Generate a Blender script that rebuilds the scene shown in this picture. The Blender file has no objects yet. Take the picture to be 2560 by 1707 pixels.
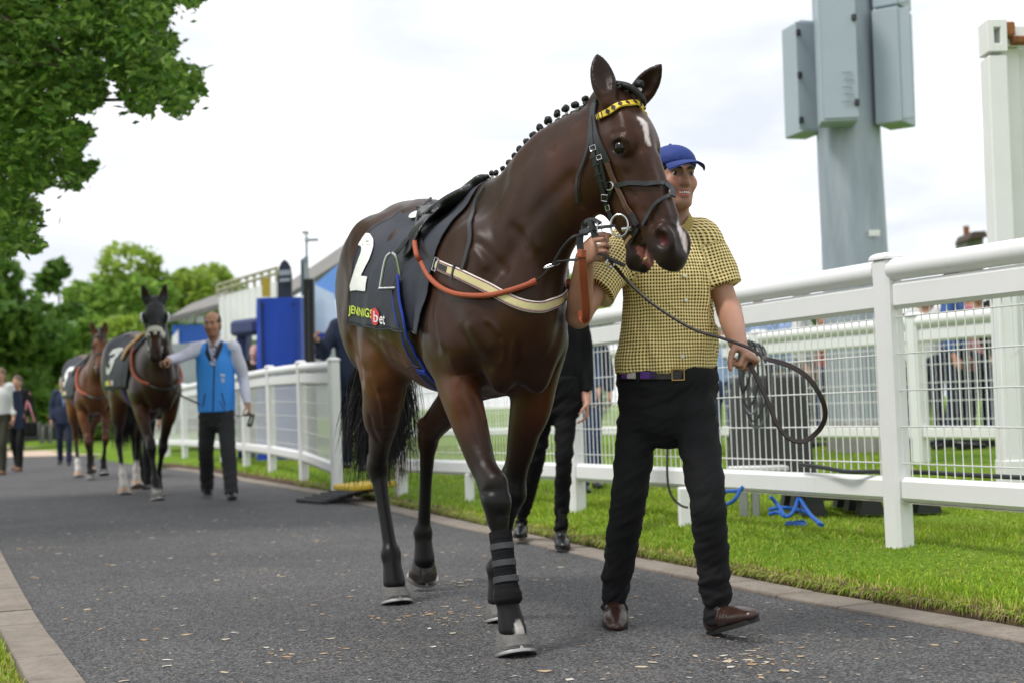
import bpy, bmesh, math, random, time
import numpy as np
from mathutils import Vector, Matrix
T0 = time.time()
random.seed(7); RNG = np.random.default_rng(11)
SC = bpy.context.scene
COL = SC.collection

# ------------------------------------------------------------------ camera, sky, sun, exposure
CAM_H = .84; F_PX = 3556.; PITCH = math.atan((1015-853.5)/F_PX); ROLL = .025
def cam_axes():
    f = np.array([0, math.cos(PITCH), math.sin(PITCH)]); r0 = np.array([1., 0, 0]); u0 = np.cross(r0, f)
    r = math.cos(ROLL)*r0-math.sin(ROLL)*u0; u = math.sin(ROLL)*r0+math.cos(ROLL)*u0
    return r, u, f
C_R, C_U, C_F = cam_axes(); C_O = np.array([0, 0, CAM_H])
cam = bpy.data.objects.new('camera', bpy.data.cameras.new('camera')); COL.objects.link(cam)
cam.matrix_world = Matrix(((C_R[0], C_U[0], -C_F[0], 0), (C_R[1], C_U[1], -C_F[1], 0), (C_R[2], C_U[2], -C_F[2], CAM_H), (0, 0, 0, 1)))
cam.data.sensor_width = 36; cam.data.lens = 36*F_PX/2560; cam.data.clip_start = .05; cam.data.clip_end = 3000
cam.data.dof.use_dof = True; cam.data.dof.focus_distance = 4.95; cam.data.dof.aperture_fstop = 3.2
SC.camera = cam

SUN_EL, SUN_AZ = math.radians(58), math.radians(-118)       # azimuth measured from +Y towards +X
world = bpy.data.worlds.new('World'); SC.world = world; world.use_nodes = True
nt = world.node_tree; nt.nodes.clear()
def N(t, typ, **kw):
    n = t.nodes.new(typ)
    for k, v in kw.items():
        if k in ('inp',):
            for kk, vv in v.items(): n.inputs[kk].default_value = vv
        else: setattr(n, k, v)
    return n
def ramp(t, stops, interp='LINEAR'):
    n = t.nodes.new('ShaderNodeValToRGB'); cr = n.color_ramp; cr.interpolation = interp
    while len(cr.elements) < len(stops): cr.elements.new(.5)
    for e, (p, c) in zip(cr.elements, stops):
        e.position = p; e.color = (c if hasattr(c, '__len__') else (c, c, c))[:3] + (1,) if not hasattr(c, '__len__') or len(c) == 3 else c
    return n
wo = N(nt, 'ShaderNodeOutputWorld'); bg = N(nt, 'ShaderNodeBackground', inp={'Strength': 1.0})
sky = N(nt, 'ShaderNodeTexSky', sky_type='NISHITA', sun_disc=False, sun_elevation=SUN_EL, sun_rotation=SUN_AZ)
skm = N(nt, 'ShaderNodeVectorMath', operation='SCALE', inp={'Scale': .09})
tc = N(nt, 'ShaderNodeTexCoord')
mp = N(nt, 'ShaderNodeMapping', inp={'Scale': (1.6, 1.6, 6.5)})
nz = N(nt, 'ShaderNodeTexNoise', inp={'Scale': 1.9, 'Detail': 5, 'Roughness': .52, 'Distortion': .4})
cr = ramp(nt, [(.36, (.56, .59, .64)), (.46, (.66, .68, .71)), (.57, (.88, .885, .895)), (.72, (1.13, 1.12, 1.11))])
mx = N(nt, 'ShaderNodeMix', data_type='RGBA', inp={0: .93})
L = nt.links.new
L(tc.outputs['Generated'], mp.inputs['Vector']); L(mp.outputs[0], nz.inputs['Vector']); L(nz.outputs[0], cr.inputs[0])
L(sky.outputs[0], skm.inputs[0]); L(skm.outputs[0], mx.inputs[6]); L(cr.outputs[0], mx.inputs[7])
L(mx.outputs[2], bg.inputs[0]); L(bg.outputs[0], wo.inputs[0])

sd = bpy.data.lights.new('sun', 'SUN'); sd.energy = 1.5; sd.angle = math.radians(13); sd.color = (1, .965, .91)
sun = bpy.data.objects.new('sun', sd); COL.objects.link(sun)
sdir = Vector((math.sin(SUN_AZ)*math.cos(SUN_EL), math.cos(SUN_AZ)*math.cos(SUN_EL), math.sin(SUN_EL)))
sun.rotation_euler = sdir.to_track_quat('Z', 'Y').to_euler(); sun.location = sdir*50
vs = SC.view_settings; vs.view_transform = 'Standard'; vs.look = 'None'; vs.exposure = 0.66; vs.gamma = 1; vs.use_curve_mapping = False
SC.cycles.use_denoising = True; SC.cycles.max_bounces = 6; SC.cycles.transparent_max_bounces = 8
SC.cycles.caustics_reflective = SC.cycles.caustics_refractive = False

# ------------------------------------------------------------------ measuring helpers
def A(*v): return np.array(v, float)
def ray(px, py): return C_R*(px-1280)/F_PX-C_U*(py-853.5)/F_PX+C_F
def at(px, py, Y): d = ray(px, py); return C_O+d*(Y/d[1])            # measured point of the photograph at its real distance
def gnd(px, py, z=0): d = ray(px, py); return C_O+d*((z-CAM_H)/d[2])
def unit(v): v = np.asarray(v, float); return v/max(np.linalg.norm(v), 1e-9)

# ------------------------------------------------------------------ objects
def tag(o, label=None, cat=None, group=None, kind=None):
    for k, v in (('label', label), ('category', cat), ('group', group), ('kind', kind)):
        if v: o[k] = v
    return o
def link(o, parent=None):
    COL.objects.link(o)
    if parent is not None: o.parent = parent
    return o
def empty(name, loc=(0, 0, 0), rz=0, parent=None):
    o = link(bpy.data.objects.new(name, None), parent); o.location = loc; o.rotation_euler = (0, 0, rz); o.empty_display_size = .1
    return o
def mesh_obj(name, V, F, mat=None, parent=None, smooth=True, cols=None, uv=None, origin=None):
    V = np.asarray(V, float)
    if origin is not None: V = V-np.asarray(origin, float)
    me = bpy.data.meshes.new(name)
    if isinstance(F, np.ndarray):
        me.vertices.add(len(V)); me.vertices.foreach_set('co', V.astype(np.float32).ravel())
        n, k = F.shape
        me.loops.add(n*k); me.loops.foreach_set('vertex_index', F.astype(np.int32).ravel())
        me.polygons.add(n); me.polygons.foreach_set('loop_start', np.arange(0, n*k, k, dtype=np.int32))
        me.update(calc_edges=True); me.validate()
    else:
        me.from_pydata([tuple(v) for v in V], [], F); me.update()
    if smooth is not False and len(me.polygons): me.polygons.foreach_set('use_smooth', np.ones(len(me.polygons), bool))
    if cols is not None:
        a = me.color_attributes.new('col', 'FLOAT_COLOR', 'POINT')
        c = np.ones((len(V), 4), np.float32); c[:, :3] = cols; a.data.foreach_set('color', c.ravel())
    if uv is not None:
        li = np.empty(len(me.loops), np.int32); me.loops.foreach_get('vertex_index', li)
        u = me.uv_layers.new(name='uv'); u.data.foreach_set('uv', np.asarray(uv, np.float32)[li].ravel())
    o = bpy.data.objects.new(name, me)
    if mat is not None: me.materials.append(mat)
    link(o, parent)
    if origin is not None: o.location = origin
    if smooth == 'auto':
        try: me.set_sharp_from_angle(angle=math.radians(35))
        except Exception: pass
    return o
def copy_tree(o, parent=None):
    c = o.copy(); COL.objects.link(c); c.parent = parent
    for ch in list(o.children): copy_tree(ch, c)
    return c

class MB:
    """collects simple shapes into one mesh"""
    def __init__(s): s.V = []; s.F = []; s.n = 0
    def add(s, V, F):
        V = [tuple(map(float, v)) for v in V]; s.V += V; s.F += [tuple(int(i)+s.n for i in f) for f in F]; s.n += len(V); return s
    def box(s, c, size, R=None, bev=0):
        x, y, z = [k/2 for k in size]
        if bev <= 0:
            P = [(-x, -y, -z), (x, -y, -z), (x, y, -z), (-x, y, -z), (-x, -y, z), (x, -y, z), (x, y, z), (-x, y, z)]
            F = [(3, 2, 1, 0), (4, 5, 6, 7), (0, 1, 5, 4), (1, 2, 6, 5), (2, 3, 7, 6), (3, 0, 4, 7)]
        else:
            b = min(bev, x*.95, y*.95, z*.95); P = []; F = []
            idx = {}
            for sx in (-1, 1):
                for sy in (-1, 1):
                    for sz in (-1, 1):
                        for ax in range(3):
                            p = [sx*(x-b), sy*(y-b), sz*(z-b)]; p[ax] = (sx*x, sy*y, sz*z)[ax]
                            idx[(sx, sy, sz, ax)] = len(P); P.append(tuple(p))
            def q(*k): F.append(tuple(idx[i] for i in k))
            for s_ in (-1, 1):
                for ax in range(3):
                    o1, o2 = [a for a in range(3) if a != ax]
                    ks = []
                    for (a, b2) in ((-1, -1), (1, -1), (1, 1), (-1, 1)):
                        sg = [0, 0, 0]; sg[ax] = s_; sg[o1] = a; sg[o2] = b2; ks.append((sg[0], sg[1], sg[2], ax))
                    fl = (s_ > 0) ^ (ax == 1)
                    q(*(ks if fl else ks[::-1]))
            for ax in range(3):
                o1, o2 = [a for a in range(3) if a != ax]
                for a in (-1, 1):
                    for b2 in (-1, 1):
                        def k(sv, face):
                            sg = [0, 0, 0]; sg[ax] = sv; sg[o1] = a; sg[o2] = b2; return (sg[0], sg[1], sg[2], face)
                        ks = [k(-1, o1), k(1, o1), k(1, o2), k(-1, o2)]
                        fl = (a*b2 > 0) ^ (ax == 1)
                        q(*(ks[::-1] if fl else ks))
            for sx in (-1, 1):
                for sy in (-1, 1):
                    for sz in (-1, 1):
                        ks = [(sx, sy, sz, 0), (sx, sy, sz, 1), (sx, sy, sz, 2)]
                        q(*(ks if sx*sy*sz > 0 else ks[::-1]))
        P = np.array(P)
        if R is not None: P = P@np.asarray(R).T
        return s.add(P+np.asarray(c, float), F)
    def bar(s, a, b, w, h, up=(0, 0, 1), bev=0):
        a, b = np.asarray(a, float), np.asarray(b, float); x = unit(b-a); y = unit(np.cross(up, x)); z = np.cross(x, y)
        return s.box((a+b)/2, (np.linalg.norm(b-a), w, h), np.array([x, y, z]).T, bev)
    def tube(s, pts, r, seg=10, cap=True, closed=False):
        pts = np.asarray(pts, float); n = len(pts); rr = np.broadcast_to(np.asarray(r, float), (n,))
        T = np.gradient(pts, axis=0) if not closed else np.roll(pts, -1, 0)-np.roll(pts, 1, 0)
        T /= np.linalg.norm(T, axis=1)[:, None]+1e-12
        ref = A(0, 0, 1) if abs(T[0][2]) < .9 else A(1, 0, 0)
        nrm = unit(np.cross(ref, T[0])); V = []; F = []
        for i in range(n):
            nrm = unit(nrm-T[i]*(nrm@T[i])); bi = np.cross(T[i], nrm)
            for k in range(seg):
                a = 2*math.pi*k/seg; V.append(pts[i]+rr[i]*(math.cos(a)*nrm+math.sin(a)*bi))
        m = n if closed else n-1
        for i in range(m):
            j = (i+1) % n
            for k in range(seg): F.append((i*seg+k, i*seg+(k+1) % seg, j*seg+(k+1) % seg, j*seg+k))
        if cap and not closed: F += [tuple(range(seg))[::-1], tuple((n-1)*seg+k for k in range(seg))]
        return s.add(V, F)
    def ribbon(s, pts, nrm, w, th=.003):
        """flat strap: pts with surface normals, width w, thickness th"""
        pts = np.asarray(pts, float); nrm = np.asarray(nrm, float); n = len(pts)
        T = np.gradient(pts, axis=0); T /= np.linalg.norm(T, axis=1)[:, None]+1e-12
        ww = np.broadcast_to(np.asarray(w, float), (n,)); V = []; F = []
        for i in range(n):
            nn = unit(nrm[i]-T[i]*(nrm[i]@T[i])); b = np.cross(T[i], nn); h = ww[i]/2
            for (u, v) in ((-h, 0), (-h*.86, th), (h*.86, th), (h, 0), (h*.86, -th*.4), (-h*.86, -th*.4)): V.append(pts[i]+b*u+nn*v)
        for i in range(n-1):
            for k in range(6): F.append((i*6+k, (i+1)*6+k, (i+1)*6+(k+1) % 6, i*6+(k+1) % 6))
        F += [tuple(range(6)), tuple((n-1)*6+k for k in range(6))[::-1]]
        return s.add(V, F)
    def lathe(s, prof, seg=16, c=(0, 0, 0), R=None):
        V = []; F = []; m = len(prof)
        for (r, z) in prof:
            for k in range(seg):
                a = 2*math.pi*k/seg; V.append((r*math.cos(a), r*math.sin(a), z))
        for i in range(m-1):
            for k in range(seg): F.append((i*seg+k, i*seg+(k+1) % seg, (i+1)*seg+(k+1) % seg, (i+1)*seg+k))
        F += [tuple(range(seg))[::-1], tuple((m-1)*seg+k for k in range(seg))]
        V = np.array(V)
        if R is not None: V = V@np.asarray(R).T
        return s.add(V+np.asarray(c, float), F)
    def ball(s, c, r, seg=10, rings=7, R=None):
        r = np.broadcast_to(np.asarray(r, float), (3,)); V = [(0, 0, -1)]; F = []
        for i in range(1, rings):
            t = -math.pi/2+math.pi*i/rings
            for k in range(seg):
                a = 2*math.pi*k/seg; V.append((math.cos(t)*math.cos(a), math.cos(t)*math.sin(a), math.sin(t)))
        V.append((0, 0, 1)); top = len(V)-1
        for k in range(seg): F.append((0, 1+(k+1) % seg, 1+k))
        for i in range(rings-2):
            for k in range(seg): F.append((1+i*seg+k, 1+i*seg+(k+1) % seg, 1+(i+1)*seg+(k+1) % seg, 1+(i+1)*seg+k))
        for k in range(seg): F.append((1+(rings-2)*seg+k, 1+(rings-2)*seg+(k+1) % seg, top))
        V = np.array(V)*r
        if R is not None: V = V@np.asarray(R).T
        return s.add(V+np.asarray(c, float), F)
    def prism(s, poly, d, c=(0, 0, 0), X=(1, 0, 0), Y=(0, 0, 1)):
        """polygon in the X,Y axes extruded by vector d"""
        X, Y, d, c = map(lambda v: np.asarray(v, float), (X, Y, d, c)); n = len(poly)
        a = [c+X*p[0]+Y*p[1] for p in poly]; V = a+[p+d for p in a]
        F = [tuple(range(n))[::-1], tuple(range(n, 2*n))]+[(i, (i+1) % n, n+(i+1) % n, n+i) for i in range(n)]
        if np.cross(X, Y)@d < 0: F = [f[::-1] for f in F]
        return s.add(V, F)
    def build(s, name, mat=None, parent=None, smooth='auto', origin=None, **kw):
        return mesh_obj(name, np.array(s.V), s.F, mat, parent, smooth, origin=origin, **kw)

def spline(P, n):
    """Catmull-Rom through the rows of P, n points out"""
    P = np.asarray(P, float)
    if P.ndim == 1: P = P[:, None]
    m = len(P); t = np.linspace(0, m-1, n); i = np.clip(t.astype(int), 0, m-2); u = (t-i)[:, None]
    Q = np.vstack([2*P[0]-P[1], P, 2*P[-1]-P[-2]]); p0, p1, p2, p3 = Q[i], Q[i+1], Q[i+2], Q[i+3]
    return .5*(2*p1+(p2-p0)*u+(2*p0-5*p1+4*p2-p3)*u**2+(3*p1-p0-3*p2+p3)*u**3)

# ------------------------------------------------------------------ solid modelling on a grid (smooth unions, then one continuous surface)
class Field:
    def __init__(s, lo, hi, res):
        s.lo = np.asarray(lo, np.float32); s.res = res; s.n = np.ceil((np.asarray(hi)-lo)/res).astype(int)+1
        s.f = np.full(tuple(s.n), .3, np.float32)
    def _sl(s, lo, hi):
        a = np.clip(np.floor((np.asarray(lo)-s.lo)/s.res).astype(int), 0, s.n-1); b = np.clip(np.ceil((np.asarray(hi)-s.lo)/s.res).astype(int)+1, 1, s.n)
        b = np.maximum(b, a+1)
        ax = [(s.lo[i]+np.arange(a[i], b[i])*s.res).astype(np.float32) for i in range(3)]
        return tuple(slice(a[i], b[i]) for i in range(3)), ax[0][:, None, None], ax[1][None, :, None], ax[2][None, None, :]
    def _op(s, sl, d, k, mode):
        f = s.f[sl]
        if mode == 'sub':
            k = max(k, 1e-4); h = np.clip(.5-.5*(f+d)/k, 0, 1); s.f[sl] = f*(1-h)-d*h+k*h*(1-h)
        else:
            k = max(k, 1e-4); h = np.clip(.5+.5*(f-d)/k, 0, 1); s.f[sl] = f*(1-h)+d*h-k*h*(1-h)
    @staticmethod
    def _segd(X, Y, Z, a, b, s1, s2, side):
        a = a.astype(np.float32); b = b.astype(np.float32); ba = b-a; ln = float(np.linalg.norm(ba))+1e-9; ax = ba/ln
        sd_ = side-ax*(side@ax); sd_ = (sd_/(np.linalg.norm(sd_)+1e-9)).astype(np.float32); v = np.cross(ax, sd_).astype(np.float32)
        x, y, z = X-a[0], Y-a[1], Z-a[2]
        tt = x*ax[0]+y*ax[1]+z*ax[2]; t = np.clip(tt, 0, ln); e = tt-t; t = t/ln
        w = s1[0]+(s2[0]-s1[0])*t; h = s1[1]+(s2[1]-s1[1])*t
        p = (x*sd_[0]+y*sd_[1]+z*sd_[2]); q = (x*v[0]+y*v[1]+z*v[2]); re = (w+h)*.5
        p2, q2, e2 = (p/w)**2, (q/h)**2, (e/re)**2
        k0 = np.sqrt(p2+q2+e2); k1 = np.sqrt(p2/w**2+q2/h**2+e2/re**2)+1e-6
        return np.where(k0 < .05, -np.minimum(w, h)*.95, k0*(k0-1)/k1)
    def seg(s, a, b, s1, s2, side=(0, 1, 0), k=.02, mode='add'):
        a, b = np.asarray(a, float), np.asarray(b, float)
        s1 = (s1, s1) if np.isscalar(s1) else s1; s2 = (s2, s2) if np.isscalar(s2) else s2
        m = max(*s1, *s2)+k+.03; sl, X, Y, Z = s._sl(np.minimum(a, b)-m, np.maximum(a, b)+m)
        s._op(sl, s._segd(X, Y, Z, a, b, s1, s2, np.asarray(side, float)), k, mode)
    def loft(s, pts, ws, hs, side=(0, 1, 0), k=.02, n=None, mode='add'):
        pts = np.asarray(pts, float); m = len(pts); n = n or (m-1)*3+1
        P = spline(pts, n); W = np.maximum(spline(np.asarray(ws, float), n)[:, 0], .002); H = np.maximum(spline(np.asarray(hs, float), n)[:, 0], .002)
        side = np.asarray(side, float); SD = spline(np.broadcast_to(side, (m, 3)), n)
        pad = k+.035; mr = np.maximum(W, H)[:, None]+pad
        mq = np.maximum(np.vstack([mr[1:], mr[-1:]]), np.maximum(mr, np.vstack([mr[:1], mr[:-1]]))); sl, X, Y, Z = s._sl((P-mq).min(0), (P+mq).max(0))
        shp = s.f[sl].shape; B = np.full(shp, 9., np.float32); TT = np.zeros(shp, np.float32); P32 = P.astype(np.float32)
        for i in range(n-1):
            q = max(mr[i, 0], mr[i+1, 0]); sl2, x, y, z = s._sl(np.minimum(P[i], P[i+1])-q, np.maximum(P[i], P[i+1])+q)
            rel = tuple(slice(b.start-a.start, b.stop-a.start) for a, b in zip(sl, sl2)); ba = P32[i+1]-P32[i]; l2 = float(ba@ba)+1e-12
            x, y, z = x-P32[i, 0], y-P32[i, 1], z-P32[i, 2]; t = np.clip((x*ba[0]+y*ba[1]+z*ba[2])/l2, 0, 1)
            d = (x-t*ba[0])**2+(y-t*ba[1])**2+(z-t*ba[2])**2; m_ = d < B[rel]
            B[rel] = np.where(m_, d, B[rel]); TT[rel] = np.where(m_, t+i, TT[rel])
        D = np.full(shp, .3, np.float32); mk = np.nonzero(B < 9); t = TT[mk]; i = np.minimum(t.astype(int), n-2); u = (t-i)[:, None].astype(np.float32)
        Tn = np.gradient(P, axis=0); Tn /= np.linalg.norm(Tn, axis=1)[:, None]+1e-12
        S_ = SD-Tn*(SD*Tn).sum(1)[:, None]; S_ /= np.linalg.norm(S_, axis=1)[:, None]+1e-12; V_ = np.cross(Tn, S_)
        ip = lambda Z: (lambda Z: Z[i]*(1-u)+Z[i+1]*u)(Z.astype(np.float32))
        G = np.stack([X[mk[0], 0, 0], Y[0, mk[1], 0], Z[0, 0, mk[2]]], 1)-ip(P)
        w, h = ip(W[:, None])[:, 0], ip(H[:, None])[:, 0]; p, q, e = (G*ip(S_)).sum(1), (G*ip(V_)).sum(1), (G*ip(Tn)).sum(1); re = (w+h)*.5
        p2, q2, e2 = (p/w)**2, (q/h)**2, (e/re)**2; k0 = np.sqrt(p2+q2+e2); k1 = np.sqrt(p2/w**2+q2/h**2+e2/re**2)+1e-6
        D[mk] = np.where(k0 < .05, -np.minimum(w, h)*.95, k0*(k0-1)/k1)
        s._op(sl, D, k, mode)
    def ell(s, c, r, R=None, k=.02, mode='add'):
        c = np.asarray(c, float); r = np.broadcast_to(np.asarray(r, float), (3,)); m = r.max()+k+.03
        sl, X, Y, Z = s._sl(c-m, c+m); x, y, z = X-np.float32(c[0]), Y-np.float32(c[1]), Z-np.float32(c[2])
        R = np.eye(3) if R is None else np.asarray(R, float)       # columns = axes
        P = [(x*R[0, i]+y*R[1, i]+z*R[2, i])/r[i] for i in range(3)]
        k0 = np.sqrt(P[0]**2+P[1]**2+P[2]**2); k1 = np.sqrt((P[0]/r[0])**2+(P[1]/r[1])**2+(P[2]/r[2])**2)+1e-6
        s._op(sl, np.where(k0 < .05, -r.min()*.95, k0*(k0-1)/k1).astype(np.float32), k, mode)
    def blur(s, lo, hi, it=2):
        sl, *_ = s._sl(lo, hi)
        for _ in range(it):
            g = s.f[sl].copy()
            for ax in range(3):
                a = [slice(None)]*3; b = [slice(None)]*3; c = [slice(None)]*3; a[ax] = slice(0, -2); b[ax] = slice(1, -1); c[ax] = slice(2, None)
                g[tuple(b)] = .25*g[tuple(a)]+.5*g[tuple(b)]+.25*g[tuple(c)]
            m = np.abs(s.f[sl]) < .05; s.f[sl] = np.where(m, g, s.f[sl])
    def cut(s, o, nrm, k=.004):
        """remove the half space on the side of nrm"""
        sl, X, Y, Z = s._sl(s.lo, s.lo+s.n*s.res); nrm = unit(nrm); o = np.asarray(o, float)
        d = -((X-o[0])*nrm[0]+(Y-o[1])*nrm[1]+(Z-o[2])*nrm[2]); s._op(sl, d.astype(np.float32), k, 'sub')
    def sample(s, P):
        g = (np.asarray(P, float)-s.lo)/s.res; i = np.clip(np.floor(g).astype(int), 0, s.n-2); t = np.clip(g-i, 0, 1); r = 0
        for dx in (0, 1):
            for dy in (0, 1):
                for dz in (0, 1):
                    w = (t[:, 0] if dx else 1-t[:, 0])*(t[:, 1] if dy else 1-t[:, 1])*(t[:, 2] if dz else 1-t[:, 2])
                    r = r+w*s.f[i[:, 0]+dx, i[:, 1]+dy, i[:, 2]+dz]
        return r
    def grad(s, P, h=None):
        P = np.asarray(P, float); h = h or s.res*1.2
        return np.stack([(s.sample(P+e)-s.sample(P-e))/(2*h) for e in np.eye(3)*h], 1)
    def snap(s, P, off=0., it=8):
        P = np.atleast_2d(np.asarray(P, float)).copy()
        for _ in range(it):
            g = s.grad(P); v = s.sample(P)-off; P -= np.clip(v/np.maximum((g**2).sum(1), .2), -.03, .03)[:, None]*g
        g = s.grad(P, s.res*2); return P, g/(np.linalg.norm(g, axis=1)[:, None]+1e-9)
    def mesh(s, relax=1):
        f = s.f; f[0] = f[-1] = .3; f[:, 0] = f[:, -1] = .3; f[:, :, 0] = f[:, :, -1] = .3
        ins = f < 0; n = np.array(f.shape)-1
        c = np.zeros(tuple(n), np.uint8); offs = [(a, b, d) for a in (0, 1) for b in (0, 1) for d in (0, 1)]
        for (a, b, d) in offs: c += ins[a:a+n[0], b:b+n[1], d:d+n[2]]
        I = np.argwhere((c > 0) & (c < 8)); vid = np.full(tuple(n), -1, np.int32); vid[I[:, 0], I[:, 1], I[:, 2]] = np.arange(len(I))
        val = np.stack([f[I[:, 0]+a, I[:, 1]+b, I[:, 2]+d] for (a, b, d) in offs], 1)
        pos = np.zeros((len(I), 3)); cnt = np.zeros(len(I))
        for i, p in enumerate(offs):
            for j, q in enumerate(offs):
                if j > i and sum(abs(a-b) for a, b in zip(p, q)) == 1:
                    m = (val[:, i] < 0) != (val[:, j] < 0); t = val[:, i]/(val[:, i]-val[:, j]+1e-12)
                    w = A(*p)+t[:, None]*(A(*q)-A(*p)); pos[m] += w[m]; cnt[m] += 1
        V = s.lo+(I+pos/cnt[:, None])*s.res
        Fs = []
        for ax in range(3):
            a = [slice(None)]*3; b = [slice(None)]*3; a[ax] = slice(0, -1); b[ax] = slice(1, None)
            A1, B1 = ins[tuple(a)], ins[tuple(b)]; E = np.argwhere(A1 != B1); o1, o2 = (ax+1) % 3, (ax+2) % 3
            E = E[(E[:, o1] > 0) & (E[:, o2] > 0) & (E[:, o1] < n[o1]) & (E[:, o2] < n[o2])]
            fl = A1[E[:, 0], E[:, 1], E[:, 2]]
            def cell(d1, d2):
                q = E.copy(); q[:, o1] += d1; q[:, o2] += d2; return vid[q[:, 0], q[:, 1], q[:, 2]]
            Q = np.stack([cell(-1, -1), cell(0, -1), cell(0, 0), cell(-1, 0)], 1); Q[~fl] = Q[~fl][:, ::-1]; Fs.append(Q)
        Fq = np.vstack(Fs)
        for _ in range(relax):
            S = np.zeros_like(V); D = np.zeros(len(V))
            for i in range(4):
                np.add.at(S, Fq[:, i], V[Fq[:, (i+1) % 4]]); np.add.at(D, Fq[:, i], 1)
                np.add.at(S, Fq[:, (i+1) % 4], V[Fq[:, i]]); np.add.at(D, Fq[:, (i+1) % 4], 1)
            V = .5*V+.5*S/np.maximum(D, 1)[:, None]
        return V, Fq
def vnoise(P, scale, seed=0):
    """cheap smooth noise made of sines, -1..1"""
    r = np.random.default_rng(seed); v = 0
    for i in range(6):
        k = r.normal(size=3)*scale*(1+.5*i); v = v+np.sin(P@k+r.uniform(0, 6.28))/(1+.4*i)
    return v/3.2
def sstep(x, a, b): t = np.clip((x-a)/(b-a), 0, 1); return t*t*(3-2*t)
# ------------------------------------------------------------------ materials
_M = {}
def mat(name, col=(.5, .5, .5), rough=.5, metal=0, spec=.5, bump=0, bscale=60, var=0, vscale=8, coat=0, sheen=0, attr=False, detail=3, sub=0, aniso=None):
    """plain procedural material: base colour (or the mesh's own colour attribute), gentle variation, fine relief"""
    if name in _M: return _M[name]
    m = bpy.data.materials.new(name); m.use_nodes = True; t = m.node_tree; b = t.nodes['Principled BSDF']; L = t.links.new
    b.inputs['Roughness'].default_value = rough; b.inputs['Metallic'].default_value = metal; b.inputs['Specular IOR Level'].default_value = spec
    if coat: b.inputs['Coat Weight'].default_value = coat; b.inputs['Coat Roughness'].default_value = .15
    if sheen: b.inputs['Sheen Weight'].default_value = sheen; b.inputs['Sheen Roughness'].default_value = .4
    if sub: b.inputs['Subsurface Weight'].default_value = sub; b.inputs['Subsurface Radius'].default_value = (.01, .004, .002); b.inputs['Subsurface Scale'].default_value = .5
    b.inputs['Base Color'].default_value = tuple(col)+(1,)
    src = None
    tc = N(t, 'ShaderNodeTexCoord')
    if attr: src = N(t, 'ShaderNodeAttribute', attribute_name='col').outputs['Color']
    if var:
        nz = N(t, 'ShaderNodeTexNoise', inp={'Scale': vscale, 'Detail': 4, 'Roughness': .6}); L(tc.outputs['Object'], nz.inputs['Vector'])
        mr = N(t, 'ShaderNodeMapRange', inp={1: .25, 2: .75, 3: 1-var, 4: 1+var}); L(nz.outputs[0], mr.inputs[0])
        mul = N(t, 'ShaderNodeVectorMath', operation='SCALE'); L(mr.outputs[0], mul.inputs['Scale'])
        if src is not None: L(src, mul.inputs[0])
        else: mul.inputs[0].default_value = col
        src = mul.outputs[0]
    if src is not None: L(src, b.inputs['Base Color'])
    if bump:
        v = tc.outputs['Object']
        if aniso:
            mp = N(t, 'ShaderNodeMapping', inp={'Scale': aniso}); L(v, mp.inputs['Vector']); v = mp.outputs[0]
        n2 = N(t, 'ShaderNodeTexNoise', inp={'Scale': bscale, 'Detail': detail, 'Roughness': .6}); L(v, n2.inputs['Vector'])
        bp = N(t, 'ShaderNodeBump', inp={'Strength': bump, 'Distance': .01}); L(n2.outputs[0], bp.inputs['Height']); L(bp.outputs[0], b.inputs['Normal'])
    _M[name] = m; return m
LEATHER = lambda: mat('black_leather', (.018, .019, .022), .38, bump=.15, bscale=250)
STEEL = lambda: mat('steel', (.55, .55, .56), .25, 1)
# ------------------------------------------------------------------ path, kerbs, lawns
R_EDGE = np.array([(5.2, -3.0), (3.6, .4), (2.75, 2.3), (1.694, 4.82), (1.296, 5.65), (1.088, 6.08), (.834, 6.715), (.578, 7.316), (.317, 8.05), (-.50, 10.2), (-1.371, 12.64), (-2.2, 14.86), (-3.334, 17.5), (-4.86, 21.4), (-6.6, 25.6), (-9.2, 32), (-12., 39)])
L_EDGE = np.array([(2.1, -3.4), (.6, .0), (-.62, 2.8), (-1.382, 4.54), (-2.058, 6.097), (-3.207, 8.895), (-5.3, 14.), (-8., 20.3), (-11.4, 28.), (-16.5, 39)])
def resample(P, step):
    s = np.r_[0, np.cumsum(np.linalg.norm(np.diff(P, axis=0), axis=1))]; n = int(s[-1]/step)+1; t = np.linspace(0, s[-1], n); return np.stack([np.interp(t, s, P[:, i]) for i in range(2)], 1)
def smoothline(P): return resample(spline(P, len(P)*12), .1)
RE, LE = smoothline(R_EDGE), smoothline(L_EDGE)
def edge_d(P, E, sgn):
    """signed distance of points from an edge line, positive on the lawn side"""
    P = np.atleast_2d(P).astype(float); out = np.empty(len(P)); tn = np.gradient(E, axis=0); tn /= np.linalg.norm(tn, axis=1)[:, None]; nr = np.stack([tn[:, 1], -tn[:, 0]], 1)*sgn; Es, ns = E[::2], nr[::2]
    for a in range(0, len(P), 20000):
        q = P[a:a+20000]; d = ((q[:, None]-Es[None])**2).sum(2); i = d.argmin(1); out[a:a+20000] = ((q-Es[i])*ns[i]).sum(1)
    return out
KW = .21
def dip(y): return -.13*sstep(np.asarray(y, float), 17, 33)
def gz(P):
    """ground height: flat path, turf lip beyond the kerbs, lawn rising gently to the fences"""
    P = np.atleast_2d(P).astype(float); dr = edge_d(P, RE, 1)-KW; dl = edge_d(P, LE, -1)-KW
    zr = .045*sstep(dr, .0, .05)+.105*sstep(dr, .02, .75)+.17*sstep(dr, 1.2, 7); zl = .03*sstep(dl, 0, .05)+.05*sstep(dl, 0, 1.5)
    return dip(P[:, 1])+np.where(dr > 0, zr, 0)+np.where(dl > 0, zl, 0)
def zat(x, y): return float(gz([(x, y)])[0])
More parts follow.
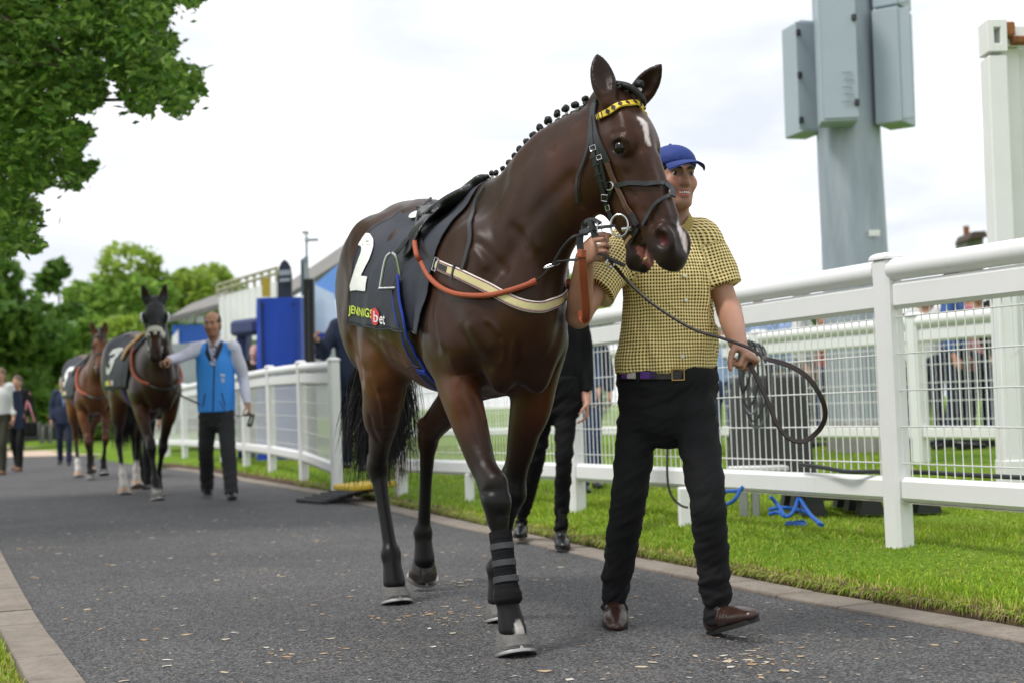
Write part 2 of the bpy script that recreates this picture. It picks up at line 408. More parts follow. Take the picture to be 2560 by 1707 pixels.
def noise_mat(name, build):
    m = bpy.data.materials.new(name); m.use_nodes = True; t = m.node_tree; b = t.nodes['Principled BSDF']; tc = N(t, 'ShaderNodeTexCoord'); build(t, b, tc.outputs['Object'], t.links.new); return m
def nse(t, v, sc, det=4, ro=.6, dist=0):
    n = N(t, 'ShaderNodeTexNoise', inp={'Scale': sc, 'Detail': det, 'Roughness': ro, 'Distortion': dist}); t.links.new(v, n.inputs['Vector']); return n.outputs[0]
def mixc(t, f, a, b):
    m = N(t, 'ShaderNodeMix', data_type='RGBA')
    for s, v in ((0, f), (6, a), (7, b)):
        if isinstance(v, (tuple, list)): m.inputs[s].default_value = tuple(v)+(1,)
        elif isinstance(v, (int, float)): m.inputs[s].default_value = v
        else: t.links.new(v, m.inputs[s])
    return m.outputs[2]
def rmp(t, v, stops, interp='LINEAR'): r = ramp(t, stops, interp); t.links.new(v, r.inputs[0]); return r.outputs[0]
def _asph(t, b, v, L):
    b.inputs['Roughness'].default_value = .75; b.inputs['Specular IOR Level'].default_value = .45
    base = mixc(t, rmp(t, nse(t, v, .55, 4), [(.35, 0), (.7, 1)]), (.056, .056, .058), (.086, .085, .085))
    vo = N(t, 'ShaderNodeTexVoronoi', inp={'Scale': 125}); L(v, vo.inputs['Vector'])
    g = mixc(t, rmp(t, vo.outputs['Color'], [(.3, 0), (.95, 1)]), (.42, .42, .45), (2.5, 2.45, 2.4))
    mm = N(t, 'ShaderNodeMix', data_type='RGBA', blend_type='MULTIPLY', inp={0: 1.}); L(base, mm.inputs[6]); L(g, mm.inputs[7])
    dust = rmp(t, nse(t, v, 2.6, 6, .72, .6), [(.55, 0), (.68, .45), (.80, .8)]); fine = rmp(t, nse(t, v, 60, 3), [(.45, 0), (.6, 1)])
    df = N(t, 'ShaderNodeMath', operation='MULTIPLY'); L(dust, df.inputs[0]); L(fine, df.inputs[1])
    c = mixc(t, df.outputs[0], mm.outputs[2], (.20, .165, .125)); L(c, b.inputs['Base Color'])
    bp = N(t, 'ShaderNodeBump', inp={'Strength': .8, 'Distance': .006}); L(vo.outputs['Distance'], bp.inputs['Height']); L(bp.outputs[0], b.inputs['Normal'])
ASPH = noise_mat('asphalt', _asph)
def _lawn(t, b, v, L):
    b.inputs['Roughness'].default_value = .9; b.inputs['Specular IOR Level'].default_value = .1
    c = mixc(t, rmp(t, nse(t, v, .9, 5), [(.35, 0), (.65, 1)]), (.16, .30, .025), (.25, .38, .04)); c = mixc(t, rmp(t, nse(t, v, 45, 4), [(.35, 0), (.7, 1)]), c, (.10, .17, .02)); c = mixc(t, rmp(t, nse(t, v, 3.1, 5), [(.62, 0), (.75, .5)]), c, (.24, .22, .07)); L(c, b.inputs['Base Color'])
    bp = N(t, 'ShaderNodeBump', inp={'Strength': 1, 'Distance': .03}); L(nse(t, v, 60, 3), bp.inputs['Height']); L(bp.outputs[0], b.inputs['Normal'])
LAWN = noise_mat('lawn', _lawn)
def _stone(t, b, v, L):
    b.inputs['Roughness'].default_value = .88
    c = mixc(t, rmp(t, nse(t, v, 5, 5), [(.3, 0), (.7, 1)]), (.19, .158, .13), (.28, .24, .20)); c = mixc(t, rmp(t, nse(t, v, 38, 4), [(.5, 0), (.75, .6)]), c, (.12, .105, .085)); L(c, b.inputs['Base Color'])
    bp = N(t, 'ShaderNodeBump', inp={'Strength': .5, 'Distance': .01}); L(nse(t, v, 70, 4), bp.inputs['Height']); L(bp.outputs[0], b.inputs['Normal'])
STONE = noise_mat('kerb_sandstone', _stone)
SOIL = mat('turf_soil', (.080, .050, .028), .95, bump=1, bscale=60, var=.4, vscale=30)
SAND = mat('far_sand', (.55, .42, .32), .9, var=.12, vscale=1.5, bump=.3)
# ground sheet: graded grid reaching the horizon, path laid on top
xs_ = np.unique(np.r_[np.linspace(-900, -60, 10), np.arange(-60, -14, 2.), np.arange(-14, 12, .16), np.arange(12, 60, 3.), np.linspace(60, 900, 10)]); ys_ = np.unique(np.r_[-60, -20, np.arange(-6, 2, .5), np.arange(2, 14, .12), np.arange(14, 36, .35), np.arange(36, 90, 3.), np.linspace(90, 1500, 12)])
GX, GY = np.meshgrid(xs_, ys_, indexing='ij'); P2 = np.stack([GX.ravel(), GY.ravel()], 1); Z = gz(P2)
dr = edge_d(P2, RE, 1); dl = edge_d(P2, LE, -1); inside = (dr < KW+.10) & (dl < KW*.9) & (P2[:, 1] < 38.5); Z[inside] = dip(P2[inside, 1])-.05
V = np.c_[P2, Z]; ni, nj = GX.shape; I = np.arange(ni*nj).reshape(ni, nj); F = np.stack([I[:-1, :-1].ravel(), I[1:, :-1].ravel(), I[1:, 1:].ravel(), I[:-1, 1:].ravel()], 1)
tag(mesh_obj('ground', V, F, LAWN), kind='structure')
n = 220; a = resample(RE, .01); b_ = resample(LE, .01)
def pathpts(E, y): return np.stack([np.interp(y, E[:, 1], E[:, 0]), y], 1)
yy = np.r_[np.arange(-3, 20, .25), np.arange(20, 38.6, .5)]; pr, pl = pathpts(RE, yy), pathpts(LE, yy); m_ = 14; V = []; F = []
for i in range(len(yy)):
    for j in range(m_): q = pl[i]+(pr[i]-pl[i])*j/(m_-1); V.append((q[0], q[1], float(dip(q[1]))+.002))
F = np.array([(i*m_+j, i*m_+j+1, (i+1)*m_+j+1, (i+1)*m_+j) for i in range(len(yy)-1) for j in range(m_-1)]); tag(mesh_obj('path', np.array(V), F, ASPH), kind='structure')
V = [(x, y, float(dip(y))+.012) for y in (36., 40., 52.) for x in (-60., -5.5+(36-y)*.6)]; tag(mesh_obj('sand_yard', V, [(0, 1, 3, 2), (2, 3, 5, 4)], SAND), kind='structure')
# kerb stones
def kerb(E, sgn, y0, y1, nm, label):
    root = empty(nm); tag(root, label, 'kerb'); Q = resample(E[(E[:, 1] > y0) & (E[:, 1] < y1)], .02); i = 0; soil = []
    tn = np.gradient(Q, axis=0); tn /= np.linalg.norm(tn, axis=1)[:, None]; nr = np.stack([tn[:, 1], -tn[:, 0]], 1)*sgn
    while i < len(Q)-40:
        L_ = int(RNG.choice([20, 23, 29])); j = min(i+L_, len(Q)-2); gap = .006; h = .003+RNG.uniform(0, .007)
        a0, a1 = Q[i]+tn[i]*gap, Q[j]-tn[j]*gap; kw = KW if sgn > 0 else .175; o0, o1 = a0+nr[i]*(kw-.012), a1+nr[j]*(kw-.012); c = (a0+a1+o0+o1)/4; zc = float(dip(c[1])); m = MB(); t = .008
        def ring(s, z): return [tuple(c+(p-c)*s)+(z,) for p in (a0, a1, o1, o0)]
        V = ring(1, zc-.06)+ring(1, zc+h+.002)+ring(.965, zc+h+.008)
        V = [(x, y, z+(RNG.uniform(-.0015, .0015) if k > 3 else 0)) for k, (x, y, z) in enumerate(V)]
        F = [(k, (k+1) % 4, 4+(k+1) % 4, 4+k) for k in range(4)]+[(4+k, 4+(k+1) % 4, 8+(k+1) % 4, 8+k) for k in range(4)]+[(8, 9, 10, 11)]
        if sgn > 0: F = [f[::-1] for f in F]
        mesh_obj('kerb_stone', np.array(V), F, STONE, root, smooth=False); i = j
    return root
kerb(RE, 1, 2.5, 24, 'kerb', 'right hand kerb of sandstone setts between path and fence verge'); kerb(LE, -1, 1.2, 15, 'kerb', 'left hand kerb of sandstone setts in the bottom left corner')
# crumbly soil face of the turf along the right kerb
Q = resample(RE[(RE[:, 1] > 2.5) & (RE[:, 1] < 26)], .03); tn = np.gradient(Q, axis=0); tn /= np.linalg.norm(tn, axis=1)[:, None]; nr = np.stack([tn[:, 1], -tn[:, 0]], 1); V = []; m_ = 6
for i, q in enumerate(Q):
    j = RNG.normal(0, .006, 6); z = float(dip(q[1]))
    for k, (dx, dz) in enumerate(((KW-.004, .0), (KW+.004, .016), (KW+.010, .032), (KW+.03, .05), (KW+.13, .040), (KW+.30, .055))): p = q+nr[i]*(dx+j[k]); V.append((p[0], p[1], z+dz+j[5-k]*.5))
F = np.array([(i*m_+k, i*m_+k+1, (i+1)*m_+k+1, (i+1)*m_+k) for i in range(len(Q)-1) for k in range(m_-1)]); tag(mesh_obj('turf_edge', np.array(V), F, SOIL), kind='structure')
# grass blades
def grass(n, xr, yr, keep, hgt, seed, wid=.0032, long_edge=True):
    r = np.random.default_rng(seed); y = yr[0]+(yr[1]-yr[0])*r.random(n)**1.6; x = xr[0]+(xr[1]-xr[0])*r.random(n); P = np.stack([x, y], 1); d, ok = keep(P); P = P[ok]; d = d[ok]; n = len(P); z = gz(P)-.004
    tuft = np.clip(.7+.5*vnoise(np.c_[P, z], 4., seed), .3, 1.4); h = hgt*tuft*r.uniform(.5, 1.25, n)*np.where(d < .10, 1.0, 1.0); sc = 1+np.maximum(0, P[:, 1]-6)*.10; a = r.uniform(0, 6.283, n); le = r.uniform(.1, 1.0, n)*h
    w = wid*sc*r.uniform(.7, 1.3, n); c, s = np.cos(a), np.sin(a); b0 = np.c_[P[:, 0]-w*s, P[:, 1]+w*c, z]; b1 = np.c_[P[:, 0]+w*s, P[:, 1]-w*c, z]
    m0 = np.c_[P[:, 0]+le*.35*c-w*.7*s, P[:, 1]+le*.35*s+w*.7*c, z+h*.6]; m1 = np.c_[P[:, 0]+le*.35*c+w*.7*s, P[:, 1]+le*.35*s-w*.7*c, z+h*.6]; tp = np.c_[P[:, 0]+le*c, P[:, 1]+le*s, z+h]
    V = np.stack([b0, b1, m1, m0, tp], 1).reshape(-1, 3); k = np.arange(n)*5; F = np.concatenate([np.stack([k, k+1, k+2], 1), np.stack([k, k+2, k+3], 1), np.stack([k+3, k+2, k+4], 1)])
    pal = np.array([(.23, .37, .022), (.31, .45, .035), (.40, .49, .05), (.47, .47, .10), (.54, .45, .20)]); pick = r.choice(5, n, p=[.34, .36, .2, .07, .03]); dry = (d < .13) & (r.random(n) < .45); pick[dry] = r.choice([3, 4], dry.sum())
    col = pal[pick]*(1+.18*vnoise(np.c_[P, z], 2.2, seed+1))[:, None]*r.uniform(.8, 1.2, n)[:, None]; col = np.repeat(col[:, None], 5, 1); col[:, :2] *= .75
    return V, F, col.reshape(-1, 3)
def _blade(t, b, v, L):
    at_ = N(t, 'ShaderNodeAttribute', attribute_name='col'); L(at_.outputs['Color'], b.inputs['Base Color']); b.inputs['Roughness'].default_value = .55; b.inputs['Specular IOR Level'].default_value = .25
    tr = N(t, 'ShaderNodeBsdfTranslucent'); L(at_.outputs['Color'], tr.inputs['Color']); ms = N(t, 'ShaderNodeMixShader', inp={0: .35}); o = t.nodes['Material Output']; L(b.outputs[0], ms.inputs[1]); L(tr.outputs[0], ms.inputs[2]); L(ms.outputs[0], o.inputs['Surface'])
BLADE = noise_mat('grass_blade', _blade)
def keepR(P):
    d = edge_d(P, RE, 1)-KW; return d, (d > .02) & (d < 5.5)
def keepL(P):
    d = edge_d(P, LE, -1)-KW; return d, (d > -.035) & (d < 1.4)
def lip(n, seed):
    r = np.random.default_rng(seed); Q = RE[(RE[:, 1] > 3.2) & (RE[:, 1] < 16)]; i = r.integers(0, len(Q)-1, n); tn = np.gradient(Q, axis=0); tn /= np.linalg.norm(tn, axis=1)[:, None]; nr = np.stack([tn[:, 1], -tn[:, 0]], 1)[i]; b = Q[i]+tn[i]*r.uniform(-.05, .05, n)[:, None]+nr*(KW+r.uniform(.004, .05, n))[:, None]; z = .030+.022*r.random(n)
    rag = np.clip(.6+.6*vnoise(np.c_[b, z], 6., seed), .15, 1.3); out = r.uniform(.01, .055, n)*rag; sw = r.normal(0, .015, n); w = .0030*(1+np.maximum(0, b[:, 1]-6)*.1)*r.uniform(.7, 1.3, n); t3 = tn[i]; m = b-nr*(out*.5)[:, None]+t3*(sw*.4)[:, None]; e = b-nr*out[:, None]+t3*sw[:, None]
    b0 = np.c_[b-t3*w[:, None], z]; b1 = np.c_[b+t3*w[:, None], z]; m1 = np.c_[m+t3*w[:, None]*.7, z+.008*r.random(n)]; m0 = np.c_[m-t3*w[:, None]*.7, z+.007*r.random(n)]; tp = np.c_[e, np.maximum(.006, z-r.uniform(0, .03, n))]
    V = np.stack([b0, b1, m1, m0, tp], 1).reshape(-1, 3); k = np.arange(n)*5; F = np.concatenate([np.stack([k, k+1, k+2], 1), np.stack([k, k+2, k+3], 1), np.stack([k+3, k+2, k+4], 1)]); pal = np.array([(.22, .34, .03), (.32, .42, .05), (.40, .36, .13), (.42, .31, .17), (.30, .20, .10)]); c = pal[r.choice(5, n, p=[.34, .24, .18, .14, .10])]*r.uniform(.7, 1.2, n)[:, None]; return V, F, np.repeat(c, 5, 0)
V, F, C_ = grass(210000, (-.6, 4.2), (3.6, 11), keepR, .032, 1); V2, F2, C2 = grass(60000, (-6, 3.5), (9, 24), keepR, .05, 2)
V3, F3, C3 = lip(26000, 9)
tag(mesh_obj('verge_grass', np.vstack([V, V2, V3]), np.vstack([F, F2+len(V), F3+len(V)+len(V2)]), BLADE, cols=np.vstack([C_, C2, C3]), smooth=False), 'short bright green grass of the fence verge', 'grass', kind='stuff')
V, F, C_ = grass(60000, (-3.4, -1.0), (3.6, 7.2), keepL, .040, 3); tag(mesh_obj('corner_grass', V, F, BLADE, cols=C_, smooth=False), 'short green grass beside the left kerb', 'grass', kind='stuff')
# wood chips and dry leaf scraps trodden over the asphalt
V = []; F = []; C_ = []; n = 0; r = np.random.default_rng(5)
cl_ = [gnd(x, y)[:2] for x, y in ((1880, 1640), (1900, 1660), (1830, 1650), (1900, 1600), (740, 1340), (780, 1350), (700, 1440), (1150, 1460), (760, 1640), (1060, 1545), (1130, 1545), (640, 1430), (560, 1300), (480, 1330), (90, 1370))]
for i in range(2600):
    if i < 620: c = cl_[i % len(cl_)]+r.normal(0, .09, 2)*A(1.3, 1)
    else: y = 3.9+12*r.random()**1.6; c = A(np.interp(y, LE[:, 1], LE[:, 0])+.1+r.random()*(np.interp(y, RE[:, 1], RE[:, 0])-np.interp(y, LE[:, 1], LE[:, 0])-.2), y)
    s = r.uniform(.0025, .009)*(1 if r.random() < .80 else 2.7); a = r.uniform(0, 6.28); as_ = r.uniform(.3, .9); k = int(r.integers(4, 7)); z0 = float(dip(c[1]))+.0035; co = [(.42, .31, .20), (.50, .42, .31), (.36, .24, .14), (.55, .52, .46), (.42, .27, .15)][int(r.choice(5, p=[.38, .27, .16, .13, .06]))]
    for q in range(k):
        t = 6.283*q/k; rr = s*r.uniform(.7, 1.25); x, y = rr*math.cos(t), rr*as_*math.sin(t); V.append((c[0]+x*math.cos(a)-y*math.sin(a), c[1]+x*math.sin(a)+y*math.cos(a), z0+r.uniform(0, .12)*s)); C_.append(co)
    F.append(tuple(range(n, n+k))); n += k
tag(mesh_obj('litter', np.array(V), F, mat('wood_chip', rough=.85, attr=True), cols=np.array(C_), smooth=False), 'pale wood chips and leaf scraps scattered over the path', 'litter', kind='stuff')
# ------------------------------------------------------------------ horses (x forward, y to the horse's left, z up; origin on the ground below the withers)
def rotm(a, b, c): return np.array([unit(a), unit(b), unit(c)]).T
def head_frame(poll, yaw, pitch):
    h = A(math.cos(yaw), math.sin(yaw), 0); n = h*math.cos(pitch)-A(0, 0, math.sin(pitch)); s = A(-math.sin(yaw), math.cos(yaw), 0); d = np.cross(n, s)
    if d@h < 0: d = -d
    return dict(o=np.asarray(poll, float), n=n, d=d, s=s)
class Horse: pass
def make_horse(name, pose, res, coat, base, rz, mouth=True):
    H = Horse(); fr = head_frame(pose['poll'], pose['yaw'], pose['pitch']); H.fr = fr
    hp = lambda n, d, s: fr['o']+n*fr['n']+d*fr['d']+s*fr['s']; H.hp = hp
    HR = np.array([fr['n'], fr['d'], fr['s']]).T
    f = Field((-1.62, -.5, -.02), (1.35, .72, 2.15), res); H.f = f
    # trunk
    X = [.37, .24, .05, -.18, -.42, -.62, -.80, -.96, -1.10, -1.21]
    top = [1.36, 1.50, 1.60, 1.59, 1.595, 1.64, 1.695, 1.705, 1.635, 1.49]; bot = [.98, .90, .875, .875, .90, .96, 1.05, 1.10, 1.12, 1.16]
    W = [.115, .18, .225, .275, .302, .305, .30, .285, .245, .14]
    f.loft([(x, 0, (a+b)/2) for x, a, b in zip(X, top, bot)], W, [(a-b)/2 for a, b in zip(top, bot)], k=.04, n=40)
    f.loft([(.20, 0, 1.54), (.04, 0, 1.615), (-.14, 0, 1.60), (-.32, 0, 1.55)], [.05, .05, .055, .06], [.09, .07, .065, .06], k=.07)           # withers
    f.loft([(-.5, 0, 1.57), (-.72, 0, 1.645), (-.92, 0, 1.665), (-1.1, 0, 1.60)], [.10, .13, .14, .09], [.06, .07, .07, .06], k=.07)            # loin, croup
    # neck
    cr = np.array(pose['crest']); un = np.array(pose['under']); mid = (cr+un)/2; hh = np.linalg.norm(cr-un, axis=1)/2
    nsd = pose.get('nside', [(0, 1, 0)]*len(cr)); c_lo = cr+(un-cr)*.16; f.loft((c_lo+un)/2, [.19, .128, .098, .084, .080], np.linalg.norm(c_lo-un, axis=1)/2, side=nsd, k=.06, n=24)
    f.loft(cr+(un-cr)*.17, [.075, .056, .047, .046, .052], hh*2*.17, side=nsd, k=.05, n=24)             # thin crest of the neck
    for sg in (-1, 1):
        S = lambda x, y, z: A(x, sg*y, z)
        f.ell(S(.17, .125, 1.25), (.19, .075, .26), rotm((.82, 0, -.35), (0, 1, 0), (.35, 0, .82)), k=.06)      # shoulder
        f.ell(S(.04, .19, 1.10), (.17, .075, .14), rotm((.9, 0, .45), (0, 1, 0), (-.45, 0, .9)), k=.05)        # triceps
        f.ell(S(.30, .118, 1.12), (.085, .06, .10), k=.06)                                                   # point of shoulder
        f.ell(S(.32, .07, 1.0), (.065, .055, .12), k=.09)                                                   # pectorals
        f.ell(S(-.93, .195, 1.465), (.27, .128, .205), rotm((.95, 0, .25), (0, 1, 0), (-.25, 0, .95)), k=.07)    # gluteals
        f.ell(S(-.70, .19, 1.47), (.07, .06, .06), k=.06)                                                     # hip bone
        f.ell(S(-1.05, .20, 1.27), (.19, .12, .28), rotm((.93, 0, .3), (0, 1, 0), (-.3, 0, .93)), k=.06)      # thigh
        f.ell(S(-.74, .18, 1.10), (.13, .085, .17), rotm((.9, 0, .4), (0, 1, 0), (-.4, 0, .9)), k=.06)         # stifle muscle
    # tail dock
    f.loft([(-1.14, 0, 1.58), (-1.27, 0, 1.49), (-1.35, 0, 1.28)], [.05, .042, .03], [.05, .042, .03], k=.05)
    # legs
    for key, sg in (('RF', -1), ('LF', 1)):
        e, kn, ft, co, ho = [A(*p) for p in pose[key]]
        ax = unit(kn-e); side = A(0, 1, 0); fwd = unit(np.cross(side, ax)); fwd = fwd if fwd[0] > 0 else -fwd
        up = A(e[0]+.10, sg*.165, 1.08)
        f.loft([up, e+fwd*.035, e+(kn-e)*.38+fwd*.012, e+(kn-e)*.72, kn+A(0, 0, .07)], [.085, .078, .063, .046, .044], [.13, .108, .078, .053, .047], side=side, k=.045, n=14)
        f.ell(e+fwd*.06+A(0, sg*.018, .02)+(kn-e)*.18, (.05, .042, .12), rotm(fwd, side, ax), k=.04)
        c1 = unit(ft-kn); f1 = unit(np.cross(side, c1)); f1 = f1 if f1[0] > 0 else -f1
        f.loft([kn-ax*.075, kn-ax*.03+f1*.008, kn+f1*.010, kn+c1*.055], [.042, .05, .052, .037], [.045, .05, .053, .040], side=side, k=.018, n=10)
        f.ell(kn-f1*.042-c1*.02, (.022, .022, .035), rotm(f1, side, c1), k=.02)
        f.loft([kn+c1*.05+f1*.006, kn+(ft-kn)*.45+f1*.006, ft-c1*.05+f1*.006], [.031, .027, .029], [.031, .026, .027], side=side, k=.02, n=8)
        f.loft([kn+c1*.05-f1*.026, kn+(ft-kn)*.5-f1*.027, ft-c1*.04-f1*.026], [.017, .015, .019], [.019, .018, .022], side=side, k=.014, n=8)
        f.ell(ft, (.042, .041, .045), k=.02); f.ell(ft-f1*.032-A(0, 0, .012), (.026, .034, .03), k=.02)
        f.seg(ft+A(0, 0, -.01), co+(ho-co)*.22, (.034, .034), (.049, .050), side=side, k=.025)
    for key, sg in (('RH', -1), ('LH', 1)):
        st, hk, ft, co, ho = [A(*p) for p in pose[key]]; side = A(0, 1, 0)
        ax = unit(hk-st); fw = unit(np.cross(side, ax)); fw = fw if fw[0] > 0 else -fw
        f.loft([A(st[0]-.17, sg*.185, 1.27), st+A(-.08, 0, .0), st+(hk-st)*.38+fw*.008, st+(hk-st)*.74, hk], [.105, .098, .070, .047, .038], [.22, .168, .103, .066, .052], side=side, k=.05, n=16)
        f.ell(st+(hk-st)*.3+A(-.02, sg*.03, 0), (.085, .05, .15), rotm(fw, side, ax), k=.05)
        c1 = unit(ft-hk); f1 = unit(np.cross(side, c1)); f1 = f1 if f1[0] > 0 else -f1
        pt = hk-f1*.058+A(0, 0, .058)
        f.seg(st+(hk-st)*.5-fw*.075, pt, (.022, .024), (.020, .021), side=side, k=.03)                           # hamstring tendon
        f.ell(hk+f1*.006, (.060, .045, .068), rotm(f1, side, c1), k=.02); f.ell(pt, (.025, .024, .032), k=.025)
        f.seg(pt, hk+c1*.12-f1*.03, (.02, .024), (.017, .02), side=side, k=.02)
        f.loft([hk+c1*.04+f1*.006, hk+(ft-hk)*.5+f1*.004, ft-c1*.05+f1*.006], [.036, .029, .030], [.040, .030, .030], side=side, k=.02, n=8)
        f.loft([hk+c1*.08-f1*.03, hk+(ft-hk)*.5-f1*.028, ft-c1*.04-f1*.028], [.018, .016, .019], [.020, .018, .022], side=side, k=.014, n=8)
        f.ell(ft, (.043, .042, .047), k=.02); f.ell(ft-f1*.034-c1*-.012, (.026, .034, .03), k=.02)
        f.seg(ft+c1*.01, co+(ho-co)*.2, (.035, .035), (.049, .050), side=side, k=.025)
    # head
    nn = [-.02, .06, .15, .24, .33, .42, .50, .555, .588]; tp = [.005, .022, .024, .012, -.004, -.012, -.018, -.026, -.045]
    bt = [-.17, -.255, -.288, -.282, -.250, -.208, -.163, -.137, -.115]; ww = [.058, .080, .086, .073, .060, .052, .049, .053, .046]
    f.loft([hp(n, (a+b)/2, 0) for n, a, b in zip(nn, tp, bt)], ww, [(a-b)/2 for a, b in zip(tp, bt)], side=fr['s'], k=.03, n=30)
    for sg in (-1, 1):
        f.ell(hp(.14, -.222, sg*.052), (.14, .108, .036), HR, k=.028)                    # cheek
        f.ell(hp(.165, -.03, sg*.070), (.05, .028, .024), HR, k=.02)                     # brow
        f.ell(hp(.115, -.012, sg*.042), (.075, .026, .036), HR, k=.03)
        f.ell(hp(.21, -.072, sg*.066), (.045, .02, .022), HR, k=.022)
        f.seg(hp(.20, -.088, sg*.076), hp(.36, -.108, sg*.052), .013, .008, k=.028)          # facial crest
        f.seg(hp(.24, -.012, sg*.028), hp(.46, -.022, sg*.022), .016, .014, k=.03)          # nasal bone edge
        f.ell(hp(.530, -.05, sg*.040), (.056, .042, .024), HR, k=.022)                      # nostril flare
        f.ell(hp(.532, -.047, sg*.070), (.033, .025, .030), rotm(fr['n']+.25*fr['d'], fr['d']-.25*fr['n'], fr['s']), k=.008, mode='sub')
        f.seg(hp(.03, -.16, sg*.07), hp(-.03, -.26, sg*.05), .03, .03, k=.04, mode='sub') if False else None
        f.ell(hp(.183, -.050, sg*.1), (.031, .021, .024), HR, k=.006, mode='sub')        # eye socket
    for sg in (-1, 1): f.loft([hp(.05, -.30, sg*.085), hp(.12, -.345, sg*.07), hp(.2, -.36, sg*.05)], [.008]*3, [.008]*3, k=.03, mode='sub', n=8)      # behind the jaw
    f.ell(hp(.585, -.075, 0), (.03, .045, .05), HR, k=.025)                              # upper lip
    oa = pose.get('open', .13)
    jd = lambda n, d: hp(.30+(n-.30)*math.cos(oa)-(d+.14)*-math.sin(oa)*1.0, -.14+(d+.14)*math.cos(oa)-(n-.30)*math.sin(oa), 0)
    if mouth:   # open mouth: hollow, then the lower jaw hinged down
        f.loft([hp(.44, -.122, 0), hp(.52, -.128, 0), hp(.62, -.135, 0)], [.04, .034, .04], [.012, .026, .042], side=fr['s'], k=.01, mode='sub')
    f.loft([jd(.24, -.195), jd(.34, -.185), jd(.43, -.168), jd(.51, -.158), jd(.548, -.15)], [.042, .037, .034, .040, .028], [.04, .036, .032, .036, .026], side=fr['s'], k=.02)
    f.ell(jd(.525, -.185), (.032, .026, .032), HR, k=.02); H.jd = jd
    # ears
    for sg, tip in ((-1, pose['earR']), (1, pose['earL'])):
        tip = A(*tip); b = hp(-.005, -.035, sg*.066); u = unit(tip-b); ln = np.linalg.norm(tip-b)
        fc = unit(pose.get('earf', fr['d']+fr['s']*sg*.25)); fc = unit(fc-u*(fc@u)); sd_ = np.cross(u, fc)
        f.loft([b-u*.02, b+u*ln*.25, b+u*ln*.55, b+u*ln*.82, tip], [.028, .043, .041, .026, .004], [.026, .028, .023, .014, .004], side=sd_, k=.016, n=12)
        f.loft([b+u*ln*.20+fc*.030, b+u*ln*.5+fc*.024, b+u*ln*.9+fc*.014], [.020, .031, .012], [.020, .021, .008], side=sd_, k=.008, mode='sub', n=8)
    for sg in (-1, 1):      # grooves: jugular, behind the shoulder, between forearm and chest
        nm = lambda t, o: spline(mid, 50)[int(t*49)]+spline(np.array(pose['nside'], float), 50)[int(t*49)]*sg*spline(np.array([.19, .145, .108, .09, .082]), 50)[int(t*49)]*o
        f.loft([nm(.2, .98)+A(.10, 0, -.16), nm(.45, 1.0)+A(.05, 0, -.10), nm(.75, 1.02)+A(.02, 0, -.075)], [.010]*3, [.010]*3, k=.045, mode='sub', n=8)
        f.loft([A(-.02, sg*.262, 1.40), A(-.09, sg*.27, 1.2), A(-.08, sg*.262, 1.04)], [.006]*3, [.006]*3, k=.06, mode='sub', n=8)
        f.loft([A(-.84, sg*.30, 1.30), A(-.86, sg*.30, 1.14), A(-.80, sg*.285, .98)], [.005]*3, [.005]*3, k=.06, mode='sub', n=8)
    b3 = max(1, int(round(2*.0075/res))); f.blur((-1.6, -.5, .78), (.56, .6, 1.9), b3)
    V, Fq = f.mesh(2)
    if res < .01:       # soft unevenness of muscle under the skin
        gn = f.grad(V, res*2); gn /= np.linalg.norm(gn, axis=1)[:, None]+1e-9; am = .007*sstep(V[:, 2], .75, 1.0)*sstep(V[:, 0], .62, .4)+.0012
        wv = V+.05*np.stack([vnoise(V, 5, 61), vnoise(V, 5, 62), vnoise(V, 5, 63)], 1); V = V+gn*(am*vnoise(wv*A(11, 11, 7), 1., 64)+.35*am*vnoise(wv*A(24, 24, 15), 1., 65))[:, None]
    H.V = V
    root = empty(name, base, rz); H.root = root; H.rz = rz; H.base = np.asarray(base, float)
    body = mesh_obj('body', V, Fq, coat['mat'], root, cols=coat['fn'](V, H)); H.body = body
    # hooves with their shoes
    for key in ('RF', 'LF', 'RH', 'LH'):
        *_, ft, co, ho = [A(*p) for p in pose[key]]; up = unit(co-ho+A(-.02, 0, 0) if key != 'LH' or co[0] < ho[0] else co-ho); fwd = unit(np.cross(A(0, 1, 0), up)); m = MB(); V2 = []; F2 = []; sg = 22
        prof = [(.058, -.004, -.03), (.067, .0, -.012), (.0705, .004, .010), (.064, -.005, .042), (.0575, -.013, .066), (.0535, -.016, .077), (.0505, -.018, .084), (.044, -.02, .086)]
        hs = pose.get('hoof', .96)
        sole = ho
        for (r, dx, dz) in prof[1:]:
            for q in range(sg):
                a = 2*math.pi*q/sg; rx = r*(1.08 if math.cos(a) > 0 else .86)
                V2.append(sole+fwd*((rx*math.cos(a)+dx)*hs)+A(0, 1, 0)*(r*math.sin(a)*hs)+up*((dz+.012)*hs*(.62 if (math.cos(a) < 0 and dz > .03) else 1)))
        nr = len(prof)-1
        for i in range(nr-1):
            for q in range(sg): F2.append((i*sg+q, i*sg+(q+1) % sg, (i+1)*sg+(q+1) % sg, (i+1)*sg+q))
        F2 += [tuple(range(sg))[::-1], tuple((nr-1)*sg+q for q in range(sg))]
        h = MB().add(V2, F2).build('hoof', coat['hoof'][key], root)
        R_ = [sole+fwd*((.0690*(1.09 if math.cos(a) > 0 else .86)*math.cos(a)+.003)*hs)+A(0, 1, 0)*(.0685*math.sin(a)*hs)-up*.001 for a in np.linspace(-2.3, 2.3, 26)]
        sh = MB().ribbon(R_, [up]*26, .018, .008); cl = sole+fwd*.077*hs; sh.prism([(-.012, 0), (.012, 0), (0, .022)], fwd*.006, cl, A(0, 1, 0), unit(up-fwd*.25)); sh.build('horseshoe', mat('worn_shoe_steel', (.42, .41, .40), .38, 1, var=.2), h)
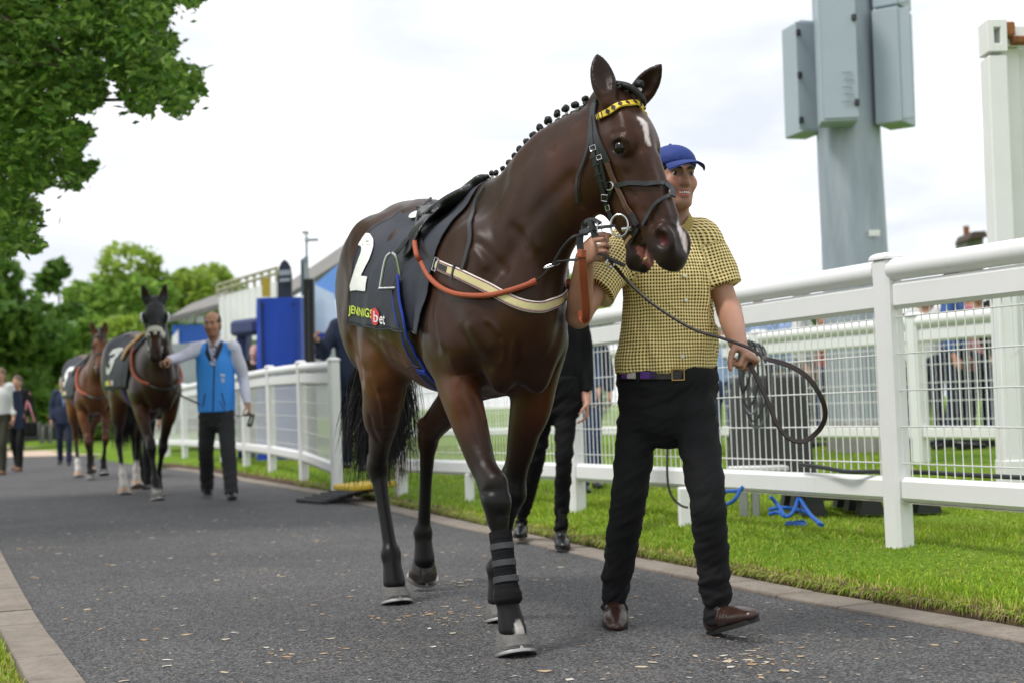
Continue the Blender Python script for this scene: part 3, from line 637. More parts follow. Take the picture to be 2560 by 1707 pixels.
    # eyes
    for sg in (-1, 1):
        c = hp(.183, -.050, sg*.0735)
        MB().ball(c, .027, 14, 10).build('eye', mat('horse_eye', (.007, .004, .003), .12, spec=.35), root)
    return H

def coat_material(name, tint=(1, 1, 1), rough=.34):
    m = mat(name, rough=rough, spec=.20, bump=.12, bscale=330, var=.16, vscale=9, attr=True, sheen=.06, aniso=(1, 1, .22), detail=4)
    return m
def bay_fn(brown, dark, black, leg_hi=.80, white_legs=(), marks=True, warm=1.0):
    def fn(V, H):
        brown_, dark_, black_ = A(*brown), A(*dark), A(*black); z = V[:, 2]; x = V[:, 0]
        n1 = vnoise(V, 3.2, 3)*.5+.5; n2 = vnoise(V, 9, 5)*.5+.5
        c = dark_+(brown_-dark_)*np.clip(.15+.5*n1+.2*(n2-.5), 0, 1)[:, None]
        bl = (np.exp(-((z-1.02)/.17)**2)*sstep(-x, .0, .12)*sstep(-x, 1.1, .75)+.75*np.exp(-((z-.86)/.12)**2)*sstep(x, -.1, .05)*sstep(x, .34, .2))*warm     # brown behind the elbow, belly, forearm
        c = c+(brown_*1.9-c)*np.clip(bl*1.15, 0, .9)[:, None]
        c = c+(brown_*1.7-c)*(np.exp(-((x+.98)/.16)**2)*np.exp(-((z-.93)/.16)**2)*.6*warm)[:, None]
        g = np.stack([(V-H.fr['o'])@H.fr[k] for k in 'nds'], 1); hd = (g[:, 0] > -.06) & (g[:, 0] < .68) & (g[:, 1] < .09) & (g[:, 1] > -.36) & (np.abs(g[:, 2]) < .14) & (x > .5)
        face = hd & (g[:, 0] > .0)
        fb = np.clip(.35+.6*vnoise(V, 16, 8), 0, 1)*face; c = c+(brown_*1.25-c)*(fb*.8)[:, None]
        k = sstep(z, leg_hi, leg_hi-.28)*(x < .62); c = c+(black_-c)*k[:, None]
        muz = hd*sstep(g[:, 0], .42, .55); c = c+(black_*1.5-c)*(muz*.75)[:, None]
        er = np.exp(-((g[:, 0]-.183)/.035)**2-((g[:, 1]+.052)/.028)**2)*hd*(np.abs(g[:, 2]) > .05); c = c+(black_-c)*np.clip(er*1.1, 0, 1)[:, None]
        ear = (z > H.fr['o'][2]+.02) & (x > .55); c[ear] = c[ear]*.6
        if marks:
            w = np.exp(-((g[:, 2]+.010-.006*np.sin(g[:, 0]*60))/(.012+.016*(g[:, 0] < .17)*np.clip((.17-g[:, 0])/.07, 0, .6)))**2)*sstep(g[:, 0], .075, .11)*sstep(g[:, 0], .235, .19)*(g[:, 1] > -.03)*hd
            s2 = np.exp(-((g[:, 2]-.020)/.011)**2)*sstep(g[:, 0], .44, .49)*sstep(g[:, 0], .60, .57)*(g[:, 1] > -.06)*hd
            wm = sstep(w+s2+.2*vnoise(V, 160, 2), .30, .85)*((w+s2) > .12); c = c+(A(.68, .60, .58)-c)*wm[:, None]
        inn = hd*np.exp(-((g[:, 0]-.532)/.03)**2-((g[:, 1]+.047)/.024)**2)*(np.abs(g[:, 2]) < .050)*(np.abs(g[:, 2]) > .02); c = c+(A(.085, .012, .016)-c)*np.clip(inn*1.2, 0, .85)[:, None]
        if mouth_pink: 
            mo = hd & (g[:, 0] > .43) & (g[:, 0] < .60) & (np.abs(g[:, 2]) < .034) & (g[:, 1] < -.105) & (g[:, 1] > -.172); c[mo] = A(.30, .10, .09)
        for (cx, cy, cz, r, zt) in white_legs:
            d = np.hypot(x-cx, V[:, 1]-cy)+.006*vnoise(V, 90, 9); w = (1-sstep(d, r*.8, r*1.05) if r < .05 else (d < r))*sstep(z+.02*vnoise(V, 40, 10), zt+.03, zt-.03); c = c+(A(.62, .58, .54)-c)*w[:, None]
        return np.clip(c, .003, 1)
    mouth_pink = marks
    return fn

TH = math.radians(20.6); HFW = A(math.sin(TH), -math.cos(TH), 0); HLT = A(math.cos(TH), math.sin(TH), 0)
HO = A(-.017, 4.843, 0)-.5*HFW+.11*HLT
def h2w(p): p = np.atleast_2d(p); return HO+p[:, :1]*HFW+p[:, 1:2]*HLT+p[:, 2:]*A(0, 0, 1)
def w2h(p): d = np.atleast_2d(p)-HO; return np.stack([d@HFW, d@HLT, d[:, 2]], 1)
POSE1 = dict(
    crest=[(-.05, 0, 1.575), (.255, .05, 1.745), (.455, .11, 1.832), (.62, .175, 1.855), (.735, .225, 1.845)],
    under=[(.36, .0, 1.02), (.47, .05, 1.27), (.55, .095, 1.40), (.64, .145, 1.50), (.70, .19, 1.60)],
    nside=[(0, 1, 0), (-.08, 1, 0), (-.2, 1, 0), (-.28, 1, 0), (-.33, .94, 0)],
    poll=(.75, .252, 1.868), yaw=math.radians(24), pitch=math.radians(66), earR=(.70, .165, 2.02), earL=(.79, .362, 1.975), open=.17, earf=(.9, -.28, .2),
    RF=[(.07, -.165, .95), (.375, -.12, .505), (.445, -.115, .205), (.478, -.11, .105), (.50, -.11, 0)],
    LF=[(.03, .165, .95), (-.12, .125, .50), (-.265, .112, .205), (-.25, .11, .105), (-.235, .11, 0)],
    RH=[(-.72, -.19, 1.0), (-1.135, -.135, .585), (-1.0, -.118, .215), (-.965, -.115, .11), (-.945, -.115, 0)],
    LH=[(-.80, .19, .99), (-1.235, .135, .70), (-1.30, .122, .275), (-1.272, .12, .165), (-1.325, .12, .06)])
hoofm = mat('hoof_horn_grey', (.12, .115, .108), .55, bump=.5, bscale=40, var=.35, vscale=25, aniso=(1, 1, 6))
hoofd = mat('hoof_horn_dark', (.022, .017, .014), .22, bump=.2, bscale=40, var=.3, vscale=25)
hoofl = mat('hoof_horn_pale', (.42, .27, .17), .4, bump=.2, bscale=40, var=.3, vscale=25)
def hit(H, px, py, to_local, off=0., t0=3.6, t1=8.5):
    """where the measured line of sight meets the horse, in the horse's own axes"""
    d = ray(px, py); t = np.arange(t0, t1, .004); P = to_local(C_O+t[:, None]*d); v = H.f.sample(P)
    inb = np.all((P > H.f.lo) & (P < H.f.lo+H.f.n*H.f.res), 1); i = np.argmax((v < off) & inb)
    return P[i] if ((v < off) & inb).any() else None
h1 = make_horse('bay_horse', POSE1, .0075, dict(mat=coat_material('bay_coat'), fn=bay_fn((.056, .0195, .0078), (.0125, .0056, .0037), (.0065, .0058, .006), white_legs=[(.545, -.095, .115, .03, .125)]),
                hoof=dict(RF=hoofm, LF=hoofm, RH=hoofm, LH=hoofd)), HO, math.atan2(HFW[1], HFW[0]))
tag(h1.root, 'dark bay racehorse wearing number 2, walking towards the camera with open mouth', 'horse', 'racehorses walking along the path')

def sculpt(H, strokes):
    """raise or press the skin along measured lines: veins, muscle edges, eyelids"""
    me = H.body.data; V = H.V.copy(); n_ = H.f.grad(V, H.f.res*1.6); n_ /= np.linalg.norm(n_, axis=1)[:, None]+1e-9; add = np.zeros(len(V))
    for (cf, pts, amp, wid) in strokes:
        P = [hit(H, *cf(*p), w2h) for p in pts]; P = [p for p in P if p is not None]
        if len(P) < 2: continue
        P = spline(np.array(P), 40); lo, hi = P.min(0)-3*wid, P.max(0)+3*wid; i = np.nonzero(np.all((V > lo) & (V < hi), 1))[0]
        d2 = ((V[i][:, None]-P[None])**2).sum(2); k = d2.argmin(1); end = np.minimum(1, np.minimum(k, 39-k)/7.+.05); add[i] += amp*np.exp(-d2.min(1)/wid**2)*end
    V = V+n_*np.clip(add, -.014, .014)[:, None]; me.vertices.foreach_set('co', V.astype(np.float32).ravel()); me.update(); H.V = V
k1 = lambda x, y: (1350+x/2.53, 100+y/2.53)
k2 = lambda x, y: (820+x/2.613, 430+y/2.613)
k3 = lambda x, y: (820+x/1.83, 850+y/1.83)
sculpt(h1, [(k2, [(1225, 1090), (1215, 1180), (1195, 1290), (1150, 1410)], .008, .014), (k2, [(1255, 1100), (1250, 1200), (1240, 1320)], -.009, .018), (k2, [(1290, 1120), (1300, 1220), (1280, 1320)], .006, .014),
    (k2, [(700, 800), (678, 930), (690, 1060), (740, 1190)], -.011, .022), (k2, [(738, 800), (718, 930), (728, 1050), (778, 1180)], .007, .02), (k2, [(860, 1000), (930, 1120), (1010, 1230), (1090, 1300)], -.008, .02), (k2, [(930, 960), (1000, 1080), (1090, 1180)], .007, .03),
    (k2, [(960, 430), (1030, 520), (1110, 600), (1190, 680)], -.008, .02), (k2, [(930, 500), (990, 560), (1060, 640)], .006, .025), (k2, [(1180, 330), (1260, 430), (1330, 560)], -.007, .02), (k2, [(1260, 300), (1330, 420), (1390, 540)], .006, .02),
    (k2, [(130, 1060), (190, 1210), (290, 1310)], -.008, .02), (k2, [(260, 1080), (380, 1170), (500, 1260), (560, 1330)], .005, .011), (k2, [(330, 1080), (400, 1110), (470, 1180)], .004, .010), (k2, [(800, 1180), (840, 1290), (850, 1420)], .006, .012), (k2, [(1010, 960), (1080, 1000), (1130, 1080)], .005, .010), (k2, [(1130, 1080), (1150, 1180), (1120, 1280)], .005, .010),
    (k3, [(650, 210), (700, 300), (730, 400), (755, 500)], .007, .012), (k3, [(600, 250), (640, 380), (690, 520)], -.007, .014), (k3, [(690, 260), (735, 350), (760, 450)], -.005, .010), (k3, [(150, 200), (190, 330), (230, 470)], -.007, .015), (k3, [(215, 180), (250, 300), (262, 420)], .006, .012), (k3, [(700, 700), (740, 690), (800, 700)], -.004, .010), (k3, [(705, 790), (770, 800), (830, 785)], -.004, .010),
    (k1, [(222, 880), (232, 980), (285, 1080)], -.007, .010), (k1, [(470, 760), (520, 850), (575, 960)], .005, .010), (k1, [(540, 950), (585, 968), (610, 1010)], -.004, .006), (k1, [(600, 560), (640, 700), (700, 850)], .004, .012), (k1, [(462, 655), (490, 625), (530, 622), (562, 655)], .007, .007), (k1, [(465, 705), (515, 728), (560, 705)], .006, .007), (k1, [(440, 600), (490, 585), (550, 590)], -.004, .008),
    (k1, [(735, 1220), (760, 1175), (820, 1160), (875, 1190)], .006, .009), (k1, [(640, 1060), (690, 1120), (720, 1190)], -.004, .010), (k1, [(300, 700), (370, 820), (390, 960)], .004, .012)])
# ------------------------------------------------------------------ mane, tail and tack of the nearest horse
HM = dict(base=HO, rz=math.atan2(HFW[1], HFW[0]))
def htop(name): return empty(name, HM['base'], HM['rz'])
c1 = lambda x, y: (1350+x/2.53, 100+y/2.53)
c2 = lambda x, y: (820+x/2.613, 430+y/2.613)
c3 = lambda x, y: (820+x/1.83, 850+y/1.83)
def surf(pts, off=.004, n=None, stick=True):
    P = []; last = None
    for p in pts:
        q = p if len(p) == 3 else hit(h1, p[0], p[1], w2h)
        if q is None: q = last
        P.append(q); last = q
    P = np.array(P, float); n = n or max(6, len(P)*5); Q = spline(P, n)
    S, nr = h1.f.snap(Q, off)
    return (S if stick else Q), nr
def strap(name, pts, w, mat_, parent, off=.004, th=.003, n=None):
    S, nr = surf(pts, off, n); return MB().ribbon(S, nr, w, th).build(name, mat_, parent)
BLK = LEATHER(); BRN = mat('brown_leather', (.10, .048, .032), .45, bump=.15, bscale=200); DKB = mat('dark_brown_leather', (.022, .012, .010), .35, bump=.12, bscale=200)
ORG = mat('orange_rubber_grip', (.36, .075, .028), .6, bump=.35, bscale=350); NYL = mat('black_webbing', (.012, .012, .015), .7, bump=.3, bscale=300)
HAIR = mat('black_horse_hair', (.008, .0075, .008), .42, spec=.35, bump=.4, bscale=160, aniso=(1, 1, .2))
THREAD = mat('white_plaiting_band', (.65, .64, .60), .7)
# mane: a rolled crest and the knotted plaits
knob = [(1202, 461), (1217, 443), (1229, 429), (1240, 419), (1254, 403), (1267, 388), (1282, 374), (1296, 361), (1313, 344), (1330, 331), (1349, 314), (1369, 300), (1392, 285), (1413, 273), (1438, 262), (1465, 251)]
crY = lambda px: float(np.interp(px, [1197, 1306, 1393, 1475], [5.38, 5.13, 4.96, 4.83]))
base_ = np.array([w2h(at(x+8, y+15, crY(x)))[0] for x, y in knob]); S0, _ = h1.f.snap(base_, .0); S = spline(np.vstack([S0[0]*2-S0[1], S0, S0[-1]+(S0[-1]-S0[-2])*.6]), 120); S, nr = h1.f.snap(S, .001); S = np.array([S[max(0, i-3):i+4].mean(0) for i in range(120)])
MB().tube(S+A(0, -.004, -.004), .0135+.0035*np.sin(np.arange(120)*1.05), 8).build('mane', HAIR, h1.root)
for i, (px, py) in enumerate(knob):
    c = w2h(at(px, py, crY(px)))[0]; p = S0[i]; r = .0110+.0045*min(1, i/9.); up = unit(c-p); c = p+up*max(.022, min(.034, np.linalg.norm(c-p))); m = MB()
    for q in range(6): m.ball(c+unit(RNG.normal(size=3))*r*.36, r*RNG.uniform(.62, .82), 8, 6)
    o = m.build('mane_plait', HAIR, h1.root, smooth=True); MB().tube([p+up*.004, c-up*r*.55], [.0048, .0062], 8).build('plait_band', THREAD, o)
fl = h1.hp(-.035, .035, .0)
m = MB()
m.tube(spline(np.array([h1.hp(-.06, -.01, -.03), h1.hp(-.035, .012, -.012), h1.hp(-.005, .03, .006), h1.hp(.03, .036, .022), h1.hp(.055, .03, .03)]), 16), np.interp(np.linspace(0, 1, 16), [0, .3, .8, 1], [.006, .013, .010, .004]), 10)
o = m.build('forelock', HAIR, h1.root)
m = MB(); pc = h1.hp(.0, .03, .03)+A(0, 0, .028)
for q in range(5): m.ball(pc+unit(RNG.normal(size=3))*.006, .012, 8, 6)
o = m.build('mane_plait', HAIR, h1.root); MB().tube([pc-A(0, 0, .024), pc-A(0, 0, .010)], [.007, .008], 8).build('plait_band', THREAD, o)
# tail: many fine locks hanging from the dock
TV = []; TF = []; nv = 0
for i in range(2200):
    a = RNG.uniform(0, 2*math.pi); r0 = .035*math.sqrt(RNG.uniform()); t0 = RNG.uniform(0, 1)**1.5
    s0 = A(-1.22-.12*t0, 0, 1.47-.22*t0)+A(-abs(r0*math.cos(a)), r0*math.sin(a), 0)
    zt = RNG.uniform(.47, .78) if RNG.uniform() < .8 else RNG.uniform(.55, .95); sp = float(np.clip(RNG.normal(0, .05), -.095, .095)); sx = RNG.normal(-.04, .04); bel = RNG.normal(0, .02)
    n = 7; w0 = RNG.uniform(.0012, .0035)
    ctr = [s0, s0+A(-.10+sx*.3, sp*.35+bel, -.16), A(-1.40+sx, s0[1]+sp*1.0+bel*1.5-.02, .98), A(-1.40+sx*1.1, s0[1]+sp*1.5+bel-.03, (zt+.98)/2), A(-1.37+sx*1.2, s0[1]+sp*1.75-.045+RNG.normal(0, .012), zt)]
    P = spline(np.array(ctr), n); bd = unit(A(RNG.normal(0, .4), 1, 0))
    for j in range(n):
        w = w0*(1-.85*(j/(n-1))**2); TV += [P[j]-bd*w, P[j]+bd*w]
    for j in range(n-1): TF.append((nv+2*j, nv+2*j+1, nv+2*j+3, nv+2*j+2))
    nv += 2*n
o = mesh_obj('tail', np.array(TV), np.array(TF), HAIR, h1.root)
MB().tube(spline(np.array([(-1.2, 0, 1.50), (-1.32, 0, 1.36), (-1.39, -.01, 1.05), (-1.39, -.02, .8)]), 14), np.interp(np.linspace(0, 1, 14), [0, .2, .6, 1], [.05, .058, .055, .01]), 10).build('tail_core', HAIR, h1.root)
# stocking bandage on the off fore: overlapping wraps
kn, ft = A(*POSE1['RF'][1]), A(*POSE1['RF'][2]); ax = unit(ft-kn); BAND = mat('charcoal_bandage', (.008, .008, .009), .85, spec=.2, bump=.6, bscale=220); TAPE = mat('grey_bandage_tape', (.035, .037, .041), .4)
p0 = kn+ax*.10; ln = np.linalg.norm(ft-kn)-.06; prof = []
for i in range(49):
    t = i/48; r = .043-.002*math.sin(t*3)+.010*sstep(t, .68, .93)*sstep(t, 1.0, .94)+.0016*((t*9) % 1); prof.append((r, t*ln))
ez = ax; ex = unit(np.cross(A(0, 1, 0), ez)); ey = np.cross(ez, ex); RB = np.array([ex, ey, ez]).T
b = MB().lathe(prof, 24, p0-ex*.012, RB@np.diag([1.05, .92, 1])).build('leg_bandage', BAND, h1.root)
for t in (.17, .40, .62):
    MB().lathe([(.0432+.003*(t > .5), t*ln), (.0452+.003*(t > .5), t*ln+.002), (.0452+.003*(t > .5), t*ln+.020), (.0432+.003*(t > .5), t*ln+.022)], 24, p0-ex*.012, RB@np.diag([1.05, .92, 1])).build('bandage_tape', TAPE, b)
# number cloth
zs = np.linspace(1.75, 1.0, 60)
def side_y(x, sg):
    P = []
    ys = np.linspace(.5, 0, 140); out = np.zeros(len(zs))
    for i, z in enumerate(zs):
        v = h1.f.sample(np.stack([np.full(140, x), sg*ys, np.full(140, z)], 1)); m_ = v < 0; out[i] = ys[np.argmax(m_)] if m_.any() else 0
    return out
def cloth_grid(xr_top, xr_bot, xf_top, xf_bot, zb_r, zb_f, sg, nu=56, nv=44, off=.010, xr_p=1.):
    """rows down the side, columns from the rear edge forward; hangs straight once past the widest point"""
    cols = {}
    for x in np.arange(-1.05, .25, .02): cols[round(x, 2)] = side_y(x, sg)
    xk = np.array(sorted(cols)); Y = np.stack([cols[k] for k in xk])
    ztop = np.array([zs[np.argmax(r > 0)] if (r > 0).any() else 1.5 for r in Y]); Yh = np.maximum.accumulate(Y, 1)
    G = np.zeros((nu, nv, 3))
    for a in range(nu):
        u = a/(nu-1)
        for b_ in range(nv):
            v = b_/(nv-1); x = (xr_top+(xr_bot-xr_top)*v**xr_p)*(1-u)+(xf_top+(xf_bot-xf_top)*v)*u
            j = np.clip(np.searchsorted(xk, x), 1, len(xk)-1); w = (x-xk[j-1])/(xk[j]-xk[j-1]); zt = ztop[j-1]*(1-w)+ztop[j]*w+.012; zb = zb_r*(1-u)+zb_f*u
            yy = Yh[j-1]*(1-w)+Yh[j]*w; G[a, b_, 0] = x
            # walk along the section by angle so that the ridge is not stretched
            th_ = (v**.85)
            z = zt-(zt-zb)*(th_**1.55); y = np.interp(-z, -zs, yy)
            G[a, b_] = (x, sg*(y+off*min(1, v*6)+.012*v*v), z)
    # ridge folds
    for a in range(nu):
        u = a/(nu-1)
        for b_ in range(nv):
            v = b_/(nv-1); G[a, b_, 1] += sg*(.004*math.sin(u*15+3*v)*v+.018*v*v*sstep(u, .86, 1.0)+.004*math.sin(u*31-2*v)*v*v)
            G[a, b_, 2] += .003*math.sin(u*23)*v
    return G
NAVY = mat('navy_number_cloth', (.018, .021, .035), .62, bump=.45, bscale=12, detail=5, sheen=.04)
CG = {}
nc = htop('number_cloth'); tag(nc, 'navy number cloth with a white 2 draped under the racing saddle', 'saddle cloth')
Vc = []; Fc = []
for sg in (-1, 1):
    G = cloth_grid(-.655, -.82, .03, .05, 1.20, 1.115, sg); CG[sg] = G
G = np.concatenate([CG[-1][:, ::-1], CG[1][:, 1:]], 1); nu, nv = G.shape[:2]; Vc = G.reshape(-1, 3)
Fc = [(i*nv+j, i*nv+j+1, (i+1)*nv+j+1, (i+1)*nv+j) for i in range(nu-1) for j in range(nv-1)]
co = mesh_obj('cloth', Vc, Fc, NAVY, nc); sm = co.modifiers.new('t', 'SOLIDIFY'); sm.thickness = .005; sm.offset = 1
HEM = mat('navy_hem_binding', (.03, .032, .042), .5)
for k_, ed in (('hem', CG[-1][:, -1]), ('hem', CG[1][:, -1])): MB().tube(ed, .0035, 6).build(k_, HEM, nc)
MB().tube(CG[-1][0], .0035, 6).build('hem', HEM, nc); MB().tube(CG[-1][-1], .0035, 6).build('hem', HEM, nc)
def on_cloth(x, z, sg=-1, off=.006):
    """x along the horse, z height -> point and normal on the hanging cloth"""
    G = CG[sg]; d = (G[:, :, 0]-x)**2+(G[:, :, 2]-z)**2; a, b_ = np.unravel_index(np.argmin(d), d.shape); a = min(max(a, 1), G.shape[0]-2); b_ = min(max(b_, 1), G.shape[1]-2)
    du = (G[a+1, b_]-G[a-1, b_]); dv = (G[a, b_+1]-G[a, b_-1]); n_ = unit(np.cross(dv, du)); n_ = n_ if n_[1]*sg > 0 else -n_
    p = G[a, b_].copy(); M_ = np.array([[du[0], dv[0]], [du[2], dv[2]]]); st = np.linalg.lstsq(M_, A(x-p[0], z-p[2]), rcond=None)[0]; st = np.clip(st, -1, 1)
    return p+du*st[0]+dv*st[1]+n_*off, n_
def text_mesh(body, size, bold=0., res=6, shear=0., align='LEFT', sub=.02):
    cu = bpy.data.curves.new('text', 'FONT'); cu.body = body; cu.size = size; cu.offset = bold; cu.resolution_u = res; cu.shear = shear; cu.align_x = align; cu.fill_mode = 'FRONT'
    ob = bpy.data.objects.new('text', cu); COL.objects.link(ob); bpy.context.view_layer.update()
    me = bpy.data.meshes.new_from_object(ob.evaluated_get(bpy.context.evaluated_depsgraph_get())); bpy.data.objects.remove(ob); bpy.data.curves.remove(cu)
    bm = bmesh.new(); bm.from_mesh(me); bpy.data.meshes.remove(me); bmesh.ops.triangulate(bm, faces=bm.faces)
    for _ in range(4):
        es = [e for e in bm.edges if e.calc_length() > sub]
        if not es: break
        bmesh.ops.subdivide_edges(bm, edges=es, cuts=1); bmesh.ops.triangulate(bm, faces=bm.faces)
    V = np.array([v.co[:] for v in bm.verts]); F = [tuple(v.index for v in f.verts) for f in bm.faces]; bm.verts.index_update(); bm.free()
    return V, F
WHT = mat('white_print', (.80, .80, .80), .6); LIME = mat('lime_print', (.62, .75, .06), .6); REDP = mat('red_print', (.65, .035, .06), .6)
def cloth_ab(px, py, sg=-1):
    """row and column of the cloth seen at a measured point"""
    G = CG[sg]; nu_, nv_ = G.shape[:2]; W_ = h2w(G.reshape(-1, 3)); v = W_-C_O; d = (1280+F_PX*(v@C_R)/(v@C_F)-px)**2+(853.5-F_PX*(v@C_U)/(v@C_F)-py)**2
    i = np.argsort(d)[:4]; w = 1/(d[i]+.5); ab = np.stack(np.unravel_index(i, (nu_, nv_)), 1); return (ab*w[:, None]).sum(0)/w.sum()
def cloth_pt(a, b_, off=.006, sg=-1):
    G = CG[sg]; nu_, nv_ = G.shape[:2]; a = min(max(a, 0), nu_-1.001); b_ = min(max(b_, 0), nv_-1.001); i, j = int(a), int(b_); u, w = a-i, b_-j
    p = (G[i, j]*(1-u)+G[i+1, j]*u)*(1-w)+(G[i, j+1]*(1-u)+G[i+1, j+1]*u)*w; n_ = unit(np.cross(G[i, j+1]-G[i, j], G[i+1, j]-G[i, j])); n_ = n_ if n_[1]*sg > 0 else -n_
    return p+n_*off
def cpx(x, y, off): return cloth_pt(*cloth_ab(*c2(x, y)), off)
def print_on(name, V, F, m_, parent, corners, off=.006):
    """flat print fitted between four measured corners of the cloth (bottom left, bottom right, top right, top left)"""
    V = np.asarray(V); lo, hi = V.min(0), V.max(0); u = ((V[:, 0]-lo[0])/(hi[0]-lo[0]))[:, None]; w = ((V[:, 1]-lo[1])/(hi[1]-lo[1]))[:, None]
    Q = [cloth_ab(*c2(*c)) for c in corners]; Q[3] = Q[0]+Q[2]-Q[1] if name == 'number' else Q[3]; X = (Q[0]*(1-u)+Q[1]*u)*(1-w)+(Q[3]*(1-u)+Q[2]*u)*w
    return mesh_obj(name, np.array([cloth_pt(x[0], x[1], off) for x in X]), F, m_, parent)
V, F = text_mesh('2', 1, bold=.045, sub=.06); print_on('number', V, F, WHT, nc, [(152, 782), (250, 785), (364, 408), (236, 405)])
V, F = text_mesh('JENNINGS', 1, bold=.012, sub=.25); print_on('print', V, F, LIME, nc, [(139, 940), (299, 982), (299, 905), (141, 878)], off=.0065)
V = np.array([(math.cos(a), math.sin(a), 0) for a in np.linspace(0, 2*math.pi, 28, endpoint=False)]+[(0, 0, 0)]); F = [(i, (i+1) % 28, 28) for i in range(28)]
print_on('print', V, F, REDP, nc, [(292, 995), (346, 1000), (346, 890), (292, 885)], off=.008)
V, F = text_mesh('b', 1, bold=.0, sub=.2); print_on('print', V, F, WHT, nc, [(312, 985), (341, 988), (341, 912), (312, 910)], off=.010)
V, F = text_mesh('et', 1, bold=.01, sub=.2); print_on('print', V, F, WHT, nc, [(349, 992), (385, 1000), (385, 938), (349, 935)], off=.008)
# racing saddle with its irons run up
sd_ = htop('racing_saddle'); tag(sd_, 'small black racing saddle with stirrup iron run up, on the number cloth', 'saddle')
f = Field((-.62, -.32, 1.25), (.12, .32, 1.85), .009)
f.loft([(-.50, 0, 1.655), (-.38, 0, 1.64), (-.24, 0, 1.64), (-.10, 0, 1.675), (-.02, 0, 1.70)], [.12, .10, .075, .06, .04], [.016, .018, .02, .025, .02], k=.02)
for sg in (-1, 1):
    f.loft([(-.42, sg*.09, 1.625), (-.30, sg*.11, 1.60), (-.14, sg*.085, 1.635), (-.05, sg*.06, 1.655)], [.05, .05, .045, .035], [.02, .022, .022, .02], k=.03)
    f.loft([(-.22, sg*.12, 1.615), (-.20, sg*.205, 1.54), (-.19, sg*.255, 1.44)], [.07, .085, .05], [.012, .010, .008], side=(1, 0, 0), k=.02)
V, F = f.mesh(2); mesh_obj('seat', V, F, mat('black_saddle_leather', (.014, .014, .016), .33, bump=.1, bscale=120), sd_)
MB().tube([(-.52, y, 1.668-.30*y*y*3) for y in np.linspace(-.11, .11, 12)], .011, 8).build('cantle', BLK, sd_)
dn = unit(cpx(582, 292, .03)-cpx(582, 292, .0)); MB().ball(cpx(582, 292, .012), (.042, .030, .005), 14, 8, rotm(A(1, 0, 0)-dn*dn[0], np.cross(dn, A(1, 0, 0)-dn*dn[0]), dn)).build('maker_disc', mat('white_saddle_disc', (.75, .75, .74), .4), sd_)
for sg in (-1, 1):
    p = lambda x, z, o=.02: (lambda q: q[0])(on_cloth(x, z, sg, o))
    for k in range(4):
        dx = .012*k
        pts = [A(-.16+dx, sg*.17, 1.60), cpx(600+9*k, 360, .03), cpx(535+10*k, 480, .03), cpx(486+6*k, 580, .045)] if sg < 0 else [A(-.16+dx, sg*.17, 1.60), p(-.18+dx*1.4, 1.50, .03+.004*k), p(-.19+dx*1.6, 1.43, .03), p(-.20+dx*1.2, 1.40, .03)]
        Q = spline(np.array(pts), 14); MB().ribbon(Q, [A(0, sg, .3)]*14, .012, .004).build('stirrup_leather', BLK, sd_)
    ic = cpx(478, 645, .045) if sg < 0 else p(-.20, 1.40, .062); a_ = [(-.002, .05), (-.022, .035), (-.034, 0), (-.045, -.055), (-.050, -.085), (.050, -.085), (.045, -.055), (.034, 0), (.022, .035), (.002, .05)]
    tl = .10; lp = [ic+A(x*.42, -sg*x*.72, 0)+A(.15*z, 0, z) for x, z in a_]
    fr_ = MB().tube(spline(np.array(lp[:5]), 14), .0065, 8).tube(spline(np.array(lp[5:]), 14), .0065, 8)
    io = fr_.build('stirrup_iron', STEEL(), sd_)
    MB().box((lp[4]+lp[5])/2, (.092, .042, .010), rotm((.5, -sg*.86, 0), (.86, sg*.5, 0), (0, 0, 1)), .004).build('tread', mat('brushed_steel', (.42, .42, .43), .4, 1, bump=.2, bscale=90), io)
# girth: black webbing with blue edges
gt = htop('girth'); tag(gt, 'black girth with blue edges, buckled round the bay horse', 'girth')
gp = [cpx(464, 690, .012), cpx(466, 780, .012), cpx(474, 880, .012), cpx(492, 965, .012), cpx(515, 1035, .013)]
hg = [hit(h1, *c2(*q), w2h) for q in ((548, 1120), (580, 1200), (620, 1275), (665, 1340))]
under = [tuple(q) for q in hg]+[(hg[-1][0], -.09, .9), (hg[-1][0], 0, .87), (hg[-1][0]-.02, .14, .92), (hg[-1][0]-.04, .22, 1.0), (hg[-1][0]-.06, .27, 1.12)]
S, nr = h1.f.snap(spline(np.array(under), 40), .006); P = np.vstack([spline(np.array(gp), 12), S[2:]]); P[12:16] += (nr[2:6]*np.linspace(.012, 0, 4)[:, None]); P = np.array([P[max(0, i-2):i+3].mean(0) for i in range(len(P))])
NR = np.vstack([np.tile(A(0, -1, .05), (12, 1)), nr[2:]])
MB().ribbon(P, NR, .080, .006).build('webbing', NYL, gt)
BLU = mat('blue_edging', (.012, .045, .42), .6)
T = np.gradient(P, axis=0); T /= np.linalg.norm(T, axis=1)[:, None]; Bv = np.cross(T, NR); Bv /= np.linalg.norm(Bv, axis=1)[:, None]
for s_ in (-1, 1): MB().ribbon(P+Bv*s_*.0375+NR*.003, NR, .008, .005).build('edging', BLU, gt)
MB().ribbon(P[24:29]+NR[24:29]*.006, NR[24:29], .072, .003).build('keeper', BLU, gt) if False else None
i = 21; MB().ribbon(np.array([P[i]-Bv[i]*.036, P[i], P[i]+Bv[i]*.036])+NR[i]*.007, np.tile(NR[i], (3, 1)), .022, .004).build('keeper', BLU, gt)
i = 30; MB().tube([P[i]+Bv[i]*a+T[i]*b_+NR[i]*.010 for a, b_ in ((-.022, -.035), (.022, -.035), (.022, .035), (-.022, .035))], .003, 6, closed=True).build('buckle', STEEL(), gt)
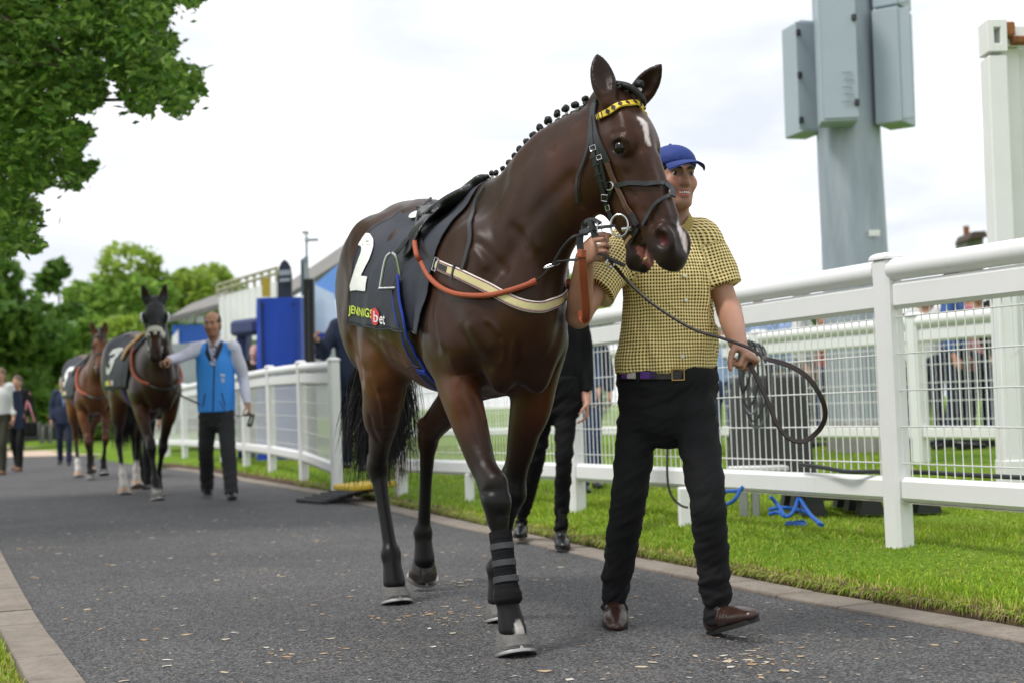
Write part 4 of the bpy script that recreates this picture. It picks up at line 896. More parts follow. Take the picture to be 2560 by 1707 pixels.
q0 = P[19]+NR[19]*.008; MB().tube(spline(np.array([q0, q0+A(-.05, -.012, .01), q0+A(-.12, -.02, -.005)]), 8), [.003]*7+[.002], 6).build('strap_end', BLK, gt)
# breast girth: cream webbing with purple edges, and the strap that holds it up over the neck
bg_ = htop('breast_girth'); tag(bg_, 'cream breast girth with purple edges round the bay horse\'s chest', 'breast girth')
CRM = mat('cream_webbing', (.66, .58, .30), .75, bump=.4, bscale=260); CRE = mat('pale_webbing_edge', (.72, .68, .58), .75, bump=.4, bscale=260); PUR = mat('purple_edging', (.22, .05, .12), .7)
bp = [c2(710, 605), c2(790, 640), c2(900, 685), c2(1080, 775), c2(1250, 862), c2(1380, 885), c2(1455, 862)]
S, nr = surf(bp, .006, 46); far = h1.f.snap(np.array([S[-1]+A(-.06, .06, .02), S[-1]+A(-.18, .10, .06), (.16, .23, 1.3), (0.02, .235, 1.38)]), .006)
Q = np.vstack([S, spline(np.vstack([S[-1], far[0]]), 16)[1:]]); S, nr = h1.f.snap(Q, .006); S = np.array([S[max(0, i-2):i+3].mean(0) for i in range(len(S))])
MB().ribbon(S, nr, .041, .004).build('webbing', CRE, bg_)
MB().ribbon(S+nr*.003, nr, .024, .003).build('stripe', CRM, bg_)
T = np.gradient(S, axis=0); T /= np.linalg.norm(T, axis=1)[:, None]; Bv = np.cross(T, nr); Bv /= np.linalg.norm(Bv, axis=1)[:, None]
for s_ in (-1, 1): MB().ribbon(S+Bv*s_*.0147+nr*.003, nr, .0035, .003).build('edging', PUR, bg_)
MB().tube([S[1]+Bv[1]*a+T[1]*b_+nr[1]*.008 for a, b_ in ((-.024, -.022), (.024, -.022), (.024, .02), (-.024, .02))], .0035, 6, closed=True).build('buckle', STEEL(), bg_)
MB().ribbon(S[3:9]+nr[3:9]*.006, nr[3:9], .022, .003).build('strap_end', BLK, bg_)
MB().ribbon(np.array([S[11]-Bv[11]*.028, S[11], S[11]+Bv[11]*.028])+nr[11]*.006, np.tile(nr[11], (3, 1)), .014, .003).build('keeper', BLK, bg_)
strap('neck_strap', [c2(872, 690), c2(912, 540), c2(935, 400), c2(960, 230), c2(1005, 140), c2(1025, 108)], .019, BLK, bg_, .006, .003)
S2, n2 = h1.f.snap(spline(np.array([(.06, 0.03, 1.69), (.12, .12, 1.60), (.2, .2, 1.45), (.22, .23, 1.3)]), 16), .006); MB().ribbon(S2, n2, .019, .003).build('neck_strap', BLK, bg_)
pa, pb = cpx(622, 400, .02), S[0]; pm = (pa+pb)/2+A(.01, -.02, -.01)
MB().ribbon(spline(np.array([pa, pm, pb]), 10), [A(.2, -1, .2)]*10, .02, .004).build('girth_strap', BLK, bg_)
# reins: orange grips hanging in a loop along the shoulder
rn = htop('reins'); tag(rn, 'orange rubber grip reins looped along the bay horse\'s shoulder to the saddle', 'reins')
rp = [c2(592, 372), c2(597, 470), c2(625, 585), c2(685, 690), c2(765, 760), c2(890, 808), c2(1080, 813), c2(1260, 765), c2(1375, 708)]
S, nr = surf(rp, .016, 60); S[:12] = np.array([cpx(x, y, .026) for x, y in spline(np.array([(592, 372), (597, 470), (612, 545), (640, 620)]), 12)]); S = np.array([S[max(0, i-3):i+4].mean(0) for i in range(len(S))])
w = np.full(60, .0098); w[:3] = .012; w[-4:] = .012
MB().tube(S, w, 10).build('rubber_grip', ORG, rn)
e0 = S[-1]; ring = at(1380, 664, 4.66); ringl = w2h(ring)[0]; bitr = w2h(at(*c1(460, 1180), 4.50))[0]; hnd = w2h(at(*c1(300, 1230), 4.62))[0]
MB().tube(spline(np.array([e0, (e0+ringl)/2+A(0, -.005, -.008), ringl]), 10), .0045, 6).build('rein', BLK, rn)
midp = w2h(at(*c1(140, 1320), 4.62))[0]
MB().tube(spline(np.array([ringl, midp, w2h(at(*c1(215, 1245), 4.58))[0], hnd]), 16), .0045, 6).build('rein', BLK, rn)
MB().tube([ringl+A(.012*math.cos(a), .010*math.cos(a), .0)+A(.01, .02, .008)*math.sin(a) for a in np.linspace(0, 2*math.pi, 16, endpoint=False)], .0028, 6, closed=True).build('ring', STEEL(), rn)
MB().ribbon(spline(np.array([ringl, w2h(at(*c1(140, 1400), 4.60))[0], w2h(at(*c1(240, 1392), 4.56))[0]]), 8), [A(.9, .3, .3)]*8, .012, .003).build('martingale_strap', BLK, rn)
# far rein over the neck
S2, n2 = h1.f.snap(spline(np.array([(.42, .12, 1.28), (.30, .20, 1.24), (.16, .23, 1.3), (-.02, .24, 1.42), (-.15, .22, 1.52)]), 24), .012); MB().tube(S2, .0115, 8).build('rubber_grip', ORG, rn)
MB().tube(spline(np.array([S[0], cpx(620, 290, .035), cpx(680, 215, .03)]), 12), .006, 6).build('rein', BLK, rn)
# bridle
br = htop('bridle'); tag(br, 'black leather bridle with yellow and black browband on the bay horse\'s head', 'bridle')
hq = lambda pts: [c1(*p) for p in pts]
strap('headpiece', hq([(356, 400), (347, 440), (342, 480), (350, 560), (372, 650), (405, 720), (432, 778)]), .027, BLK, br, .006, .004, 30)
strap('cheek_strap', hq([(432, 772), (480, 880), (540, 1010), (588, 1105)]), .021, BRN, br, .007, .004, 24)
strap('cheek_strap_end', hq([(586, 1098), (610, 1150), (622, 1175)]), .022, BLK, br, .008, .004, 8)
ck = strap('cheekpiece', hq([(336, 500), (338, 600), (345, 690), (360, 790), (385, 890), (412, 985), (440, 1060), (470, 1130)]), .017, BLK, br, .009, .004, 40)
strap('cheekpiece', hq([(372, 690), (385, 760), (405, 850), (425, 930)]), .013, BLK, br, .009, .003, 20)
strap('throatlash', hq([(330, 560), (318, 660), (290, 760), (255, 860), (237, 950), (243, 1030)]), .012, BLK, br, .008, .003, 26)
strap('noseband', hq([(455, 925), (520, 916), (600, 910), (720, 912), (790, 920)]), .017, BLK, br, .007, .004, 26)
strap('noseband', hq([(470, 922), (440, 1000), (432, 1090)]), .014, BLK, br, .006, .003, 12)
strap('noseband', hq([(775, 915), (815, 950), (825, 1000)]), .030, BLK, br, .008, .005, 10)
strap('noseband', hq([(812, 985), (760, 1020), (712, 1080), (682, 1130), (662, 1175)]), .013, BLK, br, .008, .004, 20)
strap('curb_strap', hq([(630, 1190), (605, 1230), (575, 1290)]), .016, BLK, br, .007, .004, 10)
strap('curb_pad', hq([(597, 1235), (575, 1265), (562, 1295)]), .012, mat('tan_leather_pad', (.30, .19, .08), .5), br, .012, .004, 8)
for (x, y, w_, h_) in ((348, 690, .022, .016), (386, 745, .018, .014), (415, 990, .020, .022), (448, 1060, .018, .016)):
    p, n_ = surf([c1(x, y), c1(x+8, y+30)], .013, 6); t_ = unit(p[-1]-p[0]); b_ = np.cross(t_, n_[0])
    MB().tube([p[0]+b_*a*w_/2+t_*c_*h_/2 for a, c_ in ((-1, -1), (1, -1), (1, 1), (-1, 1))], .0024, 6, closed=True).build('buckle', STEEL(), br)
for (x, y) in ((350, 745), (375, 850), (395, 890), (365, 790)):
    p, n_ = surf([c1(x, y), c1(x+8, y+30)], .013, 6); t_ = unit(p[-1]-p[0]); b_ = np.cross(t_, n_[0])
    MB().ribbon(np.array([p[0]-b_*.013, p[0], p[0]+b_*.013]), np.tile(n_[0], (3, 1)), .007, .003).build('keeper', BLK, br)
# browband: yellow with black diamonds
YEL = mat('yellow_browband', (.78, .55, .05), .5, bump=.1); 
S, nr = surf([c1(*p) for p in ((362, 508), (400, 484), (440, 461), (480, 440), (520, 424), (560, 416), (600, 414), (640, 424), (672, 438))]+[tuple(h1.f.snap([h1.hp(.07, -.02, .085)])[0][0]), tuple(h1.f.snap([h1.hp(.06, -.07, .09)])[0][0])], .008, 60)
S = np.array([S[max(0, i-3):i+4].mean(0) for i in range(60)])
MB().ribbon(S, nr, .023, .005).build('browband', YEL, br)
T = np.gradient(S, axis=0); T /= np.linalg.norm(T, axis=1)[:, None]
for i in (12, 17, 22, 27, 32, 37, 42):
    b_ = unit(np.cross(T[i], nr[i])); o = S[i]+nr[i]*.006; MB().prism([(-.011, 0), (0, -.0085), (.011, 0), (0, .0085)], nr[i]*.0015, o, b_, T[i]).build('browband_diamond', mat('black_browband_inlay', (.01, .01, .01), .5), br)
for i in (2, 4, 7): b_ = unit(np.cross(T[i], nr[i])); MB().ribbon(np.array([S[i]-b_*.012, S[i], S[i]+b_*.012])+nr[i]*.005, np.tile(nr[i], (3, 1)), .0035, .002).build('browband_diamond', mat('black_browband_inlay', (.01, .01, .01), .5), br)
# strap over the poll, far side
S2, n2 = h1.f.snap(spline(np.array([hit(h1, *c1(356, 402), w2h), h1.hp(-.035, -.02, -.02), h1.hp(-.03, -.02, .05), h1.hp(.05, -.09, .1), h1.hp(.2, -.14, .09), h1.hp(.36, -.13, .07), h1.hp(.45, -.12, .06)]), 40), .006); MB().ribbon(S2, n2, .024, .004).build('headpiece', BLK, br)
# far half of the noseband
S2, n2 = h1.f.snap(spline(np.array([hit(h1, *c1(815, 960), w2h), h1.hp(.34, -.02, .05), h1.hp(.30, -.11, .075), h1.hp(.26, -.2, .06)]), 20), .007); MB().ribbon(S2, n2, .016, .004).build('noseband', BLK, br)
# bit: ring and mouthpiece
def ring_px(x, y, rx, r, name, parent, Y, th=.004, tilt=0):
    c = w2h(at(*c1(x, y), Y))[0]; e1 = w2h(HO+C_R)[0]; e2 = A(0, 0, 1); fwd = unit(w2h(HO-C_F)[0])
    MB().tube([c+e1*rx*math.cos(a)+e2*r*math.sin(a)+fwd*.012*math.cos(a) for a in np.linspace(0, 2*math.pi, 24, endpoint=False)], th, 8, closed=True).build(name, STEEL(), parent); return c
bc = hit(h1, *c1(585, 1190), w2h); Yb = float(h2w(bc)[0, 1])
br_c = ring_px(502, 1176, .028, .0365, 'bit_ring', br, Yb-.012)
ring_px(632, 1182, .012, .0145, 'ring', br, Yb-.018, .0035); ring_px(438, 925, .012, .0135, 'ring', br, float(h2w(hit(h1, *c1(438, 925), w2h))[0, 1])-.012, .003)
p_, n_ = surf([c1(545, 1198), c1(600, 1190)], .010, 8); MB().tube(p_, np.linspace(.0105, .0085, 8), 10).build('bit_mouthpiece', STEEL(), br)
# tongue and teeth
MB().ball(h1.jd(.505, -.118), (.06, .017, .020), 14, 8, np.array([h1.fr['n']-.15*h1.fr['d'], h1.fr['d'], h1.fr['s']]).T).build('tongue', mat('tongue', (.45, .16, .16), .35, bump=.2, bscale=120), h1.root)
m = MB()
for q in range(5): m.box(h1.jd(.545-.004*abs(q-2), -.118)+h1.fr['s']*(q-2)*.0105, (.010, .016, .0095), np.array([h1.fr['n'], h1.fr['d'], h1.fr['s']]).T, .003)
m.build('teeth', mat('horse_teeth', (.55, .42, .24), .35), h1.root)
# ------------------------------------------------------------------ people (x to the person's left, -y the way they face, z up)
SKIN = {}
def skin_mat(): return mat('skin', rough=.48, spec=.35, attr=True, sub=.08, bump=.06, bscale=180)
def person(name, J, base, rz=0, res=.012, tone=(.36, .17, .10), hair=(.012, .01, .009), top=None, legs=None, shoes=None, head=None, hands=None, fine=False, stubble=0., short=False, bald=0, smile=False, skirt=None, longhair=False, gsize=1.0, headonly=False, hscale=1.):
    """J: joints in the person's own axes. Returns root and the joints"""
    root = empty(name, base, rz); J = {k: np.asarray(v, float) for k, v in J.items()}
    P = np.array([v for k, v in J.items() if k not in ('hyaw',)]); lo = P.min(0)-.22; hi = P.max(0)+.22; lo[2] = max(lo[2], -.03)
    hy, hpz = (head or (0, 0)); hf = A(math.sin(hy)*math.cos(hpz), -math.cos(hy)*math.cos(hpz), math.sin(hpz)); hl = A(math.cos(hy), math.sin(hy), 0); hu = np.cross(hl, -hf); hu = hu if hu[2] > 0 else -hu
    hc = J['head']; g = gsize; gh = g*hscale
    hp = lambda x, y, z: hc+gh*(x*hl-y*hf+z*hu); HR = np.array([hl, -hf, hu]).T
    f = Field(lo, hi, res)
    f.ell(hp(0, .012, .035), gh*A(.077, .096, .090), HR, k=.01); f.ell(hp(0, -.02, -.03), gh*A(.064, .073, .088), HR, k=.025)
    f.ell(hp(0, -.058, -.098), gh*A(.030, .026, .022), HR, k=.022)
    for s in (-1, 1):
        f.seg(hp(s*.053, .0, -.058), hp(s*.02, -.062, -.1), .015, .014, k=.02); f.ell(hp(s*.042, -.062, -.022), gh*A(.024, .02, .024), HR, k=.02)
        f.seg(hp(s*.012, -.089, .030), hp(s*.045, -.076, .030), .008, .008, k=.014); f.ell(hp(s*.032, -.096, .010), gh*A(.0155, .014, .0075), HR, k=.008, mode='sub')
        f.ell(hp(s*.078, .010, -.006), gh*A(.009, .020, .031), HR, k=.008); f.ell(hp(s*.012, -.096, -.034), gh*A(.009, .010, .008), HR, k=.006)
    f.seg(hp(0, -.088, .018), hp(0, -.108, -.028), .008, .0125, k=.012)
    f.ell(hp(0, -.089, -.060), gh*A(.024, .010, .006), HR, k=.006); f.ell(hp(0, -.086, -.074), gh*A(.021, .010, .007), HR, k=.006)
    if smile: f.ell(hp(0, -.098, -.066), gh*A(.025, .014, .0065), HR, k=.003, mode='sub')
    nb = J['neck']
    f.seg(hp(0, .02, -.075), nb+A(0, .0, .0), .054*g, .062*g, k=.03)
    pel = J['pelvis']; ax = nb-pel
    if not headonly:
        f.loft([nb+A(0, .01, -.06), pel+ax*.6, pel+ax*.25, pel], [.13*g, .13*g, .11*g, .12*g], [.075*g]*4, side=J['shL']-J['shR'], k=.04)
        f.seg(J['shR'], J['shL'], .05*g, .05*g, k=.03)
        for s in 'LR':
            f.seg(J['sh'+s], J['el'+s], .048*g, .040*g, k=.03); d = J['wr'+s]-J['el'+s]
            f.loft([J['el'+s], J['el'+s]+d*.3, J['wr'+s]], [.041*g, .043*g, .026*g], [.041*g, .043*g, .031*g], k=.02)
            if 'hip'+s in J:
                f.seg(J['hip'+s], J['kn'+s], .056*g, .034*g, k=.03); f.seg(J['kn'+s], J['an'+s], .034*g, .025*g, k=.03)
            # hand: palm, four fingers, thumb
            w = J['wr'+s]; h = J.get('ha'+s, w+unit(d)*.09); u = unit(h-w); kind, nrm, cur = (hands or {}).get(s, ('relax', A(1 if s == 'R' else -1, 0, 0), .5))
            nrm = unit(np.asarray(nrm, float)-u*(np.asarray(nrm, float)@u)); ac = np.cross(u, nrm)*(1 if s == 'R' else -1)        # ac: towards the thumb side
            f.seg(w, w+u*.085*g, (.032*g, .015*g), (.040*g, .013*g), side=ac, k=.015)
            for q in range(4):
                b = w+u*.085*g+ac*(.030-.020*q)*g; L3 = [(.040, .026, .02), (.044, .03, .022), (.041, .028, .021), (.033, .021, .018)][q]; p = b; dr = u; cc = cur*(1+.06*q)
                for j, l in enumerate(L3):
                    an_ = cc*(j+1); dr = u*math.cos(an_)+nrm*math.sin(an_); p2 = p+dr*l*g; f.seg(p, p2, (.0094-.0008*j)*g, (.0088-.0008*j)*g, k=.003 if fine else .004); p = p2
            b = w+u*.03*g+ac*.032*g; tdir = unit(u*.75+ac*.62+nrm*.35*(1+cur)); p = b+tdir*.040*g; f.seg(b, p, .0135*g, .011*g, k=.012)
            td2 = unit(u*.85+ac*.05+nrm*(.35+.6*cur)); p2 = p+td2*.032*g; f.seg(p, p2, .0108*g, .0098*g, k=.004); f.seg(p2, p2+unit(td2-ac*.4)*.024*g, .0098*g, .0085*g, k=.004)
    V, F = f.mesh(1)
    q = np.stack([(V-hc)@hl, -(V-hc)@hf, (V-hc)@hu], 1)/gh; c = np.tile(A(*tone), (len(V), 1))*(1+.10*vnoise(V, 30, 4))[:, None]
    isH = np.linalg.norm(q*A(1, 1, .8), axis=1) < .16
    lips = isH & (np.abs(q[:, 0]) < .026) & (q[:, 1] < -.078) & (np.abs(q[:, 2]+.067) < .013); c[lips] = c[lips]*.35+A(.30, .075, .06)*.65*(sum(tone)/.63)
    if stubble: st = isH*sstep(q[:, 2], -.025, -.055)*sstep(q[:, 1], .02, -.03)*stubble; st[lips] = 0; c = c*(1-.55*st[:, None])+A(.03, .025, .025)*(.55*st[:, None])*.6
    ck = isH*np.exp(-((np.abs(q[:, 0])-.042)/.02)**2-((q[:, 2]+.02)/.02)**2)*.25; c[:, 0] *= 1+ck
    bd = mesh_obj('body', V, F, skin_mat(), root, cols=np.clip(c, .004, 1))
    # eyes, brows, hair, teeth
    if res < .016:
        for s in (-1, 1):
            e = MB().ball(hp(s*.032, -.0755, .009), .0122*gh, 10, 7).build('eye', mat('eye_white', (.45, .41, .39), .25), bd); MB().ball(hp(s*.033, -.0792, .009), .0096*gh, 8, 6).build('iris', mat('dark_iris', (.02, .012, .008), .15), e)
            MB().tube(spline(np.array([hp(s*.012, -.098, .027), hp(s*.03, -.0955, .033), hp(s*.050, -.082, .029)]), 7), np.array([.0035, .0052, .0055, .0055, .005, .0042, .002])*gh, 6).build('eyebrow', mat('hair_'+'%.3f' % hair[0], hair, .5), bd)
        if smile:
            m = MB()
            for k in range(6): m.box(hp((k-2.5)*.0075, -.0895+.0007*(k-2.5)**2, -.0635), A(.007, .006, .0085)*gh, HR, .0015)
            m.build('teeth', mat('teeth', (.75, .72, .66), .3), bd)
    if bald < 2:
        fh = Field(hc-.17*gh, hc+.17*gh, max(.006, res*.8)); fh.ell(hp(0, .016, .040), gh*A(.083, .102, .094), HR, k=.01); fh.ell(hp(0, .03, -.03), gh*A(.078, .075, .06), HR, k=.03)
        if longhair:
            fh.ell(hp(0, .05, -.05), gh*A(.085, .06, .12), HR, k=.03)
        fh.ell(hp(0, -.085, -.035), gh*A(.085, .095, .088), HR, k=.012, mode='sub')
        if bald: fh.ell(hp(0, -.03, .085), gh*A(.072, .105, .075), HR, k=.01, mode='sub')
        for s in (-1, 1): fh.ell(hp(s*.085, -.03, -.03), gh*A(.03, .045, .05), HR, k=.01, mode='sub')
        V, F = fh.mesh(1)
        if len(V): mesh_obj('hair', V+.003*gh*vnoise(V, 90, 6)[:, None]*unit(A(1, .5, 1)), F, mat('hair_'+'%.3f' % hair[0], hair, .5, bump=.5, bscale=120, aniso=(1, 1, .3)), bd)
    R_ = dict(root=root, body=bd, hp=hp, HR=HR, J=J, lo=lo, hi=hi, g=g, hc=hc)
    if headonly: return R_
    def fold(f_, V, amp, ks, seed):
        n_ = f_.grad(V, f_.res*1.5); n_ /= np.linalg.norm(n_, axis=1)[:, None]+1e-9; return V+n_*(amp*vnoise(V*np.asarray(ks), 1., seed))[:, None]
    if legs:
        f = Field(lo, hi, res); wz = legs.get('waist', pel[2]+.06); lw = legs.get('w', 1.); w1, w2, w3 = [k*lw*g for k in legs.get('r', (.088, .066, .056))]; sd = J['hipL']-J['hipR']
        f.loft([A(pel[0], pel[1], wz+.05), A(pel[0], pel[1], wz-.06), pel+A(0, .01, -.09)], [legs.get('ww', .165)*g, legs.get('ww', .165)*g*1.06, .165*g], [legs.get('wd', .118)*g, .125*g, .122*g], side=sd, k=.04)
        for s in 'LR':
            k_, a_, h_ = J['kn'+s], J['an'+s], J['hip'+s]
            f.loft([h_+A(0, .005, .03), h_+(k_-h_)*.5, k_+A(0, -.005, 0), k_+(a_-k_)*.5+A(0, .012, 0), a_+A(0, .0, -.0), a_+unit(a_-k_)*.05], [w1, (w1+w2)/2, w2, w2*.94, w3, w3], [w1*1.08, (w1+w2)/2*1.04, w2*1.04, w2*.96, w3*1.02, w3*1.02], side=(1, 0, 0), k=.014, n=18)
            f.ell(h_+A(0, .055, .01), (.070*g, .066*g, .085*g), k=.03)
        f.cut(A(0, 0, wz), (0, 0, 1), .003)
        for s in 'LR':
            a_, k_ = J['an'+s], J['kn'+s]; nn = unit(a_-k_); m_ = .13; sl, X, Y, Z = f._sl(a_-m_, a_+m_+nn*.08); d = -((X-a_[0])*nn[0]+(Y-a_[1])*nn[1]+(Z-a_[2])*nn[2])+legs.get('hem', .01)
            f._op(sl, d.astype(np.float32), .003, 'sub')
        V, F = f.mesh(1)
        if res < .013:
            am = np.zeros(len(V)); dirn = np.zeros(len(V))
            for s in 'LR':
                for jn, rad, a0 in (('an', .17, .012), ('kn', .20, .0055), ('hip', .19, .008)):
                    dd = np.linalg.norm(V-J[jn+s], axis=1); am += a0*np.exp(-(dd/rad)**2)
            n_ = f.grad(V, f.res*1.5); n_ /= np.linalg.norm(n_, axis=1)[:, None]+1e-9
            wz_ = V+.03*np.stack([vnoise(V, 7, 41), vnoise(V, 7, 42), vnoise(V, 7, 43)], 1); V = V+n_*(am*(vnoise(wz_*A(24, 14, 40), 1., 21)+.5*vnoise(wz_*A(-30, 10, 62), 1., 22))+.0045*vnoise(wz_*A(26, 20, 8), 1., 5))[:, None]
        R_['trousers'] = mesh_obj('trousers', V, F, legs['mat'], root); R_['fl'] = f
    if skirt:
        f = Field(lo, hi, res); f.loft([pel+A(0, 0, .12), pel, pel+A(0, 0, -.3)], [.16*g, .19*g, .22*g], [.12*g, .14*g, .16*g], k=.02); f.cut(pel+A(0, 0, skirt['z']), (0, 0, -1)); f.cut(pel+A(0, 0, .14), (0, 0, 1))
        V, F = f.mesh(1); mesh_obj('skirt', V, F, skirt['mat'], root)
    if top:
        f = Field(lo, hi, res); ch = top.get('chest', 1.)*g; sd = J['shL']-J['shR']; hz = top.get('hem', pel[2]+.06); bw = top.get('belly', (.17, .13)); bot = A(pel[0], pel[1], hz)
        f.loft([nb+A(0, .015, .0), nb+A(0, .012, -.055), pel+ax*.72, pel+ax*.42, A(pel[0], pel[1], pel[2]+.10) if hz < pel[2]+.10 else bot+ax*.08, bot-A(0, 0, .06)],
               [.062*g, .125*ch, .178*ch, .172*ch, bw[0]*g, bw[0]*g*top.get('flare', 1.0)], [.062*g, .088*ch, .122*ch, .124*ch, bw[1]*g, bw[1]*g*top.get('flare', 1.0)], side=sd, k=.04, n=20)
        sr = top.get('sr', (.066, .058, .040))
        for s in 'LR':
            sh, el, wr = J['sh'+s], J['el'+s], J['wr'+s]; o_ = A(0, 0, 0); sc = unit(sh-nb)
            f.seg(nb+A(0, .012, -.045)+sc*.02, sh+A(0, 0, .012)-sc*.02, .058*g, .062*g, k=.05)
            if top.get('sleeve') == 'none': continue
            if top.get('sleeve') == 'short':
                e2 = sh+(el-sh)*top.get('sl', .62); f.loft([sh-sc*.03, sh+(e2-sh)*.5, e2, e2+unit(el-sh)*.02], [sr[0]*1.05*g, sr[0]*g, sr[0]*1.03*g, sr[0]*1.05*g], [sr[0]*1.12*g, sr[0]*1.05*g, sr[0]*1.08*g, sr[0]*1.1*g], side=(0, 1, 0), k=.045)
            else:
                f.loft([sh-sc*.03, sh+(el-sh)*.5, el, el+(wr-el)*.5, wr-unit(wr-el)*.01, wr+unit(wr-el)*.03], [sr[0]*1.05*g, sr[0]*.98*g, sr[1]*g, sr[1]*.93*g, sr[2]*g, sr[2]*g], [sr[0]*1.1*g, sr[0]*g, sr[1]*1.04*g, sr[1]*.93*g, sr[2]*g, sr[2]*g], side=(0, 1, 0), k=.04, n=16)
        f.cut(A(0, 0, hz), (0, 0, -1), .003)
        for s in 'LR':
            if top.get('sleeve') == 'none':
                sh = J['sh'+s]; sc = unit(sh-nb); nn = unit(sc+A(0, 0, .1)); o_ = sh+sc*.03; r_ = .16
            else:
                a_, b_ = (J['sh'+s], J['el'+s]) if top.get('sleeve') == 'short' else (J['el'+s], J['wr'+s]); nn = unit(b_-a_); o_ = a_+(b_-a_)*top.get('sl', .62) if top.get('sleeve') == 'short' else b_; r_ = .155 if top.get('sleeve') == 'short' else .105
            sl, X, Y, Z = f._sl(o_-r_, o_+r_); tt_ = ((X-o_[0])*nn[0]+(Y-o_[1])*nn[1]+(Z-o_[2])*nn[2]); d = -tt_; r2 = (X-o_[0])**2+(Y-o_[1])**2+(Z-o_[2])**2; ball = np.sqrt(r2)-r_*.93
            if top.get('sleeve') == 'short': ball = np.maximum(ball, np.sqrt(np.maximum(r2-tt_**2, 0))-.088*g)
            f._op(sl, np.maximum(d, ball).astype(np.float32), .003, 'sub')
        f.ell(nb+A(0, -.045, .045), (.055*g, .05*g, .06*g), k=.008, mode='sub')
        V, F = f.mesh(1)
        if res < .013:
            n_ = f.grad(V, f.res*1.5); n_ /= np.linalg.norm(n_, axis=1)[:, None]+1e-9; lowf = np.exp(-((V[:, 2]-hz)/.13)**2)
            wv = V+.04*np.stack([vnoise(V, 6, 51), vnoise(V, 6, 52), vnoise(V, 6, 53)], 1); V = V+n_*(.007*vnoise(wv*A(13, 11, 9), 1., 31)+.009*lowf*vnoise(wv*A(34, 20, 12), 1., 8)+.005*np.abs(vnoise(wv*A(24, 14, -18), 1., 12)))[:, None]
        ang = np.arctan2(V[:, 0]-pel[0], -(V[:, 1]-pel[1])); uv = np.stack([ang*.165, V[:, 2]], 1)
        for s in 'LR':
            sh, el = J['sh'+s], J['el'+s]; d = el-sh; ln = np.linalg.norm(d); d = d/ln; t = (V-sh)@d; r_ = np.linalg.norm(V-sh-t[:, None]*d, axis=1); m_ = (r_ < .092*g) & (t > .02)
            e1 = unit(np.cross(d, A(0, 1, 0))); e2 = np.cross(d, e1); uv[m_] = np.stack([np.arctan2((V-sh)@e1, (V-sh)@e2)*.07, t], 1)[m_]
        R_['top'] = mesh_obj(top.get('name', 'shirt'), V, F, top['mat'], root, uv=uv); R_['ft'] = f
    if shoes:
        for s in 'LR':
            an, to = J['an'+s], J['toe'+s]; up = J.get('up'+s, A(0, 0, 1)); fw = unit(to-an-up*((to-an)@up)); sd = np.cross(fw, up); f = Field(np.minimum(an, to)-.16, np.maximum(an, to)+.16, min(res, .008)); gr = an-up*(.085*g)
            p = lambda a, b: gr+fw*a*g+up*b*g
            f.loft([p(-.055, .035), p(.02, .038), p(.09, .036), p(.15, .030), p(.185, .026)], [.034*g, .037*g, .046*g, .043*g, .030*g], [.035*g, .037*g, .034*g, .028*g, .020*g], side=sd, k=.01)
            sdr = unit(J['kn'+s]-an); te = an+sdr*(shoes.get('h', .15)-.085)*g; f.loft([p(-.03, .05), an-sdr*.0, te+sdr*.02], [.037*g, .034*g, .031*g], [.044*g, .037*g, .033*g], side=sd, k=.03)
            f.cut(p(0, .012), -up, .003); f.cut(te, sdr, .003)
            V, F = f.mesh(1)
            if res < .013: n_ = f.grad(V, .01); n_ /= np.linalg.norm(n_, axis=1)[:, None]+1e-9; cr_ = np.exp(-(((V-gr)@fw/g-.075)/.03)**2)*sstep((V-gr)@up, .03, .06); V = V+n_*(.004*cr_*np.sin((V-gr)@fw*260))[:, None]
            so = mesh_obj('shoe', V, F, shoes['mat'], root)
            m = MB(); rim = [(-.088, 0), (-.08, .028), (-.03, .036), (.03, .038), (.09, .048), (.15, .044), (.185, .028), (.198, 0)]; rim = rim+[(a, -b) for a, b in rim[-2:0:-1]]
            m.prism([(a*g, b*g) for a, b in rim], up*.016*g, gr, fw, -sd if np.cross(fw, -sd)@up > 0 else sd); m.build('sole', shoes.get('sole', mat('dark_sole', (.012, .011, .010), .7)), so)
    return R_
# ------------------------------------------------------------------ the handler leading the bay horse
c4 = lambda x, y: (1380+x/2.489, 500+y/2.489)
c5 = lambda x, y: (1380+x/2.386, 1050+y/2.386)
c6 = lambda x, y: (x/2.0907, 600+y/2.0907)
def rel(base, d): return {k: at(*v)-np.asarray(base) for k, v in d.items()}
HB = A(.58, 5.25, 0)
J = rel(HB, dict(pelvis=(1668, 960, 5.25), neck=(1683, 568, 5.24), head=(1684, 452, 5.20), shL=(1765, 612, 5.26), shR=(1562, 622, 5.20), elL=(1822, 775, 5.22), elR=(1446, 790, 5.03), wrL=(1846, 862, 5.02), haL=(1878, 892, 4.95), wrR=(1461, 645, 4.86), haR=(1482, 625, 4.77),
                 hipL=(1729, 972, 5.22), hipR=(1608, 972, 5.27), knL=(1767, 1250, 5.06), knR=(1571, 1250, 5.33), anL=(1793, 1540, 5.13), anR=(1538, 1497, 5.50), toeL=(1870, 1572, 4.98), toeR=(1540, 1560, 5.29)))
J['upL'] = unit(A(-.30, .18, 1)); J['upR'] = unit(A(.05, -.12, 1)); J['anL'][2] = .105; J['anR'][2] = .10; J['toeR'][2] = .02; J['toeL'][2] = .06
